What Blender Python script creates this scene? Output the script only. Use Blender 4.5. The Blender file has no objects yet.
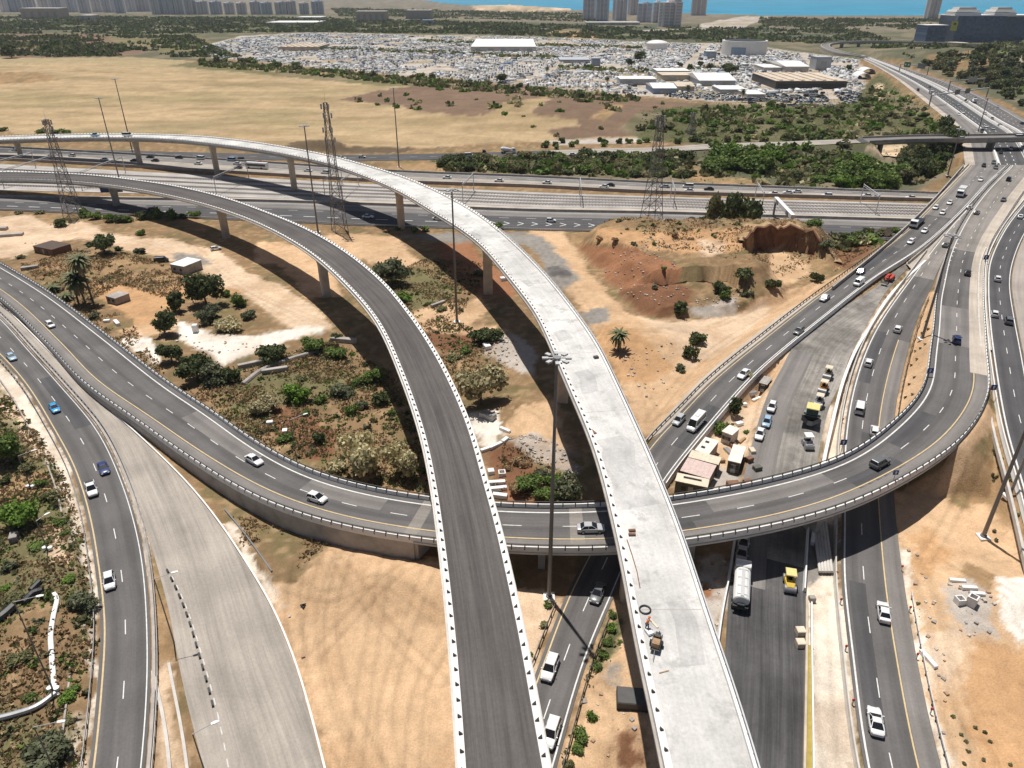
import bpy, math, random
import numpy as np
from mathutils import Vector, Matrix

# ------------------------------------------------------------------ camera maths
F, YH, CAMH = 725.0, -10.0, 80.0
PITCH = math.atan((384 - YH) / F)
CP, SP = math.cos(PITCH), math.sin(PITCH)
rnd = random.Random(11)
nrs = np.random.RandomState(5)
SC = bpy.context.scene
COL = SC.collection


def P(u, v, z=0.0):
    """world point at height z that the drone camera sees at photo pixel (u, v)"""
    a, b = (u - 512) / F, (v - 384) / F
    t = (CAMH - z) / (SP + b * CP)
    return Vector((a * t, (CP - b * SP) * t, z))


def PX(x, y, z):
    d = y * CP + (CAMH - z) * SP
    return 512 + F * x / d, 384 + F * ((CAMH - z) * CP - y * SP) / d


# ------------------------------------------------------------------ value noise (numpy)
def _hash(ix, iy, s):
    h = (ix * 374761393 + iy * 668265263 + s * 974711) & 0xffffffff
    h = ((h ^ (h >> 13)) * 1274126177) & 0xffffffff
    return ((h ^ (h >> 16)) & 0xffff) / 65535.0


def vnoise(x, y, s=0):
    ix, iy = np.floor(x).astype(np.int64), np.floor(y).astype(np.int64)
    fx, fy = x - ix, y - iy
    fx, fy = fx * fx * (3 - 2 * fx), fy * fy * (3 - 2 * fy)
    a, b = _hash(ix, iy, s), _hash(ix + 1, iy, s)
    c, d = _hash(ix, iy + 1, s), _hash(ix + 1, iy + 1, s)
    return (a * (1 - fx) + b * fx) * (1 - fy) + (c * (1 - fx) + d * fx) * fy


def fbm(x, y, s=0, o=4):
    t, a, n = 0, 1.0, 0
    for k in range(o):
        t = t + a * vnoise(x * 2 ** k, y * 2 ** k, s + k * 17)
        n += a
        a *= 0.5
    return t / n


# ------------------------------------------------------------------ mesh collecting
class MB:
    def __init__(self):
        self.v, self.f, self.m, self.uv = [], [], [], []

    def add(self, vs, fs, m=0):
        o = len(self.v)
        self.v.extend([tuple(p) for p in vs])
        for f in fs:
            self.f.append(tuple(i + o for i in f))
            self.m.append(m)

    def box(self, c, s, rz=0.0, m=0, taper=1.0):
        """box with its centre c and size s, top scaled by taper"""
        ca, sa = math.cos(rz), math.sin(rz)
        vs = []
        for dz in (-.5, .5):
            k = taper if dz > 0 else 1.0
            for dx, dy in ((-.5, -.5), (.5, -.5), (.5, .5), (-.5, .5)):
                x, y = dx * s[0] * k, dy * s[1] * k
                vs.append((c[0] + x * ca - y * sa, c[1] + x * sa + y * ca, c[2] + dz * s[2]))
        self.add(vs, [(3, 2, 1, 0), (4, 5, 6, 7), (0, 1, 5, 4), (1, 2, 6, 5), (2, 3, 7, 6), (3, 0, 4, 7)], m)

    def tube(self, a, b, r0, r1=None, n=8, m=0, caps=True):
        a, b = Vector(a), Vector(b)
        r1 = r0 if r1 is None else r1
        d = (b - a)
        if d.length < 1e-6:
            return
        d.normalize()
        x = d.orthogonal().normalized()
        y = d.cross(x)
        vs = []
        for p, r in ((a, r0), (b, r1)):
            for k in range(n):
                t = 2 * math.pi * k / n
                vs.append(p + x * (r * math.cos(t)) + y * (r * math.sin(t)))
        fs = [(k, (k + 1) % n, n + (k + 1) % n, n + k) for k in range(n)]
        if caps:
            fs += [tuple(range(n - 1, -1, -1)), tuple(range(n, 2 * n))]
        self.add(vs, fs, m)

    def path_tube(self, pts, r, n=6, m=0):
        for a, b in zip(pts[:-1], pts[1:]):
            self.tube(a, b, r, r, n, m)

    def sweep(self, pts, prof, m=0, side=None, closed=True):
        """sweep a (lateral, z) outline along pts; lateral + is to the right of travel"""
        n, k = len(pts), len(prof)
        vs = []
        lat = laterals(pts) if side is None else side
        for p, l in zip(pts, lat):
            for (s, z) in prof:
                vs.append((p[0] + l[0] * s, p[1] + l[1] * s, p[2] + z))
        fs = []
        kk = k if closed else k - 1
        for i in range(n - 1):
            for j in range(kk):
                a, b = i * k + j, i * k + (j + 1) % k
                fs.append((a, b, b + k, a + k))
        if closed:
            fs += [tuple(range(k)), tuple((n - 1) * k + j for j in range(k - 1, -1, -1))]
        self.add(vs, fs, m)

    def build(self, name, mats, parent=None, smooth=False):
        me = bpy.data.meshes.new(name)
        me.from_pydata(self.v, [], self.f)
        mats = mats if isinstance(mats, (list, tuple)) else [mats]
        for mm in mats:
            me.materials.append(mm)
        if len(mats) > 1:
            me.polygons.foreach_set('material_index', self.m)
        if smooth:
            me.polygons.foreach_set('use_smooth', [True] * len(me.polygons))
        me.update()
        o = bpy.data.objects.new(name, me)
        COL.objects.link(o)
        if parent is not None:
            o.parent = parent
        return o

    def local(self, name, mats, parent, origin, smooth=False):
        """build with coordinates relative to origin, parented to an Empty standing there"""
        ox, oy, oz = origin
        self.v = [(a - ox, b - oy, c - oz) for a, b, c in self.v]
        return self.build(name, mats, parent, smooth)


def fix_normals(o):
    import bmesh
    bm = bmesh.new()
    bm.from_mesh(o.data)
    bmesh.ops.recalc_face_normals(bm, faces=bm.faces)
    bm.to_mesh(o.data)
    bm.free()
    return o


def tag(o, label=None, cat=None, group=None, kind=None):
    if label:
        o['label'] = label
    if cat:
        o['category'] = cat
    if group:
        o['group'] = group
    if kind:
        o['kind'] = kind
    return o


def empty(name, loc=(0, 0, 0), rz=0.0):
    o = bpy.data.objects.new(name, None)
    o.empty_display_size = 0.5
    COL.objects.link(o)
    o.location = loc
    o.rotation_euler = (0, 0, rz)
    return o


def copy_tree(o, parent=None):
    c = o.copy()
    COL.objects.link(c)
    if parent is not None:
        c.parent = parent
    for ch in list(o.children):
        copy_tree(ch, c)
    return c


ORD = ['first', 'second', 'third', 'fourth', 'fifth', 'sixth', 'seventh', 'eighth', 'ninth', 'tenth', 'eleventh', 'twelfth',
       'thirteenth', 'fourteenth', 'fifteenth', 'sixteenth', 'seventeenth', 'eighteenth', 'nineteenth', 'twentieth']


def ordn(i, n):
    if n == 1:
        return 'only'
    tens = ['', '', 'twenty', 'thirty', 'forty', 'fifty', 'sixty', 'seventy', 'eighty', 'ninety']
    if i < 20:
        return ORD[i]
    k = i + 1
    if k % 10 == 0:
        return {20: 'twentieth', 30: 'thirtieth', 40: 'fortieth', 50: 'fiftieth', 60: 'sixtieth', 70: 'seventieth'}[k]
    return tens[k // 10] + '-' + ORD[k % 10 - 1]


# ------------------------------------------------------------------ splines
def spline(ctrl, ds=2.0):
    """Catmull-Rom through world points, evenly spaced; returns (n,3) array"""
    c = [np.array(p, float) for p in ctrl]
    c = [2 * c[0] - c[1]] + c + [2 * c[-1] - c[-2]]
    out = []
    for i in range(1, len(c) - 2):
        p0, p1, p2, p3 = c[i - 1], c[i], c[i + 1], c[i + 2]
        # centripetal knots
        t0 = 0.0
        t1 = t0 + max(1e-3, np.linalg.norm(p1 - p0)) ** 0.5
        t2 = t1 + max(1e-3, np.linalg.norm(p2 - p1)) ** 0.5
        t3 = t2 + max(1e-3, np.linalg.norm(p3 - p2)) ** 0.5
        for t in np.linspace(t1, t2, 24, endpoint=False):
            a1 = (t1 - t) / (t1 - t0) * p0 + (t - t0) / (t1 - t0) * p1
            a2 = (t2 - t) / (t2 - t1) * p1 + (t - t1) / (t2 - t1) * p2
            a3 = (t3 - t) / (t3 - t2) * p2 + (t - t2) / (t3 - t2) * p3
            b1 = (t2 - t) / (t2 - t0) * a1 + (t - t0) / (t2 - t0) * a2
            b2 = (t3 - t) / (t3 - t1) * a2 + (t - t1) / (t3 - t1) * a3
            out.append((t2 - t) / (t2 - t1) * b1 + (t - t1) / (t2 - t1) * b2)
    out.append(c[-2])
    out = np.array(out)
    return resample(out, n=max(3, int(arclen(out)[-1] / ds) + 1))


def arclen(p):
    return np.concatenate([[0], np.cumsum(np.linalg.norm(np.diff(p, axis=0), axis=1))])


def resample(p, n):
    s = arclen(p)
    t = np.linspace(0, s[-1], n)
    return np.stack([np.interp(t, s, p[:, k]) for k in range(3)], 1)


def smooth(p, it=10):
    p = p.copy()
    for _ in range(it):
        p[1:-1] = 0.25 * p[:-2] + 0.5 * p[1:-1] + 0.25 * p[2:]
    return p


def laterals(p):
    p = np.array(p, float)
    t = np.gradient(p[:, :2], axis=0)
    t /= np.maximum(1e-9, np.linalg.norm(t, axis=1))[:, None]
    return np.stack([t[:, 1], -t[:, 0]], 1)


def offset(p, d, dz=0.0):
    p = np.array(p, float)
    q = p.copy()
    q[:, :2] += laterals(p) * d
    q[:, 2] += dz
    return q


def E(pts, ds=2.0, sm=6):
    """edge polyline from photo pixels (u, v, z)"""
    return smooth(spline([P(*q) for q in pts], ds), sm)


def pair(A, B, ds=2.5):
    """match two road edges square across the road: each point of the longer edge with the nearest one of the other"""
    swap = arclen(A)[-1] > arclen(B)[-1]
    S, Q = (B, A) if swap else (A, B)
    Q = resample(Q, int(arclen(Q)[-1] / ds) + 2)
    D = resample(S, int(arclen(S)[-1] / .25) + 2)
    ls = arclen(D)
    k = np.array([((D[:, :2] - q[:2]) ** 2).sum(1).argmin() for q in Q])
    t = np.maximum.accumulate(ls[k])
    t[-1] = max(t[-1], ls[-1] if np.linalg.norm(Q[-1] - D[-1]) < 40 else t[-1])
    for _ in range(6):
        t[1:-1] = .25 * t[:-2] + .5 * t[1:-1] + .25 * t[2:]
    R_ = np.stack([np.interp(t, ls, D[:, j]) for j in range(3)], 1)
    return (Q, R_) if swap else (R_, Q)


def at(A, B, m=None, f=None, dz=0.0):
    """line lying on the ruled strip A-B, m metres in from A (from B if negative) or at fraction f"""
    d = B - A
    L = np.linalg.norm(d, axis=1)[:, None]
    if f is not None:
        q = A + d * f
    elif m >= 0:
        q = A + d / L * m
    else:
        q = B + d / L * m
    q = q.copy()
    q[:, 2] += dz
    return q


ROADS = {}          # key -> (A, B) paired edges, for cars and terrain
GRADE = []          # (A, B, slopeA, slopeB)


def ribbon(name, A, B, mat, parent=None, cols=5, skirt=0.5, kind='structure'):
    n = len(A)
    us = np.linspace(0, 1, cols)
    V, UV = [], []
    c = 0.5 * (A + B)
    s = arclen(c)
    W = np.linalg.norm(B - A, axis=1)
    rows = []
    for i in range(n):
        row = []
        if skirt:
            V.append(A[i] - np.array((0, 0, skirt)))
            UV.append((-.3, s[i]))
        for u in us:
            V.append(A[i] * (1 - u) + B[i] * u)
            UV.append((u * W[i], s[i]))
        if skirt:
            V.append(B[i] - np.array((0, 0, skirt)))
            UV.append((W[i] + .3, s[i]))
    k = cols + (2 if skirt else 0)
    Fs = []
    for i in range(n - 1):
        for j in range(k - 1):
            a = i * k + j
            Fs.append((a, a + 1, a + 1 + k, a + k))
    me = bpy.data.meshes.new(name)
    me.from_pydata([tuple(p) for p in V], [], Fs)
    uvl = me.uv_layers.new(name='UVMap')
    li = np.empty(len(me.loops), int)
    me.loops.foreach_get('vertex_index', li)
    uvl.data.foreach_set('uv', np.array(UV, np.float32)[li].ravel())
    me.materials.append(mat)
    me.update()
    o = bpy.data.objects.new(name, me)
    COL.objects.link(o)
    # make faces look up
    if me.polygons[(k - 1) // 2].normal.z < 0:
        me.flip_normals()
    if parent is not None:
        o.parent = parent
    elif kind:
        o['kind'] = kind
    return o


def dash(mb, line, w, on=None, off=None, m=0, start=0.0):
    """painted line (solid or dashed) as a thin sheet following a polyline"""
    s = arclen(line)
    segs = []
    if on is None:
        segs = [(0, s[-1])]
    else:
        t = start
        while t < s[-1] - on:
            segs.append((t, t + on))
            t += on + off
    for a, b in segs:
        n = max(2, int((b - a) / 2.5) + 1)
        t = np.linspace(a, b, n)
        q = np.stack([np.interp(t, s, line[:, k]) for k in range(3)], 1)
        l = laterals(q) if n > 2 else np.repeat(laterals(q), 1, 0)
        vs = []
        for p, d in zip(q, l):
            vs.append((p[0] - d[0] * w / 2, p[1] - d[1] * w / 2, p[2]))
            vs.append((p[0] + d[0] * w / 2, p[1] + d[1] * w / 2, p[2]))
        mb.add(vs, [(2 * i, 2 * i + 1, 2 * i + 3, 2 * i + 2) for i in range(n - 1)], m)


def cut(line, a, b):
    """part of a polyline between fractions a and b"""
    s = arclen(line)
    n = max(2, int((b - a) * len(line)))
    t = np.linspace(a * s[-1], b * s[-1], n)
    return np.stack([np.interp(t, s, line[:, k]) for k in range(3)], 1)


def every(line, step, start=0.0):
    """points and headings every step metres"""
    s = arclen(line)
    out = []
    t = start
    while t <= s[-1]:
        p = np.array([np.interp(t, s, line[:, k]) for k in range(3)])
        q = np.array([np.interp(min(s[-1], t + .6), s, line[:, k]) for k in range(3)])
        r = np.array([np.interp(max(0, t - .6), s, line[:, k]) for k in range(3)])
        out.append((p, math.atan2(q[1] - r[1], q[0] - r[0])))
        t += step
    return out


# ------------------------------------------------------------------ materials
def new_mat(name):
    m = bpy.data.materials.new(name)
    m.use_nodes = True
    nt = m.node_tree
    b = nt.nodes['Principled BSDF']
    return m, nt, b


def N(nt, t, **kw):
    n = nt.nodes.new(t)
    for k, v in kw.items():
        if k in n.inputs.keys():
            n.inputs[k].default_value = v
        else:
            setattr(n, k, v)
    return n


def mixc(nt, fac, a, b, mode='MIX'):
    n = nt.nodes.new('ShaderNodeMix')
    n.data_type = 'RGBA'
    n.blend_type = mode
    for sock, val in ((n.inputs[0], fac), (n.inputs[6], a), (n.inputs[7], b)):
        if hasattr(val, 'is_output'):
            nt.links.new(val, sock)
        elif isinstance(val, (int, float)):
            sock.default_value = val
        else:
            sock.default_value = (*val, 1) if len(val) == 3 else val
    return n.outputs[2]


def ramp(nt, src, stops):
    n = nt.nodes.new('ShaderNodeValToRGB')
    el = n.color_ramp.elements
    while len(el) < len(stops):
        el.new(0.5)
    for e, (p, c) in zip(el, stops):
        e.position = p
        e.color = (c, c, c, 1) if isinstance(c, (int, float)) else (*c, 1)
    nt.links.new(src, n.inputs[0])
    return n.outputs[0]


def simple(name, col, rough=0.7, var=0.15, scale=1.2, metal=0.0, bump=0.0, spec=0.5):
    """a painted/cast surface with blotchy wear"""
    m, nt, b = new_mat(name)
    tc = N(nt, 'ShaderNodeNewGeometry')
    n1 = N(nt, 'ShaderNodeTexNoise', Scale=scale, Detail=5.0, Roughness=0.65)
    nt.links.new(tc.outputs['Position'], n1.inputs['Vector'])
    lo = tuple(max(0, c * (1 - var)) for c in col)
    hi = tuple(min(1, c * (1 + var)) for c in col)
    c = ramp(nt, n1.outputs[0], [(0.3, lo), (0.7, hi)])
    nt.links.new(c, b.inputs['Base Color'])
    b.inputs['Roughness'].default_value = rough
    b.inputs['Metallic'].default_value = metal
    b.inputs['Specular IOR Level'].default_value = spec
    if bump:
        bp = N(nt, 'ShaderNodeBump', Strength=bump, Distance=0.1)
        nt.links.new(n1.outputs[0], bp.inputs['Height'])
        nt.links.new(bp.outputs[0], b.inputs['Normal'])
    return m


def paint(name, col, rough=0.3, metal=0.0, coat=0.4):
    m, nt, b = new_mat(name)
    b.inputs['Base Color'].default_value = (*col, 1)
    b.inputs['Roughness'].default_value = rough
    b.inputs['Metallic'].default_value = metal
    b.inputs['Coat Weight'].default_value = coat
    b.inputs['Coat Roughness'].default_value = 0.08
    return m


def pavement(name, col, track=0.25, patch=0.2, streak=0.15, crack=0.0, lane=3.6, off=1.8, tint=(1, 1, 1), stain=0.0):
    """road surface: aggregate grain, darker wheel tracks along the strip, patches, long streaks"""
    m, nt, b = new_mat(name)
    uv = N(nt, 'ShaderNodeUVMap')
    uv.uv_map = 'UVMap'
    geo = N(nt, 'ShaderNodeNewGeometry')
    sep = N(nt, 'ShaderNodeSeparateXYZ')
    nt.links.new(uv.outputs[0], sep.inputs[0])
    # streaks: noise stretched along the road
    mp = N(nt, 'ShaderNodeMapping')
    mp.inputs['Scale'].default_value = (1.6, 0.035, 1)
    nt.links.new(uv.outputs[0], mp.inputs[0])
    ns = N(nt, 'ShaderNodeTexNoise', Scale=1.0, Detail=6.0, Roughness=0.7)
    nt.links.new(mp.outputs[0], ns.inputs['Vector'])
    # large patches
    npch = N(nt, 'ShaderNodeTexNoise', Scale=0.09, Detail=5.0, Roughness=0.6)
    nt.links.new(geo.outputs['Position'], npch.inputs['Vector'])
    ng = N(nt, 'ShaderNodeTexNoise', Scale=2.6, Detail=4.0, Roughness=0.75)
    nt.links.new(geo.outputs['Position'], ng.inputs['Vector'])
    # wheel tracks
    ma = N(nt, 'ShaderNodeMath', operation='ADD')
    nt.links.new(sep.outputs[0], ma.inputs[0])
    ma.inputs[1].default_value = off
    mb_ = N(nt, 'ShaderNodeMath', operation='MULTIPLY')
    nt.links.new(ma.outputs[0], mb_.inputs[0])
    mb_.inputs[1].default_value = 2 * math.pi / lane
    mc = N(nt, 'ShaderNodeMath', operation='COSINE')
    nt.links.new(mb_.outputs[0], mc.inputs[0])
    tr = ramp(nt, mc.outputs[0], [(0.0, 1.0), (1.0, 1.0 - track)])
    base = tuple(c * t for c, t in zip(col, tint))
    c = mixc(nt, 1.0, base, tr, 'MULTIPLY')
    c = mixc(nt, 1.0, c, ramp(nt, ns.outputs[0], [(0.3, 1 - streak), (0.7, 1 + streak)]), 'MULTIPLY')
    c = mixc(nt, 1.0, c, ramp(nt, npch.outputs[0], [(0.35, 1 - patch), (0.65, 1 + patch)]), 'MULTIPLY')
    c = mixc(nt, 1.0, c, ramp(nt, ng.outputs[0], [(0.25, 0.86), (0.75, 1.14)]), 'MULTIPLY')
    if stain:
        nst = N(nt, 'ShaderNodeTexNoise', Scale=0.33, Detail=7.0, Roughness=0.7)
        nt.links.new(geo.outputs['Position'], nst.inputs['Vector'])
        fac = ramp(nt, nst.outputs[0], [(0.53, 0.0), (0.66, stain)])
        c = mixc(nt, fac, c, tuple(x * 0.58 for x in base))
    if crack:
        vo = N(nt, 'ShaderNodeTexVoronoi', Scale=0.22, feature='DISTANCE_TO_EDGE')
        nt.links.new(geo.outputs['Position'], vo.inputs['Vector'])
        fac = ramp(nt, vo.outputs['Distance'], [(0.0, crack), (0.012, 0.0)])
        c = mixc(nt, fac, c, tuple(x * 0.45 for x in base))
    nt.links.new(c, b.inputs['Base Color'])
    b.inputs['Roughness'].default_value = 0.85
    b.inputs['Specular IOR Level'].default_value = 0.25
    bp = N(nt, 'ShaderNodeBump', Strength=0.25, Distance=0.03)
    nt.links.new(ng.outputs[0], bp.inputs['Height'])
    nt.links.new(bp.outputs[0], b.inputs['Normal'])
    return m


M = {}
M['asphalt'] = pavement('asphalt', (0.125, 0.118, 0.115), track=0.22, patch=0.14)
M['asphalt_dark'] = pavement('asphalt_dark', (0.085, 0.083, 0.085), track=0.18, patch=0.12)
M['asphalt_new'] = pavement('asphalt_new', (0.075, 0.073, 0.074), track=0.12, patch=0.3, streak=0.5, stain=0.4)
M['asphalt_old'] = pavement('asphalt_old', (0.20, 0.185, 0.175), track=0.2, patch=0.12)
M['asphalt_pale'] = pavement('asphalt_pale', (0.34, 0.305, 0.265), track=0.14, patch=0.14, streak=0.22, crack=0.15, lane=7.0)
M['asphalt_bridge'] = pavement('asphalt_bridge', (0.10, 0.091, 0.086), track=0.12, patch=0.10, streak=0.38, lane=4.2, off=0.5)
M['asphalt_mid'] = pavement('asphalt_mid', (0.235, 0.215, 0.195), track=0.16, patch=0.14)
M['shoulder'] = pavement('shoulder', (0.34, 0.30, 0.265), track=0.0, patch=0.12)
M['shoulder_tan'] = pavement('shoulder_tan', (0.43, 0.375, 0.315), track=0.0, patch=0.16)
M['deck_white'] = pavement('deck_white', (0.55, 0.54, 0.52), track=0.03, patch=0.2, streak=0.1, lane=8.6, stain=0.7)
M['patchwork'] = pavement('patchwork', (0.215, 0.20, 0.18), track=0.0, patch=0.5, streak=0.3, stain=0.75, crack=0.3)
M['ballast'] = pavement('ballast', (0.39, 0.37, 0.35), track=0.14, patch=0.15, streak=0.2, lane=5.4, off=0.4)
M['concrete'] = simple('concrete', (0.52, 0.49, 0.45), 0.85, 0.16, 0.5, bump=0.2)
M['concrete_pale'] = simple('concrete_pale', (0.72, 0.70, 0.67), 0.85, 0.10, 0.7)
M['concrete_old'] = simple('concrete_old', (0.36, 0.33, 0.30), 0.9, 0.28, 0.35, bump=0.25)
M['concrete_tan'] = simple('concrete_tan', (0.50, 0.42, 0.33), 0.9, 0.2, 0.4)
M['concrete_red'] = simple('concrete_red', (0.33, 0.28, 0.25), 0.9, 0.2, 0.3)
M['steel'] = simple('steel', (0.33, 0.33, 0.34), 0.45, 0.12, 1.0, metal=0.5)
M['steel_dark'] = simple('steel_dark', (0.06, 0.058, 0.056), 0.6, 0.2, 1.0)
M['galv'] = simple('galv', (0.50, 0.50, 0.50), 0.5, 0.10, 1.0, metal=0.3)
M['mast'] = simple('mast', (0.20, 0.19, 0.185), 0.5, 0.1, 0.5, metal=0.3)
M['white_line'] = simple('white_line', (0.62, 0.62, 0.60), 0.7, 0.2, 1.5)
M['white_worn'] = simple('white_worn', (0.55, 0.53, 0.5), 0.7, 0.2, 1.5)
M['yellow_line'] = simple('yellow_line', (0.55, 0.42, 0.22), 0.7, 0.18, 1.5)
M['rust'] = simple('rust', (0.20, 0.10, 0.06), 0.8, 0.3, 2.0)
M['rail_steel'] = simple('rail_steel', (0.24, 0.19, 0.165), 0.5, 0.2, 2.0, metal=0.4)
M['red'] = simple('red', (0.50, 0.05, 0.03), 0.6, 0.15, 2.0)
M['olive_cover'] = simple('olive_cover', (0.34, 0.26, 0.05), 0.7, 0.2, 1.0)
M['yellow'] = simple('yellow', (0.62, 0.42, 0.05), 0.6, 0.12, 2.0)
M['black'] = simple('black', (0.018, 0.018, 0.02), 0.5, 0.3, 2.0)
M['white'] = simple('white', (0.75, 0.75, 0.74), 0.6, 0.06, 1.0)
M['sign_blue'] = simple('sign_blue', (0.02, 0.06, 0.22), 0.4, 0.05)
M['sign_green'] = simple('sign_green', (0.01, 0.16, 0.09), 0.4, 0.05)
M['cream'] = simple('cream', (0.62, 0.54, 0.42), 0.7, 0.12, 1.0)
M['wood'] = simple('wood', (0.35, 0.22, 0.12), 0.8, 0.25, 2.0)
# ------------------------------------------------------------------ roads (edges traced at their real heights)
def zr(v):
    """height of the ramps that climb to the motorway overpass, by photo row"""
    return float(np.interp(v, [165, 200, 240, 262, 290, 330, 380, 430, 480, 505], [8, 8, 7.7, 7.2, 6.3, 4.8, 3.0, 1.4, .3, 0]))


def zl(v):
    return float(np.interp(v, [165, 200, 240, 290, 340, 390, 430], [8, 8, 7.8, 7.5, 7.4, 7.5, 7.8]))


def uvz(pts, fz):
    return [(u, v, fz(v) if callable(fz) else fz) for (u, v) in pts]


MARK = [M['white_line'], M['yellow_line'], M['white_worn']]

# ---- R1: two lane road on the left
A = E(uvz([(-150, 262), (-70, 296), (0, 357), (25, 386), (50, 427), (72, 469), (87, 519), (96, 576), (101, 626), (97, 689), (89, 768), (70, 880)], 0.02))
B = E(uvz([(-120, 238), (-60, 268), (0, 317), (32, 352), (61, 384), (100, 431), (125, 484), (140, 534), (147, 576), (151, 651), (150, 701), (145, 768), (132, 880)], 0.02))
A, B = pair(A, B)
ROADS['left'] = (A, B)
o = ribbon('left_road', A, B, M['asphalt'])
mk = MB()
dash(mk, at(A, B, m=.55, dz=.015), .22, m=1)
dash(mk, at(A, B, m=-.45, dz=.015), .15)
dash(mk, at(A, B, f=.5, dz=.015), .14, 3.0, 8.6)
mk.build('lane_marking', MARK, o)
GRADE.append((A, B, 8.0, 8.0))
LEFT_A, LEFT_B = A, B

# ---- R2: closed wide concrete carriageway
A2 = E(uvz([(-90, 262), (-40, 288), (5, 322), (40, 357), (70, 389), (107, 438), (130, 489), (149, 539), (160, 576), (169, 610), (174, 640), (190, 716), (204, 768), (222, 860)], 0.01))
B2 = E(uvz([(-90, 246), (-40, 272), (5, 309), (40, 343), (85, 388), (150, 447), (187, 484), (217, 521), (250, 571), (273, 611), (296, 668), (311, 721), (323, 768), (345, 860)], 0.01))
A, B = pair(A2, B2)
ROADS['closed'] = (A, B)
o = ribbon('closed_carriageway', A, B, M['asphalt_pale'], cols=9)
mk = MB()
dash(mk, at(*pair(E(uvz([(170, 576), (185, 608), (200, 658), (214, 708), (226, 768)], .03)), E(uvz([(190, 576), (205, 608), (220, 658), (234, 708), (246, 768)], .03))), m=.3), .14, 1.2, 1.2, 2)
mk.build('lane_marking', MARK, o)
GRADE.append((A, B, 8.0, 8.0))

# ---- L: the loop, first on a wall, then a bridge, then at the motorway
LZ = lambda u: float(np.interp(u, [-100, 0, 140, 256, 330, 420, 590, 770, 900], [.2, .9, 2.4, 3.5, 4.6, 5.8, 7.0, 7.8, 8.2]))
lo_far = [(-120, 205), (-60, 232), (0, 264), (50, 294), (110, 339), (168, 384), (212, 413), (256, 444), (306, 471), (356, 487), (428, 500), (512, 507), (594, 507), (670, 500), (768, 482), (843, 459), (893, 424)]
lo_near = [(-120, 238), (-60, 262), (0, 299), (50, 347), (84, 384), (140, 424), (192, 461), (256, 499), (321, 523), (381, 536), (437, 544), (512, 550), (612, 551), (685, 543), (768, 529), (836, 511), (893, 486), (953, 448)]
A = E([(u, v, LZ(u)) for u, v in lo_far] + [(923, 389, 7.7), (930, 350, 7.4), (933, 330, 7.4), (936, 297, 7.5), (939, 284, 7.5), (947, 252, 7.7), (966, 215, 8), (985, 190, 8), (1010, 165, 8)], sm=10)
B = E([(u, v, LZ(u)) for u, v in lo_near] + [(982, 411, 7.7), (989, 389, 7.5), (986, 355, 7.4), (985, 332, 7.4), (983, 300, 7.5), (984, 267, 7.6), (990, 245, 7.8), (1004, 222, 8), (1024, 192, 8), (1045, 165, 8)], sm=10)
A, B = pair(A, B, 2.0)
ROADS['loop'] = (A, B)
nL = len(A)
cxy = [PX(*((A[i] + B[i]) / 2)) for i in range(nL)]
i_ab = next(i for i in range(nL) if cxy[i][0] > 424)                     # abutment
i_end = next(i for i in range(nL) if cxy[i][0] > 930 and cxy[i][1] < 425)
LOOP = (A, B, i_ab, i_end)
loop = empty('loop_ramp', tuple((A[i_ab] + B[i_ab]) / 2 - np.array((0, 0, (A[i_ab][2])))))
tag(loop, 'curved asphalt loop bridge on a concrete deck crossing under both flyovers', 'bridge')
lo0 = tuple(loop.location)


def rel(p):
    return np.array(p) - np.array(lo0)


o = ribbon('road_surface', rel(A), rel(B), M['asphalt'], loop, cols=7, skirt=0.4)
# resurfaced and worn stretches on top of it
mk = MB()
dash(mk, rel(at(A, B, m=1.35, dz=.02)), .26)
dash(mk, rel(at(A, B, m=-2.7, dz=.02)), .22, m=1)
dash(mk, rel(at(A, B, f=.455, dz=.02)), .15, 3.0, 6.4)
mk.build('lane_marking', MARK, loop)
a_, b_ = at(A, B, m=-2.45, dz=.008), at(A, B, m=-.3, dz=.008)
ribbon('hard_shoulder', rel(a_), rel(b_), M['asphalt_old'], loop, cols=3, skirt=0)
# girder
g = MB()
As, Bs = A[i_ab:i_end], B[i_ab:i_end]
lat = (Bs - As)[:, :2] / np.linalg.norm((Bs - As)[:, :2], axis=1)[:, None]
wid = np.linalg.norm((Bs - As)[:, :2], axis=1)
vs, fs = [], []
prof = [(0, -.25, -.3), (0, -.6, -.3), (.18, -.85, 0), (.22, -1.6, 0), (.78, -1.6, 0), (.82, -.85, 0), (1, -.6, .3), (1, -.25, .3)]
for p, l, w in zip(As, lat, wid):
    for f, z, e in prof:
        vs.append(rel((p[0] + l[0] * (f * w + e), p[1] + l[1] * (f * w + e), p[2] + z)))
k = len(prof)
for i in range(len(As) - 1):
    for j in range(k):
        fs.append((i * k + j, i * k + (j + 1) % k, (i + 1) * k + (j + 1) % k, (i + 1) * k + j))
fs += [tuple(range(k)), tuple((len(As) - 1) * k + j for j in range(k))]
g.add(vs, fs)
fix_normals(g.build('girder', M['concrete'], loop))
# retaining wall on the near side before the abutment
w_ = MB()
wl = B[:i_ab + 1].copy()
vs = []
for p, l in zip(wl, laterals(wl)):
    for s, z in ((-.15, p[2] - .05), (.42, p[2] - .05), (.42, -1.0), (-.15, -1.0)):
        q = p + np.array((l[0] * s * -1, l[1] * s * -1, 0))
        q[2] = z
        vs.append(q)
w_.add([rel(q) for q in vs], [(i * 4 + j, i * 4 + (j + 1) % 4, (i + 1) * 4 + (j + 1) % 4, (i + 1) * 4 + j) for i in range(len(wl) - 1) for j in range(4)]
       + [(0, 1, 2, 3), tuple((len(wl) - 1) * 4 + j for j in range(4))])
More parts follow.
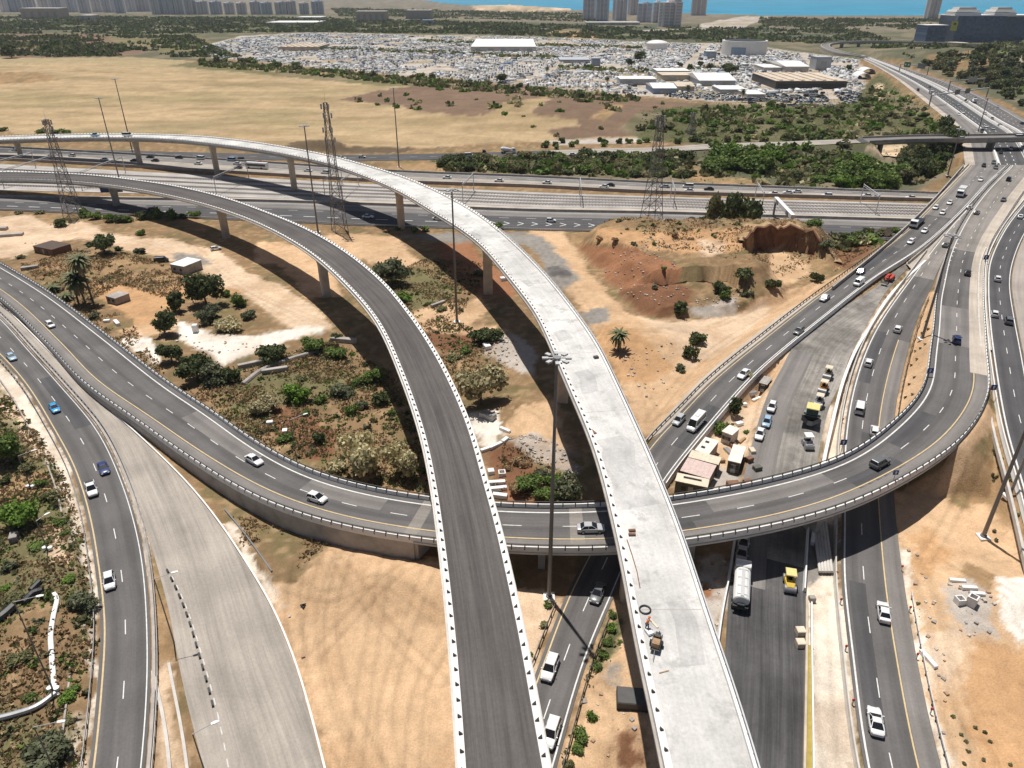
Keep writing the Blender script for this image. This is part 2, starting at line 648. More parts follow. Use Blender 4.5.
# abutment face
ab = i_ab
c0, c1 = A[ab], B[ab]
w_.box(rel(((c0[0] + c1[0]) / 2, (c0[1] + c1[1]) / 2, c0[2] / 2 - 1)), (1.2, float(np.linalg.norm(c1 - c0)) * .98, c0[2] + .4), math.atan2(c1[1] - c0[1], c1[0] - c0[0]) - math.pi / 2)
fix_normals(w_.build('retaining_wall', M['concrete_old'], loop))
for u in (545, 640, 690, 815, 912, 945):
    i = min(range(i_ab, i_end), key=lambda i: abs(cxy[i][0] - u) + (0 if cxy[i][1] > 400 else 500))
    c = (A[i] + B[i]) / 2
    pm = MB()
    hd = math.atan2(B[i][1] - A[i][1], B[i][0] - A[i][0])
    pm.box(rel((c[0], c[1], c[2] / 2 - 1.7)), (3.6, 1.1, c[2] + .6), hd)
    pm.build('pier', M['concrete_old'], loop)
# parapets with a steel rail on posts
JERSEY = [(-.3, 0), (.3, 0), (.12, .35), (.1, .75), (-.1, .75), (-.12, .35)]
for line, nm in ((at(A, B, m=.02), 'parapet'), (at(A, B, m=-.02), 'parapet')):
    pm = MB()
    pm.sweep([rel(q) for q in line], [(-.2, -.35), (.2, -.35), (.16, .66), (-.16, .66)])
    par = fix_normals(pm.build(nm, M['concrete_pale'] if nm else 0, loop))
    rl = MB()
    top = np.array([rel(q) for q in line])
    rl.sweep([q + np.array((0, 0, 1.12)) for q in top], [(-.06, -.06), (.06, -.06), (.06, .06), (-.06, .06)])
    for p, h in every(top, 2.0):
        rl.box((p[0], p[1], p[2] + .9), (.12, .12, .5), h)
        rl.box((p[0], p[1], p[2] + .36), (.16, .36, .7), h)
    rl.build('railing', M['steel_dark'], par)
GRADE.append((A[:i_ab + 2], B[:i_ab + 2], .7, 40.0))
iM = next(i for i in range(i_end, nL) if cxy[i][1] < 246)
GRADE.append((A[i_end - 1:iM], B[i_end - 1:iM], 1.6, 1.0))

# ---- R3: road under the bridges, up to the left carriageway of the motorway
z3 = lambda v: zr(v)
A = E(uvz([(470, 880), (498, 768), (537, 671), (562, 603), (600, 530), (648, 446), (682, 411), (707, 384), (768, 334), (813, 299), (855, 269), (908, 229), (943, 194), (971, 165)], lambda v: z3(v) + .02), sm=10)
B = E(uvz([(520, 880), (557, 768), (574, 701), (594, 641), (612, 601), (640, 532), (662, 486), (697, 441), (746, 384), (768, 363), (828, 314), (873, 279), (918, 250), (958, 215), (988, 183), (1008, 165)], lambda v: z3(v) + .02), sm=10)
A, B = pair(A, B)
ROADS['under'] = (A, B)
o = ribbon('under_road', A, B, M['asphalt'])
mk = MB()
dash(mk, at(A, B, m=.6, dz=.015), .2, m=1)
dash(mk, at(A, B, m=-.5, dz=.015), .2)
dash(mk, at(A, B, f=.5, dz=.015), .14, 3.0, 6.5)
mk.build('lane_marking', MARK, o)
U_A, U_B = A, B
iu = next(i for i in range(len(A)) if PX(*A[i])[1] < 243)
GRADE.append((A[:iu], B[:iu], 0.8, 2.0))

# ---- R4: construction strip
A = E(uvz([(700, 880), (722, 700), (729, 588), (735, 540), (745, 470), (753, 440), (768, 393), (783, 366), (793, 346), (818, 322), (868, 292), (906, 262)], lambda v: zr(v) * .9), sm=8)
B = E(uvz([(800, 880), (803, 768), (807, 651), (806, 596), (812, 530), (816, 470), (821, 440), (829, 406), (840, 385), (851, 353), (863, 332), (886, 292), (910, 266)], lambda v: zr(v) * .9), sm=8)
A, B = pair(A, B)
ROADS['site'] = (A, B)
o = ribbon('site_strip', A, B, M['patchwork'], cols=7)
iv = [PX(*A[i])[1] for i in range(len(A))]
i1 = next(i for i in range(len(A)) if iv[i] < 545)
ribbon('new_asphalt', at(A[:i1], B[:i1], f=0, dz=.012), at(A[:i1], B[:i1], f=1, dz=.012), M['asphalt_new'], o, cols=5, skirt=0)
i2 = next(i for i in range(len(A)) if iv[i] < 345)
ribbon('lane_strip', at(A[i1 - 4:i2], B[i1 - 4:i2], f=.0, dz=.02), at(A[i1 - 4:i2], B[i1 - 4:i2], m=5.2, dz=.02), M['asphalt_old'], o, cols=4, skirt=0)
GRADE.append((A, B, 2.0, 2.0))
S_A, S_B = A, B

# ---- R5: two lane road from the motorway down to the lower right
A = E(uvz([(893, 880), (864, 768), (849, 651), (841, 576), (842, 524), (843, 444), (853, 384), (873, 332), (913, 274), (948, 229), (966, 209), (990, 183), (1011, 165)], lambda v: zr(v) + .02), sm=8)
B = E(uvz([(975, 880), (941, 768), (917, 660), (903, 576), (897, 530), (893, 480), (893, 430), (900, 384), (918, 317), (932, 286), (940, 268), (953, 244), (967, 216), (986, 190), (1011, 165.5)], lambda v: zr(v) + .02), sm=8)
A, B = pair(A, B)
ROADS['slip'] = (A, B)
o = ribbon('slip_road', A, B, M['asphalt'])
iv5 = [PX(*A[i])[1] for i in range(len(A))]
j0 = next(i for i in range(len(A)) if iv5[i] < 330)
ribbon('road_shoulder', at(A[:j0], B[:j0], f=.72, dz=.008), at(A[:j0], B[:j0], m=-.05, dz=.008), M['asphalt_old'], o, cols=3, skirt=0)
mk = MB()
dash(mk, at(A, B, m=.5, dz=.018), .24)
dash(mk, at(A[:j0], B[:j0], f=.70, dz=.018), .2, m=1)
dash(mk, at(A, B, f=.36, dz=.018), .14, 3.2, 8.0)
mk.build('lane_marking', MARK, o)
i5 = next(i for i in range(len(A)) if iv5[i] < 243)
GRADE.append((A[:i5], B[:i5], 2.0, 2.0))
D_A, D_B = A, B

# ---- R6: far right road
A = E(uvz([(1110, 880), (1072, 700), (1040, 560), (1022, 489), (1005, 430), (991, 345), (988, 314), (987, 285), (989, 262), (1005, 228), (1028, 198), (1050, 165)], lambda v: float(np.interp(v, [165, 240, 300, 345, 430, 489, 560, 700], [8, 7.8, 7.4, 7.0, 5.6, 4.2, 2, 0]))), sm=8)
B = E(uvz([(1200, 880), (1150, 700), (1100, 560), (1068, 489), (1040, 430), (1021, 345), (1015, 314), (1011, 285), (1014, 262), (1029, 228), (1056, 198), (1082, 165)], lambda v: float(np.interp(v, [165, 240, 300, 345, 430, 489, 560, 700], [8, 7.8, 7.4, 7.0, 5.6, 4.2, 2, 0]))), sm=8)
A, B = pair(A, B)
ROADS['right'] = (A, B)
o = ribbon('right_road', A, B, M['asphalt_dark'])
mk = MB()
dash(mk, at(A, B, m=.4, dz=.018), .3)
dash(mk, at(A, B, m=-.4, dz=.018), .22)
dash(mk, at(A, B, f=.5, dz=.018), .14, 3.2, 7.4)
mk.build('lane_marking', MARK, o)
i6 = next(i for i in range(len(A)) if PX(*A[i])[1] < 240)
GRADE.append((A[:i6], B[:i6], 1.2, 1.2))
R6_A, R6_B = A, B
# pale shoulder right of it
A7, B7 = pair(E(uvz([(1062, 489), (1040, 425), (1022, 345), (1016, 314), (1012, 285), (1015, 262), (1030, 228), (1057, 198), (1083, 165)], lambda v: float(np.interp(v, [165, 240, 300, 345, 430, 489], [8, 7.8, 7.4, 7.0, 5.6, 4.2])) - .03)),
              E(uvz([(1080, 489), (1062, 425), (1040, 345), (1030, 314), (1026, 285), (1026, 262), (1040, 228), (1066, 198), (1092, 165)], lambda v: float(np.interp(v, [165, 240, 300, 345, 430, 489], [8, 7.8, 7.4, 7.0, 5.6, 4.2])) - .03)))
ribbon('road_shoulder', A7, B7, M['shoulder'])
GRADE.append((A7, B7, 1.2, .6))

# ---- motorway overpass shoulders, gore and slab
mo_l = E(uvz([(832, 291), (872, 262), (904, 232), (935, 200), (965, 167)], lambda v: zr(v) - .02))
mo_r = E(uvz([(847, 276), (880, 250), (910, 227), (943, 194), (971, 165)], lambda v: zr(v) - .02))
# pale shoulder left of the under road
A8, B8 = pair(E(uvz([(640, 445), (700, 380), (742, 345), (790, 309), (832, 287), (872, 256), (900, 232), (932, 200), (963, 165)], lambda v: zr(v) - .02)), E(uvz([(660, 433), (705, 387), (768, 335), (813, 300), (850, 274), (880, 252), (908, 230), (943, 195), (971, 165)], lambda v: zr(v) + .0)))
ribbon('road_shoulder', A8, B8, M['shoulder_tan'])
i8 = next(i for i in range(len(A8)) if PX(*A8[i])[1] < 243)
GRADE.append((A8[:i8], B8[:i8], .8, 2.0))
A9, B9 = pair(E(uvz([(906, 263), (920, 251), (958, 216), (988, 184), (1007, 165)], lambda v: zr(v) + .0)), E(uvz([(912, 270), (925, 262), (962, 220), (992, 188), (1012, 165)], lambda v: zr(v) + .0)))
ribbon('median_strip', A9, B9, M['shoulder_tan'])
GRADE.append((A9[:6], B9[:6], 1.0, 1.0))
# gore between slip road and loop
A10, B10 = pair(E(uvz([(934, 291), (940, 268), (953, 244), (966, 219)], lambda v: zr(v) + .012)), E(uvz([(938, 291), (944, 268), (951, 250), (967, 218)], lambda v: zl(v) - .01)))
ribbon('gore_area', A10, B10, M['shoulder'])
mk = MB()
for i in range(2, len(A10) - 1):
    if i % 2 == 0:
        q0, q1 = A10[i] + np.array((.3, -.3, .05)), B10[i] + np.array((1.5, .4, .05))
        dash(mk, np.array([q0, (q0 + q1) / 2, q1]), .7)
mk.build('gore_stripe', MARK)
bpy.data.objects['gore_stripe'].parent = bpy.data.objects['gore_area']
# shoulder between loop and right road
A11, B11 = pair(E(uvz([(986, 350), (985, 332), (983, 300), (984, 267), (990, 245), (1004, 222), (1024, 192), (1045, 165)], lambda v: zl(v) - .03)), E(uvz([(992, 350), (990, 332), (987, 300), (989, 262), (993, 248), (1007, 226), (1030, 195), (1052, 165)], lambda v: zl(v) - .08)))
ribbon('median_strip', A11, B11, M['shoulder_tan'])
# wide pale hard shoulder on the loop top
La, Lb = ROADS['loop']
js = [i for i in range(len(La)) if cxy[i][0] > 930 and cxy[i][1] < 372]
ribbon('hard_shoulder', at(La[js], Lb[js], f=.70, dz=.03), at(La[js], Lb[js], f=.995, dz=.03), M['shoulder_tan'])
pv = [i for i in range(len(La)) if cxy[i][0] > 930 and 308 < cxy[i][1] < 349]
ribbon('worn_pavement', at(La[pv], Lb[pv], f=.12, dz=.014), at(La[pv], Lb[pv], f=.70, dz=.014), M['asphalt_old'])
pv = [i for i in range(len(La)) if cxy[i][0] > 930 and cxy[i][1] < 252]
ribbon('worn_pavement', at(La[pv], Lb[pv], f=.02, dz=.014), at(La[pv], Lb[pv], f=.70, dz=.014), M['asphalt_mid'])
pv = [i for i in range(len(D_A)) if iv5[i] < 277]
ribbon('worn_pavement', at(D_A[pv], D_B[pv], f=.02, dz=.012), at(D_A[pv], D_B[pv], f=.96, dz=.012), M['asphalt_mid'])
pv = [i for i in range(len(U_A)) if PX(*U_A[i])[1] < 215]
ribbon('worn_pavement', at(U_A[pv], U_B[pv], f=.04, dz=.012), at(U_A[pv], U_B[pv], f=.96, dz=.012), M['asphalt_old'])

# overpass slab and piers
ov = empty('motorway_overpass', tuple(P(985, 205, 0)))
tag(ov, 'wide concrete motorway overpass carrying all lanes above the railway', 'bridge')
g = MB()
c8 = [i for i in range(len(A8)) if PX(*A8[i])[1] < 246]
lft = resample(A8[c8], 30)
rgt = resample(B7[[i for i in range(len(B7)) if PX(*B7[i])[1] < 246]], 30)
ol = np.array(ov.location)
vs, fs = [], []
for p, q in zip(lft, rgt):
    for t, z in ((0, -.12), (0, -1.6), (1, -1.6), (1, -.12)):
        r = p * (1 - t) + q * t
        vs.append((r[0] - ol[0], r[1] - ol[1], r[2] + z))
for i in range(29):
    for j in range(4):
        fs.append((i * 4 + j, i * 4 + (j + 1) % 4, (i + 1) * 4 + (j + 1) % 4, (i + 1) * 4 + j))
fs += [(0, 1, 2, 3), tuple(29 * 4 + j for j in range(4))]
g.add(vs, fs)
fix_normals(g.build('deck_slab', M['concrete_old'], ov))
for k in (6, 13, 19, 25):
    for t in (.15, .4, .65, .9):
        r = lft[k] * (1 - t) + rgt[k] * t
        pm = MB()
        pm.tube((r[0] - ol[0], r[1] - ol[1], -.5), (r[0] - ol[0], r[1] - ol[1], r[2] - 1.55), .8, n=12)
        pm.build('pier', M['concrete_old'], ov)

# ---- far motorway beyond the overpass
fA = E([(965, 165, 8), (960, 136, 7), (948, 121, 6), (930, 106, 5), (913, 92, 4), (895, 78, 3), (868, 62, 2), (852, 55, 1)], 5)
fB = E([(1092, 165, 8), (1062, 136, 7), (1030, 122, 6), (1009, 110, 5), (986, 98, 4), (958, 86, 3), (906, 68, 2), (868, 56, 1)], 5)
fA, fB = pair(fA, fB, 5)
ROADS['far'] = (fA, fB)
o = ribbon('far_motorway', fA, fB, M['asphalt_old'], cols=9)
ribbon('carriageway', at(fA, fB, f=.27, dz=.03), at(fA, fB, f=.50, dz=.03), M['asphalt_dark'], o, cols=3, skirt=0)
ribbon('carriageway', at(fA, fB, f=.66, dz=.03), at(fA, fB, f=.93, dz=.03), M['asphalt'], o, cols=3, skirt=0)
ribbon('hard_shoulder', at(fA, fB, f=.0, dz=.03), at(fA, fB, f=.08, dz=.03), M['shoulder_tan'], o, cols=3, skirt=0)
mk = MB()
for f in (.335, .40, .58, .75, .84):
    dash(mk, at(fA, fB, f=f, dz=.06), .3, 4, 7)
for f in (.28, .495, .67, .925):
    dash(mk, at(fA, fB, f=f, dz=.06), .3)
mk.build('lane_marking', MARK, o)
GRADE.append((fA, fB, .5, .5))
for f in (.26, .52, .62):
    b_ = MB()
    b_.sweep(list(at(fA, fB, f=f)), [(-.5, 0), (.5, 0), (.3, 1.0), (-.3, 1.0)])
    tag(fix_normals(b_.build('concrete_barrier', M['concrete_pale'])), {.26: 'left pale median wall on the distant motorway', .52: 'middle pale median wall on the distant motorway', .62: 'right pale median wall on the distant motorway'}[f], 'barrier')

# ---- H1, rails, H2
def strip(name, top, bot, mat, key=None, z=0.02, ext=True, **kw):
    A, B = pair(E(uvz(top, z), 4), E(uvz(bot, z), 4), 4)
    if key:
        ROADS[key] = (A, B)
    GRADE.append((A, B, 3.0, 3.0))
    return ribbon(name, A, B, mat, **kw), A, B


o, A, B = strip('lower_motorway', [(-320, 187), (-100, 193), (0, 197), (260, 201.5), (400, 206), (530, 211), (660, 213.5), (790, 217.5), (910, 221), (1150, 228)],
                [(-320, 197), (-100, 205), (0, 210), (260, 221), (400, 227), (530, 230), (660, 233), (800, 238), (920, 241), (1150, 248)], M['asphalt_dark'], 'lower', cols=7)
mk = MB()
dash(mk, at(A, B, f=.08, dz=.03), .3)
dash(mk, at(A, B, f=.93, dz=.03), .3)
dash(mk, at(A, B, f=.42, dz=.03), .25, 4, 7)
ln = at(A, B, f=.70, dz=.03)
su = [PX(*q)[0] for q in ln]
dash(mk, ln[[i for i, u in enumerate(su) if u < 495]], .5, 5, 5)
for q, h in every(ln[[i for i, u in enumerate(su) if 492 < u < 800]], 5.5):          # chevrons
    for s in (1, -1):
        d = np.array((math.cos(h), math.sin(h), 0)) * -2.4 + np.array((-math.sin(h), math.cos(h), 0)) * s * 2.2
        dash(mk, np.array([q, q + d / 2, q + d]), .45)
mk.build('lane_marking', MARK, o)
ribbon('worn_shoulder', at(A, B, f=.0, dz=.015), at(A, B, f=.34, dz=.015), M['asphalt_old'], o, cols=3, skirt=0)
H1 = (A, B)
wl = MB()
wl.sweep(list(at(A, B, f=.0)), [(-.4, -.3), (.4, -.3), (.25, 1.0), (-.25, 1.0)])
tag(fix_normals(wl.build('concrete_wall', M['concrete_old'])), 'long low concrete wall along the far edge of the lower motorway', 'wall')
wl = MB()
wl.sweep(list(at(A, B, f=1.0)), [(-.08, .35), (.08, .35), (.08, .75), (-.08, .75)])
for p, h in every(at(A, B, f=1.0), 4):
    wl.box((p[0], p[1], .3), (.15, .15, .8), h)
tag(fix_normals(wl.build('guardrail', M['galv'])), 'steel guardrail along the near edge of the lower motorway', 'guardrail')

o, A, B = strip('service_strip', [(-320, 185.5), (0, 194.5), (260, 198.3), (400, 201.5), (530, 206.8), (660, 209), (790, 214), (910, 217), (1150, 224)],
                [(-320, 187), (0, 197), (260, 201.4), (400, 205.9), (530, 210.8), (660, 213.4), (790, 217.4), (910, 220.8), (1150, 228)], M['shoulder_tan'], z=.01)
o, A, B = strip('railway_bed', [(-320, 152), (-100, 160), (0, 164), (130, 171), (260, 178), (400, 185.5), (530, 192), (660, 196.5), (790, 200), (910, 203), (1150, 210)],
                [(-320, 177), (-100, 185), (0, 190), (130, 193), (260, 198), (400, 201.2), (530, 206.6), (660, 208.8), (790, 213.8), (910, 216.8), (1150, 223.8)], M['ballast'], z=.0, cols=9)
RAIL = (A, B)
for k, f in enumerate((.22, .42, .62, .82)):
    t_ = MB()
    for d in (-.75, .75):
        t_.sweep(list(offset(at(A, B, f=f), d, .16)), [(-.06, 0), (.06, 0), (.06, .16), (-.06, .16)])
    ds_ = MB()
    for p, h in every(at(A, B, f=f), 1.4):
        if -60 < PX(*p)[0] < 1080:
            ds_.box((p[0], p[1], .12), (.3, 2.6, .12), h)
    r_ = t_.build('railway_track', M['rail_steel'])
    tag(r_, 'railway track on pale ballast, %s of four from the lower motorway' % ['farthest', 'third', 'second', 'nearest'][k], 'railway track')
    ds_.build('sleeper_row', M['concrete_red'], r_)['kind'] = 'stuff'

o, A, B = strip('upper_motorway', [(-320, 139), (-100, 144), (0, 147.5), (130, 154.5), (260, 162.5), (400, 172), (530, 177), (650, 183), (790, 188.5), (910, 193), (1150, 200)],
                [(-320, 150), (-100, 156), (0, 160), (130, 167), (260, 174.7), (400, 182.7), (530, 187), (650, 193), (790, 197), (910, 200.5), (1150, 207)], M['asphalt_pale'], 'upper', cols=7)
H2 = (A, B)
ribbon('carriageway', at(A, B, f=.02, dz=.02), at(A, B, f=.40, dz=.02), M['asphalt_old'], o, cols=3, skirt=0)
mk = MB()
for f in (.28, .5, .72):
    dash(mk, at(A, B, f=f, dz=.04), .25, 4, 8)
dash(mk, at(A, B, f=.06, dz=.04), .3)
dash(mk, at(A, B, f=.95, dz=.04), .3)
mk.build('lane_marking', MARK, o)
wl = MB()
wl.sweep(list(at(A, B, f=1.0)), [(-.5, -.3), (.5, -.3), (.3, 1.3), (-.3, 1.3)])
tag(fix_normals(wl.build('concrete_wall', M['concrete_red'])), 'brownish low wall between the upper motorway and the railway', 'wall')
wl = MB()
wl.sweep(list(at(A, B, f=.0)), [(-.4, -.3), (.4, -.3), (.25, 1.0), (-.25, 1.0)])
tag(fix_normals(wl.build('concrete_wall', M['concrete_old'])), 'grey low wall along the far edge of the upper motorway', 'wall')
# verge between upper motorway and railway handled by ground colour

# ---- B: field road rising to the far bridge
bz = lambda u: float(np.interp(u, [-400, 540, 640, 760, 860, 960, 1100], [0.05, .05, 2.0, 5.5, 9.5, 13, 14]))
bt = [(-320, 141), (100, 150), (330, 155), (400, 154.2), (480, 152.5), (530, 151), (600, 148.3), (660, 147), (712, 143.5), (770, 142), (825, 139.8), (871, 138), (910, 136.5), (960, 136), (1024, 135), (1150, 133)]
bb = [(-320, 146), (100, 155), (330, 161), (400, 160.2), (480, 158.5), (530, 157), (600, 154), (660, 152.3), (712, 149), (770, 147.2), (825, 144.6), (871, 142.4), (910, 140.6), (960, 140), (1024, 139), (1150, 137)]
A, B = pair(E([(u, v, bz(u)) for u, v in bt], 4), E([(u, v, bz(u)) for u, v in bb], 4), 4)
ROADS['field'] = (A, B)
bu = [PX(*A[i])[0] for i in range(len(A))]
i_b = next(i for i in range(len(A)) if bu[i] > 856)
o = ribbon('field_road', A[:i_b + 1], B[:i_b + 1], M['asphalt_dark'], cols=5)
ws = [i for i in range(i_b) if bu[i] > 540]
ribbon('worn_pavement', at(A[ws], B[ws], f=.03, dz=.02), at(A[ws], B[ws], f=.97, dz=.02), M['asphalt_pale'], o, cols=3, skirt=0)
mk = MB()
dash(mk, at(A[:i_b], B[:i_b], f=.5, dz=.04), .25, 4, 7)
mk.build('lane_marking', MARK, o)
GRADE.append((A[:i_b + 1], B[:i_b + 1], .5, .5))
br = empty('far_bridge', tuple(P(905, 158, 0)))
tag(br, 'grey two lane road bridge crossing over the motorway in front of the trees', 'bridge')
ol = np.array(br.location)
Ab, Bb = A[i_b:] - ol, B[i_b:] - ol
ribbon('road_surface', Ab, Bb, M['asphalt_old'], br, skirt=.1)
g = MB()
vs, fs = [], []
for p, q in zip(Ab, Bb):
    for t, z, e in ((0, -.06, -.4), (0, -.7, -.4), (.15, -1.9, 0), (.85, -1.9, 0), (1, -.7, .4), (1, -.06, .4)):
        r = p * (1 - t) + q * t
        dd = (q - p)[:2] / np.linalg.norm((q - p)[:2])
        vs.append((r[0] + dd[0] * e, r[1] + dd[1] * e, r[2] + z))
for i in range(len(Ab) - 1):
    for j in range(6):
        fs.append((i * 6 + j, i * 6 + (j + 1) % 6, (i + 1) * 6 + (j + 1) % 6, (i + 1) * 6 + j))
fs += [tuple(range(6)), tuple((len(Ab) - 1) * 6 + j for j in range(6))]
g.add(vs, fs)
fix_normals(g.build('girder', M['concrete_old'], br))
for e, nm in ((Ab, 'parapet'), (Bb, 'parapet')):
    pm = MB()
    pm.sweep(list(e), [(-.2, -.2), (.2, -.2), (.2, 1.0), (-.2, 1.0)])
    fix_normals(pm.build(nm, M['concrete_old'], br))
for u in (880, 912, 940, 983, 1020):
    i = min(range(i_b, len(A)), key=lambda i: abs(bu[i] - u)) - i_b
    c = (Ab[i] + Bb[i]) / 2
    pm = MB()
    pm.box((c[0], c[1], c[2] / 2 - 1.4), (1.3, 5.0, c[2] + 1), math.atan2(*(Bb[i] - Ab[i])[1::-1]) - math.pi / 2)
    pm.build('pier', M['concrete_old'], br)

# ---- far flyover ramp
A = E([(868, 58, 2), (854, 55.5, 4), (838, 52, 6), (825, 46.5, 8), (830, 43.4, 9), (854, 41.6, 9), (878, 41.2, 9), (904, 42, 9), (950, 43.2, 9), (985, 45, 8)], 6)
ff = empty('far_flyover', tuple(P(840, 58, 0)))
tag(ff, 'distant curving flyover ramp on a tan wall behind the warehouses', 'bridge')
ol = np.array(ff.location)
g = MB()
g.sweep([q - ol for q in A], [(-6, -.15), (6, -.15), (6, -1.8), (-6, -1.8)])
fix_normals(g.build('girder', M['concrete_old'], ff))
a_, b_ = offset(A, -5.6), offset(A, 5.6)
ribbon('road_surface', a_ - ol, b_ - ol, M['asphalt_old'], ff, skirt=0)
for e in (a_, b_):
    pm = MB()
    pm.sweep([q - ol for q in e], [(-.3, -.2), (.3, -.2), (.3, 1.1), (-.3, 1.1)])
    fix_normals(pm.build('parapet', M['concrete'], ff))
w_ = MB()
k1 = int(len(A) * .33)
wpts = offset(A, -5.9)[:k1]
vs = []
for q in wpts:
    vs += [(q[0] - ol[0], q[1] - ol[1], q[2] - .3), (q[0] - ol[0], q[1] - ol[1], -1)]
w_.add(vs, [(2 * i, 2 * i + 1, 2 * i + 3, 2 * i + 2) for i in range(len(wpts) - 1)])
wb = offset(A, 5.9)[:k1]
vs = []
for q in wb:
    vs += [(q[0] - ol[0], q[1] - ol[1], q[2] - .3), (q[0] - ol[0], q[1] - ol[1], -1)]
w_.add(vs, [(2 * i, 2 * i + 1, 2 * i + 3, 2 * i + 2) for i in range(len(wb) - 1)])
w_.build('retaining_wall', M['concrete_tan'], ff)
for p, h in every(A, 40, 150):
    pm = MB()
    pm.box((p[0] - ol[0], p[1] - ol[1], p[2] / 2 - 1.4), (2, 5, p[2] + .6), h)
    pm.build('pier', M['concrete_old'], ff)

# ------------------------------------------------------------------ the two big flyovers
def flyover(name, label, left, right, piers, surf, gir, shift):
    A, B = pair(E(left, 2, 12), E(right, 2, 12), 2.0)
    c = (A + B) / 2
    root = empty(name, (c[len(c) // 2][0], c[len(c) // 2][1], 0))
    tag(root, label, 'bridge')
    ol = np.array(root.location)
    A0, B0 = A - ol, B - ol
    ribbon('road_surface', at(A0, B0, m=.5), at(A0, B0, m=-.5), surf, root, cols=7, skirt=.3)
    g = MB()
    vs, fs = [], []
    prof = [(0, -.18, -.25), (0, -.5, -.25), (.24, -.75, 0), (.31, -2.3, 0), (.69, -2.3, 0), (.76, -.75, 0), (1, -.5, .25), (1, -.18, .25)]
    k = len(prof)
    for p, q in zip(A0, B0):
        d = (q - p) / np.linalg.norm(q - p)
        for t, z, e in prof:
            r = p * (1 - t) + q * t + d * e
            vs.append((r[0], r[1], r[2] + z))
    for i in range(len(A0) - 1):
        for j in range(k):
            fs.append((i * k + j, i * k + (j + 1) % k, (i + 1) * k + (j + 1) % k, (i + 1) * k + j))
    fs += [tuple(range(k)), tuple((len(A0) - 1) * k + j for j in range(k))]
    g.add(vs, fs)
    fix_normals(g.build('girder', gir, root))
    for (u, v) in piers:
        i = min(range(len(c)), key=lambda i: (PX(c[i][0], c[i][1], 0)[0] - u) ** 2 + (PX(c[i][0], c[i][1], 0)[1] - v) ** 2)
        p = c[i] - ol
        hd = math.atan2(*(B[i] - A[i])[1::-1])
        pm = MB()
        h = c[i][2] - 2.25
        # flared pier
        for z0, z1, s0, s1 in ((-2, h - 3.0, (2.5, 1.7), (2.5, 1.7)), (h - 3.0, h, (2.5, 1.7), (3.5, 2.0))):
            ca, sa = math.cos(hd), math.sin(hd)
            vs = []
            for z, s in ((z0, s0), (z1, s1)):
                for dx, dy in ((-.5, -.35), (-.35, -.5), (.35, -.5), (.5, -.35), (.5, .35), (.35, .5), (-.35, .5), (-.5, .35)):
                    x, y = dx * s[0], dy * s[1]
                    vs.append((p[0] + x * ca - y * sa, p[1] + x * sa + y * ca, z))
            pm.add(vs, [(j, (j + 1) % 8, 8 + (j + 1) % 8, 8 + j) for j in range(8)] + [tuple(range(7, -1, -1)), tuple(range(8, 16))])
        fix_normals(pm.build('pier', M['concrete_tan'] if name == 'white_flyover' else M['concrete_old'], root))
        if name == 'white_flyover':
            PIERS_W.append((c[i], hd))
    return root, A, B, A0, B0


PIERS_W = []
wl_ = [(-330, 165, 3), (-200, 152, 5), (-100, 145.5, 7), (0, 140.8, 9), (55, 139, 11), (96, 138.3, 12.5), (140, 138.7, 14), (175, 140.4, 15), (212, 144.4, 15.8), (260, 150.5, 16.6), (290, 156, 17), (327, 164.3, 17), (349, 171.5, 17), (376, 182, 17), (400, 193, 17), (428, 210, 17.2),
       (476, 242, 17.5), (512, 283, 18), (537, 317, 18.3), (553, 352, 18.5), (568, 387, 18.6), (594, 449, 18.5), (609, 504, 18.3), (625, 576, 18), (637, 645, 18), (652, 711, 18), (664, 768, 18), (690, 900, 18)]
wr_ = [(-330, 159, 3), (-200, 147, 5), (-100, 141, 7), (0, 137, 9), (55, 135.2, 11), (96, 134.3, 12.5), (140, 134.4, 14), (175, 135.4, 15), (205, 137, 15.8), (239, 140.6, 16.6), (270, 145, 17), (315, 153, 17), (340, 158.6, 17), (365, 165.5, 17), (395, 174.5, 17.1), (417, 182.6, 17.2),
       (451, 198.5, 17.5), (482, 217, 17.8), (512, 242, 18.2), (544, 274, 18.4), (577, 315, 18.5), (600, 349, 18.6), (618, 386, 18.6), (642, 438, 18.5), (662, 484, 18.3), (677, 521, 18.2), (696, 576, 18), (714, 633, 18), (737, 696, 18), (758, 768, 18), (797, 900, 18)]
WF, WA, WB, WA0, WB0 = flyover('white_flyover', 'white concrete flyover under construction sweeping from upper left to bottom right', wl_, wr_,
                               [(-60, 162), (22, 161), (141, 171), (215, 182), (293, 199), (399, 233), (485, 295), (568, 404), (640, 590)], M['deck_white'], M['concrete_old'], 0)
gl_ = [(-330, 196, 3), (-150, 185, 5), (0, 180.2, 7.5), (55, 181.4, 8.6), (96, 184.6, 9.5), (140, 190.8, 10.6), (200, 204, 12.2), (256, 223.5, 13.5), (306, 251, 14.8), (341, 281, 15.4), (376, 322, 15.8), (401, 377, 16), (421, 436, 16), (431, 484, 16), (438, 534, 16), (443, 576, 16), (451, 658, 16), (458, 768, 16), (466, 900, 16)]
gr_ = [(-330, 186, 3), (-150, 176, 5), (0, 172.5, 7.5), (55, 173.6, 8.6), (96, 176, 9.5), (140, 181.2, 10.6), (178, 187, 11.6), (226, 198.5, 12.8), (270, 214, 13.8), (306, 229, 14.8), (343, 250, 15.3), (381, 280, 15.7), (411, 315, 15.9), (436, 352, 16), (454, 386, 16), (473, 431, 16), (488, 484, 16), (500, 524, 16), (512, 576, 16), (527, 643, 16), (539, 711, 16), (550, 768, 16), (575, 900, 16)]
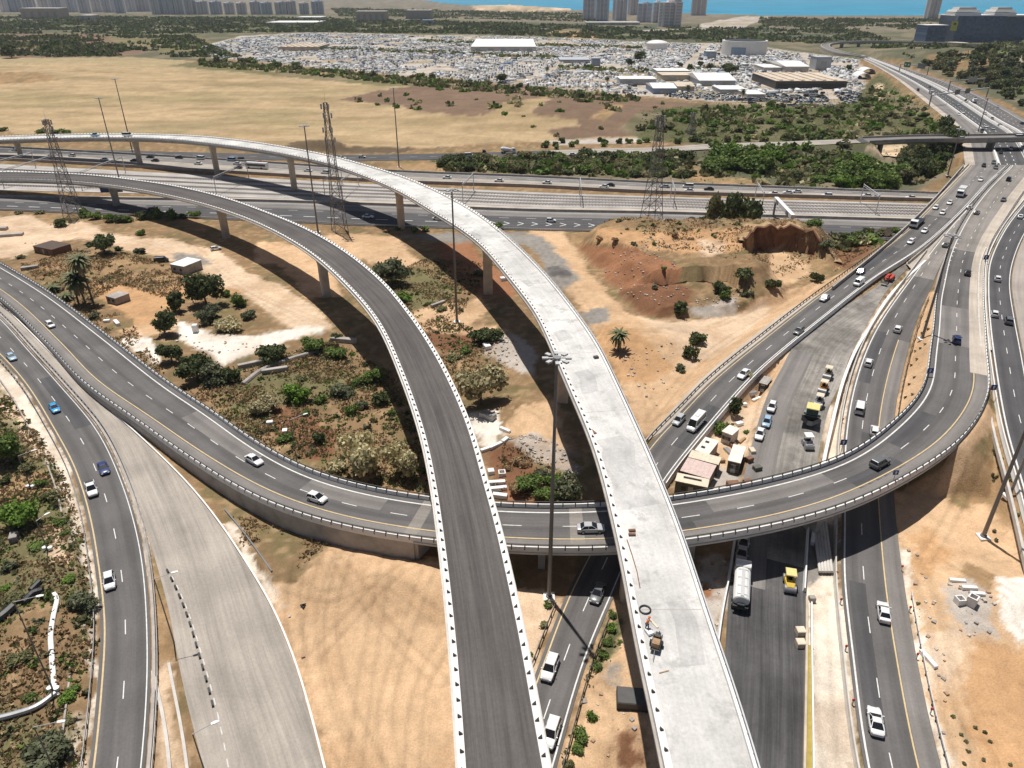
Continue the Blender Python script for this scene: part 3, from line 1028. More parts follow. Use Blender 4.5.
GF, GA, GB, GA0, GB0 = flyover('grey_flyover', 'dark asphalt flyover with white toothed kerbs curving from the left edge to bottom centre', gl_, gr_,
                               [(-60, 206), (116, 213), (224, 242), (319, 303), (425, 480), (475, 640)], M['asphalt_bridge'], M['concrete'], 0)


def toothed(root, line, inward, step=1.9, wide=.75, name='parapet', tooth=True, rail=False, near=50):
    """white kerb strip with dark fins standing in for its black triangular shadows"""
    pm = MB()
    pm.sweep(list(line), [(0, -.3), (wide * inward, -.3), (wide * inward, .42), (.12 * inward, .55), (0, .55)])
    par = fix_normals(pm.build(name, M['concrete_pale'], root))
    if tooth:
        pts = every(line, step)
        pts.sort(key=lambda q: np.linalg.norm(q[0] + np.array(root.location) - np.array((0, 0, CAMH))))

        def fin(mb, p, h):  # dark wedge drawn where the kerb shows triangular shade
            r = np.array((math.sin(h), -math.cos(h), 0)) * inward
            f = np.array((math.cos(h), math.sin(h), 0)) * .10
            a0, a1, a2 = p + r * .24, p + r * (wide - .06), p + r * .28
            z = [np.array((0, 0, .38)), np.array((0, 0, .41)), np.array((0, 0, .9))]
            vs = [a0 - f + z[0], a1 - f + z[1], a2 - f + z[2], a0 + f + z[0], a1 + f + z[1], a2 + f + z[2]]
            mb.add(vs, [(0, 1, 2), (5, 4, 3), (0, 3, 4, 1), (1, 4, 5, 2), (2, 5, 3, 0)])
        one = MB()
        fin(one, np.zeros(3), 0.0)
        first = None
        for p, h in pts[:near]:
            if first is None:
                first = fix_normals(one.build('shade_fin', M['steel_dark'], par))
                o_ = first
            else:
                o_ = first.copy()
                COL.objects.link(o_)
            o_.location = p
            o_.rotation_euler = (0, 0, h)
        br = MB()
        for p, h in pts[near:]:
            fin(br, p, h)
        fix_normals(br.build('shade_fin_row', M['steel_dark'], par))['kind'] = 'stuff'
    if rail:
        rl = MB()
        top = line + np.array((0, 0, 1.0))
        rl.sweep(list(offset(top, .2 * inward)), [(-.07, -.07), (.07, -.07), (.07, .07), (-.07, .07)])
        for p, h in every(offset(line, .2 * inward), 2.0):
            rl.box((p[0], p[1], p[2] + .7), (.1, .1, .7), h)
        fix_normals(rl.build('railing', M['galv'], par))
    return par


# A runs from far left to the bottom, so inward (towards B) is the left of travel
toothed(GF, GA0, -1)
toothed(GF, GB0, 1)
toothed(WF, WA0, -1, 2.1)
wk = next(i for i in range(len(WB)) if PX(*WB[i])[1] > 232 and PX(*WB[i])[0] > 400)
toothed(WF, WB0[:wk], 1, 2.1)
toothed(WF, WB0[wk - 1:], 1, wide=.5, tooth=False, rail=True)

# grey pour patches and joints on the white deck
M['deck_grey'] = pavement('deck_grey', (.47, .46, .445), track=0, patch=.25, streak=.1, stain=.5)
for t0, t1, f0, f1 in [(.905, .93, .1, .75), (.872, .884, .25, .6), (.845, .852, .2, .55), (.955, .968, .5, .8), (.80, .806, .3, .6), (.735, .745, .1, .5)]:
    A_, B_ = cut(WA0, t0, t1), cut(WB0, t0, t1)
    A_, B_ = at(A_, B_, f=f0, dz=.012), at(A_, B_, f=f1, dz=.012)
    j = (B_ - A_)
    A_ += j * .12 * np.sin(np.arange(len(A_)) * 1.7)[:, None]
    B_ -= j * .14 * np.cos(np.arange(len(A_)) * 2.3)[:, None]
    A_[:, 2] = B_[:, 2] = (A_[:, 2] + B_[:, 2]) / 2
    ribbon('deck_patch', A_, B_, M['deck_grey'], WF, cols=3, skirt=0)
mk = MB()
a_, b_ = at(WA0, WB0, m=.8, dz=.016), at(WA0, WB0, m=-.6, dz=.016)
for i in range(8, len(a_) - 2, 11):
    q = np.array([a_[i], (a_[i] + b_[i]) / 2, b_[i]])
    if i % 3:
        dash(mk, q, .05)
mk.build('joint_line', M['concrete_old'], WF)

La, Lb = rel(LOOP[0]), rel(LOOP[1])
for u in (419, 566):
    i = min(range(nL), key=lambda i: abs(cxy[i][0] - u) + (0 if cxy[i][1] > 400 else 500))
    ribbon('expansion_joint', at(La[i:i + 2], Lb[i:i + 2], m=.3, dz=.012), at(La[i:i + 2], Lb[i:i + 2], m=-.3, dz=.012), M['asphalt_mid'], loop, cols=3, skirt=0)
for k, (u, w, f0, f1) in enumerate([(300, 9, .12, .44), (640, 5, .46, .76), (720, 12, .13, .44), (850, 7, .46, .77), (180, 14, .14, .44), (905, 9, .12, .45)]):
    i = min(range(nL), key=lambda i: abs(cxy[i][0] - u) + (0 if cxy[i][1] > 300 else 500))
    ribbon('resurfaced_patch', at(La[i:i + w], Lb[i:i + w], f=f0, dz=.008), at(La[i:i + w], Lb[i:i + w], f=f1, dz=.008), M['asphalt_dark' if k % 2 else 'asphalt_old'], loop, cols=3, skirt=0)
for key, frs in (('left', [(.30, .36, .08, .46), (.55, .66, .5, .92)]), ('slip', [(.05, .13, .12, .38), (.2, .25, .36, .7), (.3, .38, .1, .36)]), ('under', [(.22, .27, .5, .9), (.5, .58, .1, .5)])):
    A_, B_ = ROADS[key]
    for t0, t1, f0, f1 in frs:
        a_, b_ = int(len(A_) * t0), int(len(A_) * t1)
        ribbon('resurfaced_patch', at(A_[a_:b_], B_[a_:b_], f=f0, dz=.008), at(A_[a_:b_], B_[a_:b_], f=f1, dz=.008), M['asphalt_dark'], None, cols=3, skirt=0)
# ------------------------------------------------------------------ terrain: one sheet out to the coast
rows = np.concatenate([np.arange(1000, 700, -3), np.arange(700, 320, -2), np.arange(320, 215, -.7), np.arange(215, 60, -1.4), np.arange(60, 14, -.8), np.arange(14, -1.5, -1.0)])
colsu = np.arange(-420, 1446, 3.0)
UU, VV = np.meshgrid(colsu, rows)
b_ = (VV - 384) / F
t_ = CAMH / (SP + b_ * CP)
GX, GY = (UU - 512) / F * t_, (CP - b_ * SP) * t_
nR, nC = UU.shape
gx, gy = GX.ravel(), GY.ravel()

SCR = dict(
    sand=(.58, .395, .24), sand2=(.52, .315, .165), pale=(.64, .48, .335), white=(.80, .74, .66), dry=(.25, .165, .09), dry2=(.33, .215, .115),
    red=(.31, .15, .08), dark=(.13, .095, .06), green=(.105, .105, .05), olive=(.17, .15, .075), gold=(.43, .315, .185), gold2=(.36, .28, .16),
    grey=(.26, .24, .215), conc=(.74, .65, .54), brownf=(.19, .128, .088), scrub=(.115, .115, .07), scrubd=(.085, .095, .06), far=(.17, .15, .11), rub=(.46, .41, .36), asph=(.14, .13, .125),
    dkred=(.20, .10, .055))


def z4(pts, ox, oy, k=4.0):
    return [(x / k + ox, y / k + oy) for x, y in pts]


REG = [
    # far land
    ('far', [(-500, -20), (1500, -20), (1500, 60), (-500, 60)]),
    ('scrub', [(-500, 14), (0, 14), (330, 14), (470, 20), (600, 24), (720, 24), (1500, 22), (1500, 60), (-500, 60)]),
    ('brownf', [(-500, 32), (120, 34), (200, 44), (130, 56), (0, 58), (-500, 58)]),
    ('olive', [(100, 34), (200, 36), (240, 56), (130, 50)]),
    ('far', [(770, 17), (1000, 17), (1000, 32), (770, 32)]),
    ('far', [(320, 3), (480, 5), (600, 14), (600, 24), (380, 14)]),
    ('pale', [(470, 6), (490, 3.5), (540, 4), (580, 9), (560, 11), (500, 11), (478, 10)]),
    ('scrubd', [(520, 24), (640, 24), (760, 28), (860, 30), (860, 42), (700, 42), (600, 36), (512, 30)]),
    ('sand2', [(548, 32), (575, 30), (600, 38), (570, 39)]),
    ('rub', [(700, 24), (745, 16), (770, 17), (735, 30), (700, 31)]),
    # yard
    ('rub', [(195, 48), (240, 36), (310, 32), (420, 35), (520, 36), (640, 42), (740, 44), (860, 60), (870, 100), (840, 110), (740, 104), (650, 96), (560, 90), (480, 82), (400, 76), (300, 66), (215, 58)]),
    # field
    ('gold', [(-500, 57), (0, 58), (130, 57), (200, 62), (300, 70), (360, 80), (420, 80), (560, 92), (660, 104), (720, 112), (660, 140), (520, 142), (400, 150), (300, 150), (150, 140), (-500, 134)]),
    ('gold2', [(-500, 57), (0, 58), (130, 57), (200, 62), (330, 74), (300, 78), (180, 70), (100, 64), (-500, 66)]),
    ('olive', [(168, 66), (190, 62), (256, 70), (380, 79), (470, 88), (380, 86), (256, 74)]),
    ('dry2', [(-500, 70), (40, 72), (60, 80), (20, 84), (-500, 82)]),
    ('brownf', [(338, 100), (380, 90), (440, 84), (520, 84), (600, 94), (700, 104), (720, 116), (650, 136), (560, 139), (545, 131), (580, 126), (575, 120), (530, 113), (470, 116), (420, 112), (400, 106)]),
    ('gold', [(488, 114), (505, 103), (545, 97), (551, 99), (530, 112), (540, 118), (575, 121), (540, 133), (520, 140), (488, 122)]),
    ('dry2', [(590, 118), (610, 104), (625, 104), (605, 120)]),
    ('dark', [(280, 150), (290, 143), (310, 139), (335, 140), (348, 146), (420, 148), (400, 153), (300, 153)]),
    ('dry', [(-500, 132), (0, 131), (20, 134), (60, 134), (130, 138), (250, 148), (330, 152), (330, 156), (200, 152), (0, 146), (-500, 140)]),
    ('rub', [(540, 141), (620, 138), (700, 138), (735, 136), (735, 140), (640, 143), (560, 145)]),
    # green belts on the right
    ('green', [(640, 112), (700, 104), (760, 106), (850, 104), (865, 86), (880, 72), (900, 92), (950, 130), (940, 142), (860, 148), (720, 146), (640, 140), (620, 128)]),
    ('pale', [(864, 117), (876, 104), (876, 84), (884, 84), (881, 104), (871, 118)]),
    ('scrub', [(430, 156), (540, 152), (700, 149), (860, 146), (960, 140), (950, 170), (915, 194), (800, 190), (690, 184), (520, 175), (430, 168)]),
    ('dry2', [(500, 176), (690, 182), (800, 188), (910, 192), (910, 195), (790, 191), (640, 185), (500, 179)]),
    ('dry2', [(686, 168), (692, 164), (705, 176), (760, 180), (760, 186), (690, 182)]),
    ('dry2', [(390, 162), (445, 163), (480, 172), (440, 174), (390, 170)]),
    ('pale', [(866, 147), (905, 144), (912, 150), (900, 158), (880, 156)]),
    ('scrub', [(905, 48), (1500, 40), (1500, 140), (1040, 122), (1010, 104), (980, 92), (950, 80), (915, 68)]),
    ('dry', [(925, 55), (985, 50), (1000, 60), (960, 75), (925, 66)]),
    ('rub', [(1010, 48), (1024, 46), (1024, 78), (1014, 66)]),
    ('dry', [(0, 140), (100, 146), (260, 160), (140, 152)]),
    # verges
    ('dry', [(-300, 158), (0, 160), (130, 168), (260, 176), (400, 183), (530, 187), (790, 197), (910, 200), (910, 203), (790, 200), (530, 192), (400, 186), (260, 178), (0, 164), (-300, 160)]),
    # near side base
    ('dry', [(-500, 205), (0, 210), (260, 224), (400, 228), (530, 231), (700, 234), (830, 238), (905, 240), (1500, 240), (1500, 1100), (-500, 1100)]),
    # upper left plots
    ('pale', z4([(-900, 90), (0, 95), (130, 95), (200, 130), (330, 120), (420, 160), (700, 190), (850, 230), (1024, 330), (1100, 360), (1240, 440), (1320, 540), (1200, 570), (1024, 440), (900, 380), (760, 290), (620, 250), (520, 240), (360, 190), (240, 200), (0, 275), (-900, 275)], 0, 192)),
    ('dry2', z4([(130, 100), (200, 80), (330, 100), (320, 120), (200, 130)], 0, 192)),
    ('dry', z4([(420, 130), (500, 130), (620, 150), (560, 180), (440, 160)], 0, 192)),
    ('dry2', z4([(680, 100), (740, 95), (860, 140), (870, 180), (760, 140)], 0, 192)),
    ('dry2', z4([(60, 300), (300, 235), (560, 250), (770, 330), (720, 400), (560, 385), (360, 345), (200, 340)], 0, 192)),
    ('sand2', z4([(370, 360), (600, 400), (780, 345), (1000, 400), (720, 425), (690, 490), (560, 545), (430, 440), (360, 400)], 0, 192)),
    ('dry', z4([(290, 450), (430, 460), (560, 540), (500, 620), (640, 700), (720, 768), (620, 768), (450, 620)], 0, 192)),
    ('white', z4([(690, 510), (830, 560), (1024, 570), (1100, 560), (1180, 540), (1300, 545), (1200, 590), (1024, 640), (900, 690), (850, 660), (720, 590)], 0, 192)),
    ('white', z4([(500, 595), (560, 570), (620, 605), (650, 690), (560, 640)], 0, 192)),
    ('sand', z4([(480, 545), (600, 530), (680, 490), (720, 520), (660, 580), (520, 590)], 0, 192)),
    ('grey', z4([(690, 240), (780, 250), (860, 290), (800, 300), (700, 270)], 0, 192)),
    # between the flyovers
    ('sand', z4([(0, 200), (160, 210), (330, 165), (560, 178), (660, 290), (480, 310), (440, 265), (330, 300), (340, 420), (200, 420), (100, 300), (0, 290)], 256, 192)),
    ('red', z4([(700, 210), (860, 190), (900, 260), (1024, 340), (1024, 420), (900, 420), (760, 300)], 256, 192)),
    ('dry', z4([(300, 150), (1100, 160), (1100, 176), (560, 176), (330, 168)], 256, 192)),
    ('olive', z4([(470, 280), (640, 300), (800, 380), (780, 430), (620, 475), (540, 410)], 256, 192)),
    ('sand', z4([(600, 480), (780, 455), (900, 420), (940, 470), (860, 520), (1024, 560), (840, 560), (640, 555)], 256, 192)),
    ('grey', z4([(560, 165), (1024, 165), (1024, 190), (800, 200), (580, 180)], 256, 192)),
    ('dkred', z4([(660, 560), (860, 560), (920, 600), (840, 640), (760, 640)], 256, 192)),
    ('rub', z4([(940, 590), (1024, 560), (1124, 640), (1124, 720), (1020, 700), (900, 640)], 256, 192)),
    # plot inside the loop
    ('dry', z4([(0, 20), (200, 0), (560, 0), (640, 200), (690, 460), (400, 410), (200, 350), (0, 230), (-150, 60), (-300, -60), (-100, -70)], 256, 384)),
    ('olive', z4([(-160, 10), (60, -60), (380, -40), (360, 60), (240, 40), (100, 90)], 256, 384)),
    ('dkred', z4([(60, 90), (220, 100), (330, 200), (300, 300), (180, 300), (90, 210)], 256, 384)),
    ('dry2', z4([(380, 370), (500, 330), (650, 380), (690, 455), (520, 430)], 256, 384)),
    ('olive', z4([(-120, 60), (60, 110), (60, 200), (-60, 150)], 256, 384)),
    # between flyovers, lower
    ('sand', [(506, 424), (520, 405), (556, 398), (566, 440), (570, 452), (540, 444), (506, 432)]),
    ('rub', [(505, 440), (530, 432), (560, 447), (582, 470), (575, 478), (545, 462)]),
    ('white', [(470, 416), (495, 412), (505, 430), (488, 446), (476, 440)]),
    ('dkred', [(482, 448), (512, 444), (545, 470), (560, 500), (505, 506), (490, 480)]),
    ('red', [(505, 488), (540, 485), (560, 506), (505, 506)]),
    # right of white flyover: sand and mound
    ('sand', z4([(60, 150), (200, 155), (260, 240), (330, 330), (400, 420), (480, 500), (600, 515), (760, 515), (880, 495), (1024, 410), (1180, 380), (1400, 290), (1400, 330), (1024, 560), (760, 768), (640, 900), (560, 980), (500, 950), (430, 768), (300, 520), (180, 330), (100, 240)], 512, 192)),
    ('pale', z4([(480, 500), (600, 515), (760, 515), (880, 495), (1024, 430), (1024, 500), (860, 620), (700, 720), (640, 600)], 512, 192)),
    ('sand2', z4([(330, 560), (420, 520), (520, 560), (640, 700), (560, 768), (430, 768)], 512, 192)),
    ('grey', z4([(0, 160), (130, 178), (180, 240), (280, 350), (230, 390), (160, 380), (110, 250), (0, 195)], 512, 192)),
    ('asph', z4([(130, 310), (180, 298), (240, 320), (240, 345), (170, 345)], 512, 192)),
    ('grey', z4([(270, 480), (380, 460), (390, 510), (300, 540)], 512, 192)),
    ('dry2', z4([(230, 170), (330, 130), (600, 140), (900, 150), (1024, 130), (1170, 150), (1270, 250), (1330, 310), (1024, 400), (880, 480), (750, 505), (560, 505), (480, 470), (400, 360), (300, 280), (250, 230)], 512, 192)),
    ('dry', z4([(250, 170), (420, 180), (700, 170), (1000, 150), (1180, 165), (1000, 300), (700, 290), (400, 260)], 512, 192)),
    ('sand2', z4([(330, 140), (520, 160), (760, 150), (1000, 140), (1000, 220), (860, 240), (640, 240), (460, 210), (330, 200)], 512, 192)),
    ('red', z4([(260, 210), (480, 220), (640, 280), (700, 330), (560, 400), (430, 400), (360, 320)], 512, 192)),
    ('dkred', z4([(430, 400), (560, 360), (720, 380), (720, 480), (600, 505), (500, 480)], 512, 192)),
    ('dkred', z4([(520, 320), (700, 320), (720, 350), (540, 360)], 512, 192)),
    ('dry', z4([(690, 280), (860, 300), (930, 380), (820, 460), (720, 440)], 512, 192)),
    ('rub', z4([(700, 460), (800, 450), (900, 420), (900, 490), (760, 510)], 512, 192)),
    ('pale', z4([(740, 190), (860, 200), (850, 250), (760, 250)], 512, 192)),
    ('sand', z4([(0, 210), (100, 260), (180, 300), (130, 350), (0, 410)], 768, 192)),
    ('dkred', z4([(-60, 165), (0, 128), (80, 128), (150, 160), (200, 215), (180, 270), (120, 235), (20, 220), (-40, 225)], 768, 192)),  # dark red earth, also painting the shade inside the pit
    ('scrub', z4([(240, 170), (560, 115), (545, 150), (440, 215), (340, 300), (270, 270)], 768, 192)),
    ('dkred', z4([(270, 230), (440, 200), (400, 250), (320, 310), (280, 300)], 768, 192)),
    # site between under road and site strip
    ('pale', [(676, 490), (700, 440), (747, 386), (790, 346), (820, 322), (790, 356), (770, 395), (752, 440), (735, 500)]),
    ('sand', [(713, 445), (722, 440), (742, 450), (730, 470), (715, 462)]),
    ('rub', [(716, 470), (745, 470), (745, 500), (716, 500)]),
    ('sand', [(735, 400), (760, 380), (790, 350), (775, 385), (755, 405)]),
    # strip between site strip and slip road
    ('conc', [(800, 800), (806, 650), (805, 590), (812, 530), (820, 440), (840, 385), (852, 353), (864, 330), (890, 292), (918, 262), (950, 235), (913, 275), (873, 332), (853, 384), (843, 444), (841, 524), (841, 576), (849, 651), (866, 800)]),
    ('grey', [(805, 590), (812, 530), (822, 522), (840, 524), (841, 570), (828, 572)]),
    ('conc', [(806, 650), (806, 600), (838, 590), (848, 660), (864, 800), (812, 800)]),
    # planter between slip road and loop
    ('sand', [(896, 420), (900, 384), (918, 317), (933, 289), (939, 289), (934, 330), (931, 350), (925, 386), (905, 412)]),
    # right sand
    ('sand', [(895, 548), (912, 530), (950, 500), (985, 440), (988, 408), (996, 440), (1020, 540), (1100, 640), (1200, 800), (1200, 1000), (980, 1000), (940, 768), (905, 610)]),
    ('sand', [(890, 500), (940, 470), (985, 400), (990, 420), (965, 500), (895, 556)]),
    ('dry2', [(950, 500), (985, 430), (992, 425), (1015, 530), (1005, 535), (985, 500), (965, 510)]),
    ('conc', [(895, 548), (905, 548), (918, 640), (960, 800), (941, 800), (917, 668)]),
    ('sand2', [(905, 540), (935, 530), (950, 560), (930, 580), (908, 570)]),
    ('rub', [(945, 590), (970, 575), (995, 600), (1000, 640), (965, 640), (950, 620)]),
    ('white', [(998, 580), (1040, 570), (1060, 640), (1020, 650), (1005, 615)]),
    ('dry2', [(965, 560), (1000, 575), (985, 590), (960, 580)]),
    ('pale', [(912, 648), (930, 636), (952, 632), (968, 650), (974, 682), (960, 692), (935, 672)]),
    ('white', [(915, 645), (926, 643), (932, 664), (920, 660)]),
    ('sand2', [(975, 640), (1040, 660), (1060, 800), (990, 800), (965, 700)]),
    # bottom sand between closed carriageway and grey flyover
    ('sand', [(262, 575), (285, 552), (330, 542), (412, 556), (500, 556), (500, 900), (345, 900), (323, 768), (311, 721), (296, 668), (273, 611)]),
    ('dry', [(228, 512), (250, 508), (330, 545), (322, 556), (290, 585), (262, 580), (248, 560)]),
    ('conc', [(217, 521), (230, 520), (262, 572), (285, 600), (276, 606), (250, 571)]),
    # bottom centre
    ('sand', [(594, 641), (612, 601), (650, 590), (690, 650), (740, 800), (560, 800), (575, 701)]),
    ('green', [(600, 632), (612, 606), (622, 640), (605, 668), (592, 668)]),
    ('grey', [(604, 668), (622, 664), (630, 678), (618, 686)]),
    ('pale', [(500, 600), (520, 585), (560, 600), (532, 680), (515, 740)]),
    ('dkred', [(620, 735), (650, 730), (660, 768), (630, 775)]),
    # site right of white flyover, below loop
    ('rub', [(690, 600), (700, 560), (729, 560), (729, 590), (718, 640), (705, 640)]),
    ('red', [(697, 580), (712, 584), (716, 600), (702, 600)]),
    # left verge
    ('olive', [(-400, 380), (0, 372), (20, 392), (46, 440), (68, 475), (84, 530), (94, 580), (98, 640), (90, 720), (82, 900), (-400, 900)]),
    ('dry', [(-400, 620), (0, 610), (60, 600), (92, 640), (88, 720), (60, 740), (0, 690), (-400, 690)]),
    ('dry2', [(-400, 500), (0, 470), (50, 470), (60, 500), (20, 510), (-400, 540)]),
    ('pale', [(50, 520), (62, 530), (75, 560), (72, 575), (58, 562)]),
    ('conc', [(-200, 300), (-100, 300), (0, 362), (24, 388), (49, 430), (71, 472), (86, 521), (95, 578), (100, 626), (96, 690), (88, 768), (80, 768), (88, 690), (92, 626), (86, 578), (76, 530), (60, 482), (36, 436), (12, 404), (-10, 378), (-200, 310)]),
    ('pale', [(0, 392), (12, 404), (36, 440), (44, 452), (36, 452), (20, 430), (0, 408)]),
    # strip between left road and closed carriageway
    ('conc', [(-60, 268), (0, 318), (32, 353), (61, 385), (100, 432), (125, 485), (140, 535), (148, 577), (152, 640), (158, 577), (149, 539), (130, 489), (107, 438), (70, 389), (40, 357), (5, 322), (-60, 280)]),
    ('dry2', [(150, 560), (160, 565), (170, 600), (172, 650), (175, 660), (155, 680), (150, 640)]),
    ('pale', [(152, 680), (172, 660), (178, 700), (190, 768), (176, 800), (165, 768), (158, 700)]),
]


def inside(poly, u, v):
    r = np.zeros(u.shape, bool)
    n = len(poly)
    for i in range(n):
        x0, y0 = poly[i]
        x1, y1 = poly[(i + 1) % n]
        if y0 == y1:
            continue
        c = ((y0 > v) != (y1 > v)) & (u < (x1 - x0) * (v - y0) / (y1 - y0) + x0)
        r ^= c
    return r


# ---- height
def bump(u, v, rx, ry, h, p=2.0, rz=0.0, z=0.0):
    c = P(u, v, z)
    x, y = gx - c[0], gy - c[1]
    ca, sa = math.cos(rz), math.sin(rz)
    a, b = (x * ca + y * sa) / rx, (-x * sa + y * ca) / ry
    d = np.sqrt(a * a + b * b)
    return h * np.clip(1.5 - 1.5 * d ** p, 0, 1) * np.where(d < 1, 1, 0) if p > 4 else h * np.exp(-(d ** p) * 1.2)


near = gy < 420
hz = -0.32 * fbm(gx / 9, gy / 9, 3) - 0.12 * vnoise(gx / 1.7, gy / 1.7, 8)
hz = np.where(gy > 420, -0.5, hz)
# quarry mound beside the motorway: plateau with eroded edges
mound = [(588, 232), (640, 226), (720, 226), (800, 230), (835, 240), (842, 262), (836, 285), (800, 296), (752, 312), (700, 318), (650, 318), (624, 300), (600, 272), (578, 250)]
mw = [P(u, v, 0) for u, v in mound]
mx, my = np.array([p[0] for p in mw]), np.array([p[1] for p in mw])


def poly_sd(px, py, X, Y):
    """signed distance (positive inside) from points to a polygon"""
    n = len(px)
    best = np.full(X.shape, 1e9)
    ins = np.zeros(X.shape, bool)
    for i in range(n):
        x0, y0, x1, y1 = px[i], py[i], px[(i + 1) % n], py[(i + 1) % n]
        dx, dy = x1 - x0, y1 - y0
        t = np.clip(((X - x0) * dx + (Y - y0) * dy) / (dx * dx + dy * dy), 0, 1)
        best = np.minimum(best, np.hypot(X - x0 - t * dx, Y - y0 - t * dy))
        if y0 != y1:
            ins ^= ((y0 > Y) != (y1 > Y)) & (X < (x1 - x0) * (Y - y0) / (y1 - y0) + x0)
    return np.where(ins, best, -best)


sel = (gx > 0) & (gx < 160) & (gy > 150) & (gy < 300)
sd = poly_sd(mx, my, gx[sel] + 3.0 * (vnoise(gx[sel] / 7, gy[sel] / 7, 30) - .5), gy[sel] + 3.0 * (vnoise(gx[sel] / 7, gy[sel] / 7, 31) - .5))
pq = P(792, 250, 4)
top = 7.6 + 2.2 * np.exp(-((gx[sel] - pq[0]) ** 2 + (gy[sel] - pq[1]) ** 2) / 700) + 2.6 * (fbm(gx[sel] / 22, gy[sel] / 22, 33) - .5) + 1.8 * (fbm(gx[sel] / 5, gy[sel] / 5, 34) - .5) + .9 * (fbm(gx[sel] / 1.8, gy[sel] / 1.8, 39) - .5)
mz = np.minimum(top, np.maximum(0, sd) * (.45 + .7 * vnoise(gx[sel] / 9, gy[sel] / 9, 35))) + np.clip(sd, 0, 2) * .9 * (fbm(gx[sel] / 3, gy[sel] / 3, 36) - .5)
# cut bank in the front and the pit on the right
pc = P(668, 280, 4)
ang = (gx[sel] - pc[0]) * .95 + (gy[sel] - pc[1]) * .3
dcut = (gy[sel] - pc[1]) - .1 * (gx[sel] - pc[0])
mz = np.where((np.abs(ang) < 18) & (dcut < 0) & (dcut > -26) & (mz > 3.0), np.minimum(mz, np.maximum(1.2, 3.0 + dcut * .08 + .8 * vnoise(gx[sel] / 3, gy[sel] / 3, 37))), mz)
pp = P(789, 264, 2)
pa, pb_ = (gx[sel] - pp[0]) / 17, (gy[sel] - pp[1]) / 19
pr = np.sqrt(pa * pa + pb_ * pb_) + .25 * (vnoise(gx[sel] / 4, gy[sel] / 4, 38) - .5)
mz = np.where(pr < 1, np.minimum(mz, .8 + np.clip(pr - .88, 0, 1) * 95 * (gy[sel] > pp[1] - 3) + 1.5 * np.clip(pr - .4, 0, 1)), mz)
hh = hz.copy()
hh[sel] += mz
# heaps and embankments
for (u, v, rx, ry, h, rz) in [
        (360, 575, 20, 7, 2.0, -.1), (420, 585, 9, 6, 1.2, 0),
        (560, 274, 5, 3, 1.3, 0), (118, 268, 22, 6, 1.6, -.2), (165, 285, 14, 5, 1.6, -.3), (70, 312, 10, 5, 1.0, 0),
        (540, 410, 12, 7, 1.6, .2), (540, 450, 8, 3.5, 1.6, -.5), (520, 490, 10, 6, 2.0, 0), (618, 335, 5, 5, 1.0, 0),
        (650, 345, 10, 8, 2.2, .4), (675, 330, 9, 4, 1.2, 0), (730, 380, 6, 4, .6, 0), (640, 740, 6, 4, 1.6, 0), (618, 690, 4, 5, 1.0, 0),
        (970, 600, 9, 6, .8, 0), (1010, 610, 12, 9, 1.8, 0), (950, 650, 5, 6, .7, 0), (975, 520, 9, 9, 1.3, 0),
        (60, 560, 12, 14, 1.0, 0), (20, 640, 10, 14, 1.4, 0), (30, 450, 8, 10, .9, 0), (215, 355, 12, 4, .8, 0),
        (490, 345, 8, 6, 1.2, 0), (430, 265, 8, 6, .8, 0), (460, 300, 10, 6, 1.0, 0)]:
    hh += bump(u, v, rx, ry, h, 2, rz)
# field mound, roadside spoil heaps, wooded rise on the right, dunes, coastal ridge
for (u, v, rx, ry, h) in [(520, 112, 75, 60, 7), (620, 122, 60, 30, 4), (470, 141, 13, 7, 4), (500, 142, 12, 7, 3.2), (320, 147, 22, 8, 4), (960, 62, 110, 190, 16), (1010, 75, 60, 90, 8),
                          (905, 24, 700, 120, 5), (575, 33, 60, 60, 9), (510, 9, 260, 200, 14), (850, 165, 40, 22, 4), (780, 160, 40, 18, 3), (930, 150, 20, 20, 3)]:
    hh += bump(u, v, rx, ry, h, 2)
hh += np.where(gy > 150, .9, .35) * (fbm(gx / 3.2, gy / 3.2, 50) - .5) * np.clip(hh, 0, 1.5)

# embankments then cuts along the roads
for pass_ in (0, 1):
    for (A, B, sa_, sb_) in GRADE:
        c = (A + B) / 2
        x0, x1, y0, y1 = c[:, 0].min() - 60, c[:, 0].max() + 60, c[:, 1].min() - 60, c[:, 1].max() + 60
        idx = np.nonzero((gx > x0) & (gx < x1) & (gy > y0) & (gy < y1))[0]
        for ch in np.array_split(idx, max(1, len(idx) // 12000)):
            if not len(ch):
                continue
            X, Y = gx[ch], gy[ch]
            d2 = (X[:, None] - c[None, :, 0]) ** 2 + (Y[:, None] - c[None, :, 1]) ** 2
            i = d2.argmin(1)
            ax, ay = A[i, 0], A[i, 1]
            dx, dy = B[i, 0] - ax, B[i, 1] - ay
            W = np.hypot(dx, dy)
            dx, dy = dx / W, dy / W
            s = (X - ax) * dx + (Y - ay) * dy
            tl = np.abs((X - c[i, 0]) * -dy + (Y - c[i, 1]) * dx)
            over = np.where((i == 0) | (i == len(c) - 1), np.maximum(0, tl - 2.0), 0)
            zrd = A[i, 2] + (B[i, 2] - A[i, 2]) * np.clip(s / W, 0, 1)
            oa, ob = np.maximum(0, -s), np.maximum(0, s - W)
            if pass_ == 0:
                lim = zrd - .12 - np.maximum(oa - (.6 if sa_ < 30 else -.9), 0) * sa_ - np.maximum(ob - (.6 if sb_ < 30 else -.9), 0) * sb_ - over * 1.0
                hh[ch] = np.maximum(hh[ch], lim)
            else:
                lim = zrd - .12 + np.maximum(0, oa - 1.2) * 1.1 + np.maximum(0, ob - 1.2) * 1.1 + over * 1.2
                hh[ch] = np.minimum(hh[ch], lim)

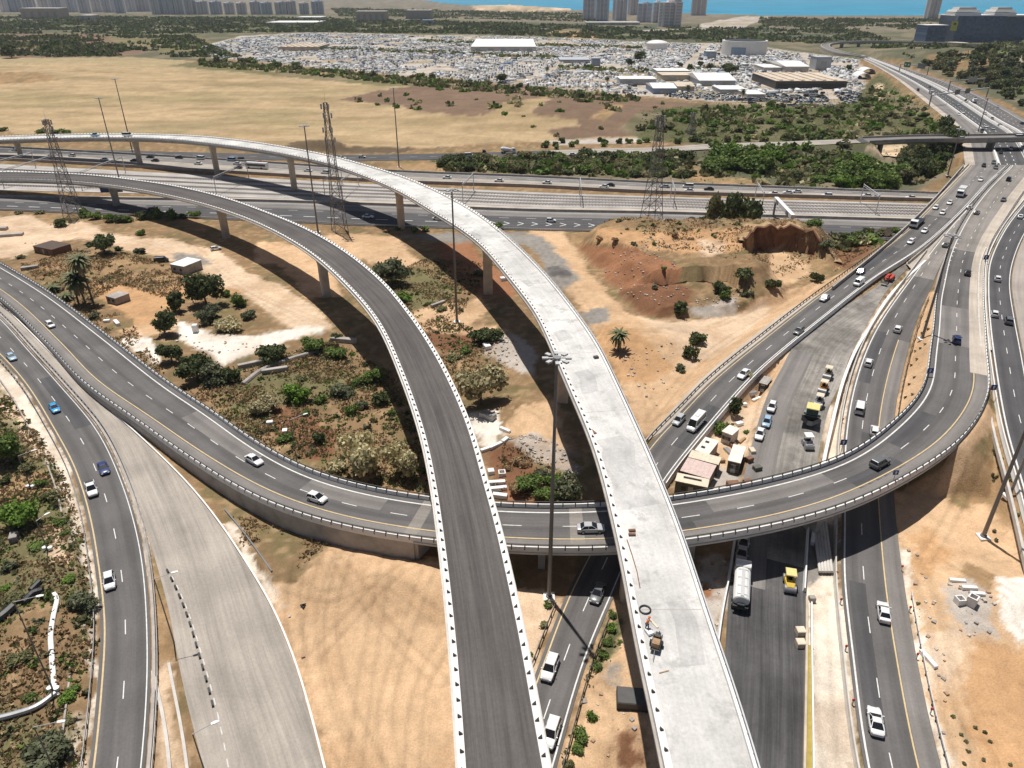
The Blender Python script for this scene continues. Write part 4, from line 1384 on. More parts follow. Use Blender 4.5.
# ---- the coast
coast = np.interp(UU.ravel(), [400, 426, 441, 471, 510, 537, 582, 682, 704, 768, 1024, 1500], [-8, 0, 2.5, 5, 4, 6, 10, 12, 13.5, 14.6, 15.2, 16])
sea_m = VV.ravel() < coast
hh = np.where(sea_m, -14, hh)
# keep the ground below everything when it is far
HT = hh.reshape(nR, nC)

# ---- soil colours
u_, v_ = PX(gx, gy, hh)
k_ = np.clip(60 / np.maximum(gy, 40), .04, 1.0)
wu = u_ + (fbm(gx / 5, gy / 5, 61) - .5) * 34 * k_ + (vnoise(gx / .9, gy / .9, 62) - .5) * 9 * k_
wv = v_ + (fbm(gx / 5 + 9, gy / 5, 63) - .5) * 26 * k_ + (vnoise(gx / .9, gy / .9, 64) - .5) * 7 * k_
colr = np.zeros((len(gx), 3))
for k in range(4):          # four ragged outlines averaged: soils run into each other
    j = 0.0 if k == 0 else 1.0
    wk = wu + j * ((fbm(gx / 2.4, gy / 2.4, 80 + k) - .5) * 30 * k_ + (fbm(gx / 11, gy / 11, 90 + k) - .5) * 40 * k_)
    wl_k = wv + j * ((fbm(gx / 2.4, gy / 2.4, 84 + k) - .5) * 20 * k_ + (fbm(gx / 11, gy / 11, 94 + k) - .5) * 24 * k_)
    ck = np.tile(np.array(SCR['dry']), (len(gx), 1))
    for nm, poly in REG:
        us_, vs_ = [p[0] for p in poly], [p[1] for p in poly]
        bx = (wk > min(us_) - 1) & (wk < max(us_) + 1) & (wl_k > min(vs_) - 1) & (wl_k < max(vs_) + 1)
        ii = np.nonzero(bx)[0]
        if len(ii):
            m = inside(poly, wk[ii], wl_k[ii])
            ck[ii[m]] = SCR[nm]
    colr += ck / 4
    if k == 0:
        base0 = ck.copy()
# mottling between soils: green weeds in scrub, dry tufts in plots, tyre-worn paths on sand
n1 = fbm(gx / 6, gy / 6, 71, 5)
n2 = fbm(gx / 1.6, gy / 1.6, 72, 4)
n3 = fbm(gx / 40, gy / 40, 73, 5)
isdry = np.isin(base0[:, 0].round(3), [.25, .16, .33])
w_ = np.clip((n1 - .52) * 6, 0, 1)[:, None] * np.where(isdry, .55, 0)[:, None]
colr = colr * (1 - w_) + np.array((.13, .125, .055)) * w_
w_ = np.clip((n2 - .56) * 6, 0, 1)[:, None] * np.where(isdry, .5, 0)[:, None]
colr = colr * (1 - w_) + np.array((.42, .29, .17)) * w_
issand = (colr[:, 0] > .45) & (gy < 420)
w_ = np.clip((n1 - .5) * 5, 0, 1)[:, None] * np.where(issand, .3, 0)[:, None]
colr = colr * (1 - w_) + np.array((.40, .235, .12)) * w_
isfld = (gy > 420) & (colr[:, 0] > .4)
w_ = np.clip((fbm(gx / 55, gy / 16, 74, 5) - .46) * 5, 0, 1)[:, None] * np.where(isfld, .7, 0)[:, None]
colr = colr * (1 - w_) + np.array((.27, .20, .105)) * w_
w_ = np.clip((fbm(gx / 90, gy / 30, 76, 5) - .54) * 6, 0, 1)[:, None] * np.where(isfld, .5, 0)[:, None]
colr = colr * (1 - w_) + np.array((.23, .20, .10)) * w_
isscr = (colr[:, 0] < .19) & (gy > 240)
w_ = np.clip((fbm(gx / 30, gy / 45, 75, 5) - .5) * 6, 0, 1)[:, None] * np.where(isscr, .6, 0)[:, None]
colr = colr * (1 - w_) + np.array((.26, .205, .14)) * w_
TRK = [[(330, 560), (310, 620), (322, 700), (360, 790)], [(350, 556), (330, 620), (345, 700), (390, 790)], [(390, 565), (372, 640), (360, 720), (350, 800)], [(430, 580), (400, 650), (385, 720), (400, 800)], [(300, 570), (292, 610), (300, 650)], [(290, 590), (330, 600), (380, 590), (440, 620)],
       [(446, 640), (420, 690), (410, 800)], [(340, 570), (380, 620), (440, 680)], [(420, 570), (360, 610), (310, 660)], [(915, 560), (935, 620), (960, 700), (1010, 800)], [(930, 545), (960, 570), (1000, 600), (1060, 690)], [(905, 550), (925, 600), (950, 700), (975, 800)], [(975, 470), (950, 520), (925, 560)], [(990, 560), (1020, 560), (1060, 600)],
       [(545, 240), (575, 290), (610, 340), (640, 380), (655, 420)], [(535, 245), (560, 280), (590, 330), (630, 400)], [(640, 335), (700, 330), (760, 305), (800, 290)], [(650, 420), (700, 360), (760, 320), (830, 275)], [(0, 225), (100, 222), (170, 235), (250, 290), (330, 325)], [(40, 232), (140, 240), (220, 280), (300, 320)],
       [(262, 250), (330, 240), (400, 245), (440, 268)], [(415, 322), (450, 315), (490, 300)], [(520, 410), (545, 420), (560, 450)], [(120, 300), (170, 292), (230, 300)], [(820, 600), (824, 680), (832, 790)], [(600, 690), (620, 720), (610, 790)]]
for tl in TRK:
    c = smooth(spline([P(a, b, 0) for a, b in tl], .5))
    bx = np.nonzero((gx > c[:, 0].min() - 3) & (gx < c[:, 0].max() + 3) & (gy > c[:, 1].min() - 3) & (gy < c[:, 1].max() + 3))[0]
    for ch in np.array_split(bx, max(1, len(bx) // 9000)):
        d = np.sqrt(((gx[ch][:, None] - c[None, :, 0]) ** 2 + (gy[ch][:, None] - c[None, :, 1]) ** 2).min(1)) if len(ch) else np.zeros(0)
        k = np.exp(-((d - .95) / .34) ** 2)
        colr[ch] *= (1 - .17 * k)[:, None]
        hh[ch] -= .05 * k - .03 * np.exp(-((d - 1.6) / .3) ** 2)
HT = hh.reshape(nR, nC)
colr *= (0.86 + .28 * n3)[:, None] * (0.88 + .24 * n2)[:, None]

me = bpy.data.meshes.new('ground')
vv = np.stack([gx, gy, hh], 1)
I = np.arange(nR * nC).reshape(nR, nC)
q = np.stack([I[:-1, :-1], I[:-1, 1:], I[1:, 1:], I[1:, :-1]], -1).reshape(-1, 4)
me.vertices.add(len(vv))
me.vertices.foreach_set('co', vv.astype(np.float32).ravel())
me.loops.add(len(q) * 4)
me.polygons.add(len(q))
me.loops.foreach_set('vertex_index', q.ravel().astype(np.int32))
me.polygons.foreach_set('loop_start', np.arange(0, len(q) * 4, 4, dtype=np.int32))
me.polygons.foreach_set('loop_total', np.full(len(q), 4, np.int32))
me.update(calc_edges=True)
ca = me.color_attributes.new('Soil', 'FLOAT_COLOR', 'POINT')
ca.data.foreach_set('color', np.concatenate([colr, np.ones((len(colr), 1))], 1).astype(np.float32).ravel())
me.polygons.foreach_set('use_smooth', [True] * len(me.polygons))
m, nt, b = new_mat('soil')
at_ = N(nt, 'ShaderNodeAttribute', attribute_name='Soil')
geo = N(nt, 'ShaderNodeNewGeometry')
nA = N(nt, 'ShaderNodeTexNoise', Scale=.55, Detail=8.0, Roughness=.72)
nB = N(nt, 'ShaderNodeTexNoise', Scale=4.2, Detail=5.0, Roughness=.7)
nD = N(nt, 'ShaderNodeTexNoise', Scale=.06, Detail=6.0, Roughness=.65)
# graded / driven-over streaks
mp = N(nt, 'ShaderNodeMapping')
mp.inputs['Scale'].default_value = (1.1, .16, 1)
mp.inputs['Rotation'].default_value = (0, 0, .5)
wv_ = N(nt, 'ShaderNodeTexNoise', Scale=.6, Detail=6.0, Roughness=.7, Distortion=2.5)
nt.links.new(geo.outputs['Position'], mp.inputs[0])
nt.links.new(mp.outputs[0], wv_.inputs['Vector'])
for n_ in (nA, nB, nD):
    nt.links.new(geo.outputs['Position'], n_.inputs['Vector'])
c = mixc(nt, 1.0, at_.outputs['Color'], ramp(nt, nA.outputs[0], [(.3, .85), (.7, 1.12)]), 'MULTIPLY')
c = mixc(nt, 1.0, c, ramp(nt, nB.outputs[0], [(.3, .80), (.7, 1.16)]), 'MULTIPLY')
c = mixc(nt, 1.0, c, ramp(nt, nD.outputs[0], [(.3, .82), (.7, 1.16)]), 'MULTIPLY')
c = mixc(nt, 1.0, c, ramp(nt, wv_.outputs[0], [(.3, .95), (.6, 1.03)]), 'MULTIPLY')
nt.links.new(c, b.inputs['Base Color'])
b.inputs['Roughness'].default_value = .95
b.inputs['Specular IOR Level'].default_value = .1
ad = N(nt, 'ShaderNodeMath', operation='ADD')
nt.links.new(nA.outputs[0], ad.inputs[0])
nt.links.new(nB.outputs[0], ad.inputs[1])
ad2 = N(nt, 'ShaderNodeMath', operation='ADD')
nt.links.new(ad.outputs[0], ad2.inputs[0])
nt.links.new(wv_.outputs[0], ad2.inputs[1])
bp = N(nt, 'ShaderNodeBump', Strength=.5, Distance=.3)
nt.links.new(ad2.outputs[0], bp.inputs['Height'])
nt.links.new(bp.outputs[0], b.inputs['Normal'])
me.materials.append(m)
gobj = bpy.data.objects.new('ground', me)
COL.objects.link(gobj)
gobj['kind'] = 'structure'
if me.polygons[1000].normal.z < 0:
    me.flip_normals()

# ground height lookup for placing things
_rowY = GY[:, 0]


def gh(x, y):
    """terrain height under (x, y)"""
    u, v = PX(x, y, 0.0)
    r = np.interp(-v, -rows, np.arange(nR))
    c = np.clip((u - colsu[0]) / 3.0, 0, nC - 1.001)
    r = min(max(r, 0), nR - 1.001)
    i, j = int(r), int(c)
    fr, fc = r - i, c - j
    return float((HT[i, j] * (1 - fc) + HT[i, j + 1] * fc) * (1 - fr) + (HT[i + 1, j] * (1 - fc) + HT[i + 1, j + 1] * fc) * fr)


def G(u, v):
    """ground point seen at photo pixel (u, v), on the terrain as built"""
    z = 0.0
    for _ in range(12):
        p = P(u, v, z)
        z = .5 * z + .5 * gh(p[0], p[1])
    p = P(u, v, z)
    p[2] = gh(p[0], p[1])
    return p


# back wall of the excavated hollow, overhang shaped and earth darkened to deepen its shade
cut_ = MB()
prev = None
for k in range(41):
    a = math.radians(12 + 152 * k / 40)
    n_ = float(vnoise(np.array([k * .55]), np.array([3.3]), 7)[0]) - .5
    cx_, cy_ = math.cos(a), math.sin(a)

    def at_r(r, z, j=0.0):
        r += n_ * .10 + j
        return (pp[0] + cx_ * r * 17, pp[1] + cy_ * r * 19, z)
    q_ = at_r(1.16, 0)
    zt = max(1.2, gh(q_[0], q_[1])) + .1 + n_ * .9 + .9 * (float(vnoise(np.array([k * 1.9]), np.array([5.5]), 6)[0]) - .5)
    m2 = float(vnoise(np.array([k * 1.3]), np.array([9.1]), 8)[0]) * .10
    cur = [at_r(.97, .2), at_r(.97, zt * .35, -m2), at_r(.93, zt * .7, m2 * .6), at_r(.90, zt - .25), at_r(.93, zt + .1), at_r(1.06, zt + .12), at_r(1.2, zt - .5)]
    if prev:
        for j in range(6):
            cut_.add([prev[j], cur[j], cur[j + 1], prev[j + 1]], [(0, 1, 2, 3)], 0 if j < 4 else 1)
    prev = cur
cut_.build('hill_cut', [simple('cut_earth', (.17, .085, .048), .95, .35, .5, bump=.6), simple('cut_top', (.36, .24, .13), .95, .3, .8, bump=.6)])['kind'] = 'structure'

# ---- sea
mb = MB()
s0 = -3.0
ys = [900, 60000]
mb.add([(-12500, 1200, s0), (14500, 1200, s0), (14500, 14500, s0), (-12500, 14500, s0)], [(0, 1, 2, 3)])
m, nt, b = new_mat('sea_water')
geo = N(nt, 'ShaderNodeNewGeometry')
sp_ = N(nt, 'ShaderNodeSeparateXYZ')
nt.links.new(geo.outputs['Position'], sp_.inputs[0])
nz = N(nt, 'ShaderNodeTexNoise', Scale=.004, Detail=4.0)
nt.links.new(geo.outputs['Position'], nz.inputs['Vector'])
c = ramp(nt, nz.outputs[0], [(.35, (.012, .19, .32)), (.65, (.02, .26, .40))])
nt.links.new(c, b.inputs['Base Color'])
b.inputs['Roughness'].default_value = .6
b.inputs['Specular IOR Level'].default_value = .25
sea = mb.build('sea', m)
sea['kind'] = 'structure'
# ------------------------------------------------------------------ vehicles
PC = dict(white=(.72, .72, .71), silver=(.42, .43, .44), grey=(.13, .135, .14), black=(.02, .02, .022), blue=(.03, .30, .62), darkblue=(.03, .05, .16), paleblue=(.30, .44, .58), red=(.40, .03, .025),
          yellow=(.62, .40, .04), green=(.05, .14, .10), tan=(.5, .4, .28), orange=(.6, .2, .03))
PAINT = {k: paint('car_paint_' + k, v) for k, v in PC.items()}
GLASS = paint('car_glass', (.012, .014, .018), .08, 0, 0)
TYRE = simple('tyre', (.016, .016, .017), .8, .2, 3)
RIM = paint('wheel_rim', (.35, .35, .36), .35, .7, 0)
LAMP_H = paint('headlight_lens', (.8, .8, .8), .1, 0, .5)
LAMP_T = paint('taillight_lens', (.45, .02, .02), .2, 0, .5)
TRIM = simple('dark_trim', (.03, .03, .032), .6, .2, 3)


def loft(mb, st, prof, m=0):
    """st: (x, half width, z bottom, z top); prof: fractions (y, z) of one half, bottom to top centre"""
    full = prof + [(-y, z) for y, z in reversed(prof) if y > 1e-6]
    k = len(full)
    vs = []
    for x, hw, zb, zt in st:
        for y, z in full:
            vs.append((x, y * hw, zb + z * (zt - zb)))
    fs = []
    for i in range(len(st) - 1):
        for j in range(k):
            fs.append((i * k + j, i * k + (j + 1) % k, (i + 1) * k + (j + 1) % k, (i + 1) * k + j))
    fs += [tuple(range(k)), tuple((len(st) - 1) * k + j for j in range(k - 1, -1, -1))]
    mb.add(vs, fs, m)


BODYP = [(0, 0), (.9, 0), (1, .22), (1, .62), (.95, .93), (.84, 1), (0, 1)]
SHAPE = {
    # stations of the lower body; cabin: base rear/front x, roof rear/front x, belt z, roof z, base/roof half widths
    'sedan': ([(-2.3, .66, .38, .78), (-2.2, .80, .26, .94), (-1.6, .88, .2, 1.0), (0, .9, .18, .98), (1.0, .9, .2, .95), (1.75, .87, .22, .84), (2.15, .78, .25, .70), (2.28, .62, .34, .56)], (-1.75, 1.05, -1.05, .15, .95, 1.44, .82, .60)),
    'hatchback': ([(-1.95, .70, .38, .85), (-1.85, .82, .26, .98), (-1.3, .87, .2, 1.0), (0, .88, .18, .98), (.9, .88, .2, .96), (1.55, .85, .22, .86), (1.9, .76, .25, .72), (2.0, .62, .34, .58)], (-1.85, 1.05, -1.5, .15, .95, 1.50, .81, .61)),
    'suv': ([(-2.2, .78, .42, .98), (-2.1, .88, .32, 1.1), (-1.4, .93, .28, 1.12), (0, .94, .26, 1.1), (1.0, .94, .28, 1.08), (1.75, .92, .30, 1.0), (2.15, .84, .34, .86), (2.25, .70, .42, .70)], (-2.1, 1.1, -1.85, .3, 1.06, 1.72, .87, .68)),
    'coupe': ([(-2.3, .68, .36, .76), (-2.15, .84, .26, .90), (-1.5, .92, .2, .95), (0, .92, .17, .92), (1.0, .92, .18, .90), (1.8, .88, .2, .80), (2.2, .78, .23, .66), (2.32, .60, .32, .52)], (-1.7, .95, -.75, .05, .9, 1.32, .83, .58)),
    'van': ([(-2.45, .86, .4, 1.2), (-2.4, .94, .3, 1.25), (-1.4, .97, .28, 1.25), (0, .97, .28, 1.22), (1.3, .97, .28, 1.18), (1.95, .94, .3, 1.08), (2.3, .86, .34, .9), (2.4, .72, .42, .7)], (-2.42, 1.75, -2.3, .95, 1.18, 1.95, .93, .80)),
    'minibus': ([(-3.2, .92, .45, 1.35), (-3.15, 1.0, .35, 1.4), (-1.4, 1.02, .32, 1.4), (0, 1.02, .32, 1.38), (1.9, 1.02, .32, 1.34), (2.6, .98, .34, 1.15), (3.0, .88, .38, .95), (3.1, .75, .45, .75)], (-3.18, 2.35, -3.05, 1.5, 1.32, 2.55, .98, .84)),
    'pickup': ([(-2.6, .84, .45, 1.0), (-2.55, .9, .36, 1.02), (-.7, .92, .32, 1.05), (0, .93, .3, 1.08), (1.2, .93, .32, 1.06), (2.1, .9, .34, .98), (2.5, .82, .38, .85), (2.6, .7, .45, .7)], (-.85, 1.35, -.6, .5, 1.04, 1.72, .87, .70)),
}
_car_cache = {}


def car_meshes(kind):
    """mesh data for each part of one kind of car"""
    if kind in _car_cache:
        return _car_cache[kind]
    st, (br, bf, rr, rf, zb, zt, hb, hr) = SHAPE[kind]
    out = {}

    def mesh(name, mb, mats, sm=False):
        o = mb.build(name, mats, None, sm)
        fix_normals(o)
        me = o.data
        bpy.data.objects.remove(o)
        if sm:
            me.set_sharp_from_angle(angle=.7)
        return me
    b = MB()
    loft(b, st, BODYP)
    if kind == 'pickup':            # open load bed
        b.box((-1.75, 0, 1.04), (1.45, 1.5, .1), m=1)
    # sills, bumpers
    b.box((st[0][0] + .12, 0, .42), (.16, st[1][1] * 1.7, .18), m=1)
    b.box((st[-1][0] - .10, 0, .36), (.14, st[-2][1] * 1.6, .14), m=1)
    out['body'] = mesh('body', b, [PAINT['white'], TRIM], True)
    g = MB()
    loft(g, [(br, hb * .94, zb - .1, zb + .02), (br + .03, hb, zb - .1, zb + .02), (bf, hb * .97, zb - .1, zb)], [(0, 0), (1, 0), (1, 1), (0, 1)])
    vs = [(br, -hb, zb), (bf, -hb * .95, zb), (bf, hb * .95, zb), (br, hb, zb), (rr, -hr, zt), (rf, -hr * .97, zt), (rf, hr * .97, zt), (rr, hr, zt)]
    g.add(vs, [(0, 1, 5, 4), (1, 2, 6, 5), (2, 3, 7, 6), (3, 0, 4, 7), (4, 5, 6, 7)])
    out['window'] = mesh('window', g, [GLASS])
    r = MB()
    hr2 = hr * 1.03
    r.add([(rr - .05, -hr2, zt - .01), (rf + .04, -hr2 * .96, zt - .01), (rf + .04, hr2 * .96, zt - .01), (rr - .05, hr2, zt - .01),
           (rr + .05, -hr2 * .86, zt + .045), (rf - .05, -hr2 * .82, zt + .045), (rf - .05, hr2 * .82, zt + .045), (rr + .05, hr2 * .86, zt + .045)],
          [(0, 1, 5, 4), (1, 2, 6, 5), (2, 3, 7, 6), (3, 0, 4, 7), (4, 5, 6, 7), (3, 2, 1, 0)])
    for s in (-1, 1):
        r.tube((bf - .03, s * hb * .94, zb - .02), (rf, s * hr * .97, zt), .05, .04, 5)
        r.tube((br + .03, s * hb * .99, zb - .02), (rr, s * hr, zt), .075, .06, 5)
        xm = (br + bf) / 2 - .05
        r.tube((xm, s * hb * 1.0, zb - .02), (xm * .75 + (rr + rf) / 8, s * hr * 1.01, zt), .05, .045, 5)
        if kind in ('van',):        # solid cargo sides
            r.add([(br + .05, s * hb * 1.015, zb - .02), (.35, s * hb * 1.01, zb - .02), (.3, s * hr * 1.02, zt - .02), (rr + .03, s * hr * 1.02, zt - .02)], [(0, 1, 2, 3) if s < 0 else (3, 2, 1, 0)])
    if kind == 'minibus':
        r.box((-.6, 0, zt + .1), (1.2, .8, .14))
    out['roof'] = mesh('roof', r, [PAINT['white']])
    w = MB()
    rad = .33 if kind in ('sedan', 'hatchback', 'coupe') else .37
    w.tube((0, -.11, 0), (0, .11, 0), rad, rad, 14)
    w.tube((0, .112, 0), (0, .12, 0), rad * .62, rad * .62, 10, 1)
    w.tube((0, -.12, 0), (0, -.112, 0), rad * .62, rad * .62, 10, 1)
    out['wheel'] = mesh('wheel', w, [TYRE, RIM])
    ax = {'sedan': (1.38, -1.32), 'hatchback': (1.25, -1.2), 'suv': (1.4, -1.3), 'coupe': (1.4, -1.35), 'van': (1.5, -1.5), 'minibus': (2.0, -1.7), 'pickup': (1.65, -1.5)}[kind]
    out['wheel_at'] = [(x, s * (st[3][1] - .07), rad) for x in ax for s in (-1, 1)]
    h = MB()
    loft(h, [(-.14, .2, -.09, .09), (.06, .17, -.07, .06), (.1, .10, -.03, .03)], [(0, 0), (1, 0), (1, 1), (0, 1)])
    out['headlight'] = mesh('headlight', h, [LAMP_H])
    x1, hw1, zb1, zt1 = st[-2]
    out['headlight_at'] = [(x1 + .02, s * hw1 * .74, zt1 - .10) for s in (-1, 1)]
    t = MB()
    t.box((0, 0, 0), (.12, .30, .17))
    out['taillight'] = mesh('taillight', t, [LAMP_T])
    x1, hw1, zb1, zt1 = st[1]
    out['taillight_at'] = [(x1 - .03, s * hw1 * .76, zt1 - .17) for s in (-1, 1)]
    mm = MB()
    mm.box((0, 0, 0), (.12, .22, .14))
    out['mirror'] = mesh('mirror', mm, [PAINT['white']])
    out['mirror_at'] = [(bf - .28, s * (hb + .14), zb + .08) for s in (-1, 1)]
    out['paint'] = ('body', 'roof', 'mirror')
    _car_cache[kind] = out
    return out


_far_cache = {}


def far_car_mesh(kind, col):
    """the whole car as one small mesh, for cars a few pixels long"""
    if (kind, col) in _far_cache:
        return _far_cache[kind, col]
    st, (br, bf, rr, rf, zb, zt, hb, hr) = SHAPE[kind]
    b = MB()
    loft(b, st[::2] + [st[-1]], [(0, 0), (1, 0), (1, .6), (.9, 1), (0, 1)])
    vs = [(br, -hb, zb - .05), (bf, -hb * .95, zb - .05), (bf, hb * .95, zb - .05), (br, hb, zb - .05), (rr, -hr, zt), (rf, -hr, zt), (rf, hr, zt), (rr, hr, zt)]
    b.add(vs, [(0, 1, 5, 4), (1, 2, 6, 5), (2, 3, 7, 6), (3, 0, 4, 7)], 1)
    b.add([(rr - .02, -hr, zt + .02), (rf, -hr, zt + .02), (rf, hr, zt + .02), (rr - .02, hr, zt + .02)], [(0, 1, 2, 3)])
    for x in (-1.3, 1.35):
        for s in (-1, 1):
            b.tube((x, s * .72, .32), (x, s * .9, .32), .32, .32, 8, 2)
    o = b.build('far_car', [PAINT[col], GLASS, TYRE])
    fix_normals(o)
    me = o.data
    bpy.data.objects.remove(o)
    _far_cache[kind, col] = me
    return me


def put_mesh(name, me, parent, loc=(0, 0, 0), mat=None):
    o = bpy.data.objects.new(name, me)
    COL.objects.link(o)
    o.parent = parent
    o.location = loc
    if mat is not None:
        o.material_slots[0].link = 'OBJECT'
        o.material_slots[0].material = mat
    return o


def make_car(kind, col, loc, rz, label, cat='car', group=None, pitch=0.0, name=None):
    d = car_meshes(kind)
    root = empty(name or {'suv': 'suv', 'van': 'van', 'minibus': 'minibus', 'pickup': 'pickup_truck'}.get(kind, 'car'), loc, rz)
    root.rotation_euler = (0, -pitch, rz)
    root.scale = (.93, .93, .93)
    tag(root, label, cat, group)
    put_mesh('body', d['body'], root, mat=PAINT[col])
    put_mesh('window', d['window'], root)
    put_mesh('roof', d['roof'], root, mat=PAINT[col])
    for part in ('wheel', 'headlight', 'taillight', 'mirror'):
        for p in d[part + '_at']:
            put_mesh(part, d[part], root, p, PAINT[col] if part == 'mirror' else None)
    return root


def truck_mesh_parts(root, col, body, L=8.0, W=2.45, bodycol=None, near=True):
    """lorry: cab with windscreen, chassis, wheels, and one of several bodies"""
    bm_ = PAINT[bodycol or 'white']
    c = MB()
    loft(c, [(L / 2 - 2.1, W / 2 - .04, .9, 2.75), (L / 2 - 1.9, W / 2, .6, 2.9), (L / 2 - .9, W / 2, .55, 2.9), (L / 2 - .25, W / 2 - .03, .55, 2.6), (L / 2, W / 2 - .12, .6, 1.55)], [(0, 0), (1, 0), (1, .75), (.93, 1), (0, 1)])
    cab = fix_normals(c.build('cab', PAINT[col], root))
    g = MB()
    g.add([(L / 2 + .01, -W / 2 + .2, 1.6), (L / 2 + .01, W / 2 - .2, 1.6), (L / 2 - .22, W / 2 - .16, 2.5), (L / 2 - .22, -W / 2 + .16, 2.5)], [(0, 1, 2, 3)])
    for s in (-1, 1):
        g.add([(L / 2 - .35, s * (W / 2 + .01), 1.7), (L / 2 - 1.4, s * (W / 2 + .01), 1.7), (L / 2 - 1.4, s * (W / 2 + .01), 2.35), (L / 2 - .5, s * (W / 2 + .01), 2.35)], [(0, 1, 2, 3)])
    g.build('windscreen', GLASS, cab)
    ch = MB()
    ch.box((-.6, 0, .85), (L - 1.6, .9, .28))
    ch.box((L / 2 - .02, 0, .62), (.16, W - .2, .35))
    ch.build('chassis', TRIM, root)
    for x in ((L / 2 - 1.15), -L / 2 + 1.1, -L / 2 + 2.4):
        for s in (-1, 1):
            w = MB()
            w.tube((x, s * (W / 2 - .38), .5), (x, s * (W / 2 - .02), .5), .5, .5, 14)
            w.tube((x, s * (W / 2 - .02), .5), (x, s * (W / 2), .5), .27, .27, 10, 1)
            w.build('wheel', [TYRE, RIM], root)
    b = MB()
    x0, x1 = -L / 2, L / 2 - 2.3
    xm, lx = (x0 + x1) / 2, x1 - x0
    if body == 'box':
        b.box((xm, 0, 2.2), (lx, W, 2.3))
        b.box((xm, 0, 3.37), (lx - .1, W - .1, .05))
        b.build('cargo_box', bm_, root)
    elif body == 'flat':
        b.box((xm, 0, 1.12), (lx, W, .22))
        b.box((x1 - .06, 0, 1.7), (.1, W, 1.0))
        for s in (-1, 1):
            b.box((xm, s * (W / 2 - .04), 1.42), (lx, .07, .4))
        b.build('flatbed', bm_, root)
    elif body == 'dump':
        b.box((xm, 0, 1.1), (lx, W, .2))
        for s in (-1, 1):
            b.box((xm, s * (W / 2 - .05), 1.75), (lx, .1, 1.2))
        b.box((x1 - .05, 0, 1.85), (.1, W - .2, 1.4))
        b.box((x0 + .05, 0, 1.7), (.1, W - .2, 1.1))
        b.build('tipper_body', bm_, root)
    elif body == 'tank':
        n = 18
        prof = [(W / 2 * .98 * math.cos(2 * math.pi * k / n), 2.05 + .95 * math.sin(2 * math.pi * k / n)) for k in range(n)]
        vs = [(x, y * f, 2.05 + (z - 2.05) * f) for x, f in ((x0 + .35, .80), (x0 + .45, .96), (x0 + .6, 1), (x1 - .3, 1), (x1 - .15, .96), (x1 - .05, .8)) for y, z in prof]
        fs = [(i * n + j, i * n + (j + 1) % n, (i + 1) * n + (j + 1) % n, (i + 1) * n + j) for i in range(5) for j in range(n)] + [tuple(range(n)), tuple(5 * n + j for j in range(n))]
        b.add(vs, fs)
        tk = fix_normals(b.build('tank', bm_, root))
        r_ = MB()
        r_.box((xm, 0, 3.03), (lx - 1.0, .5, .05))
        for x in np.linspace(x0 + .9, x1 - .7, 4):
            r_.box((x, 0, 3.02), (.07, 1.5, .06))
        r_.build('walkway', M['galv'], tk)
        q = MB()
        q.box((x0 + .12, 0, 1.1), (.4, W * .9, .5))
        q.tube((x0 + .1, -.5, 1.6), (x0 + .1, .5, 1.6), .22, .22, 10)
        q.build('pump_gear', TRIM, root)
    elif body == 'mixer':
        b.tube((x0 + .2, 0, 2.6), (x0 + 1.3, 0, 2.5), .75, 1.2, 14)
        b.tube((x0 + 1.3, 0, 2.5), (x0 + 3.2, 0, 2.2), 1.2, 1.2, 14)
        b.tube((x0 + 3.2, 0, 2.2), (x1 - .1, 0, 2.0), 1.2, .6, 14)
        b.build('mixer_drum', bm_, root)
    for s in (-1, 1):
        h = MB()
        h.box((L / 2 + .05, s * (W / 2 - .35), .95), (.06, .4, .2))
        h.build('headlight', LAMP_H, root)
    return root


ROADNAME = {'left': ('left road', 'bottom edge', 1, lambda p: -p[1]), 'loop': ('loop ramp', 'left edge', 1, None), 'under': ('road below the bridges', 'bottom edge', -1, None),
            'slip': ('right slip road', 'bottom edge', 1, None), 'right': ('far right road', 'bottom edge', 1, None), 'lower': ('lower motorway', 'left edge', 1, None),
            'upper': ('upper motorway', 'left edge', -1, None), 'far': ('distant motorway', 'near end', 1, None), 'field': ('field road', 'left edge', 1, None), 'site': ('construction strip', 'bottom edge', 1, None)}
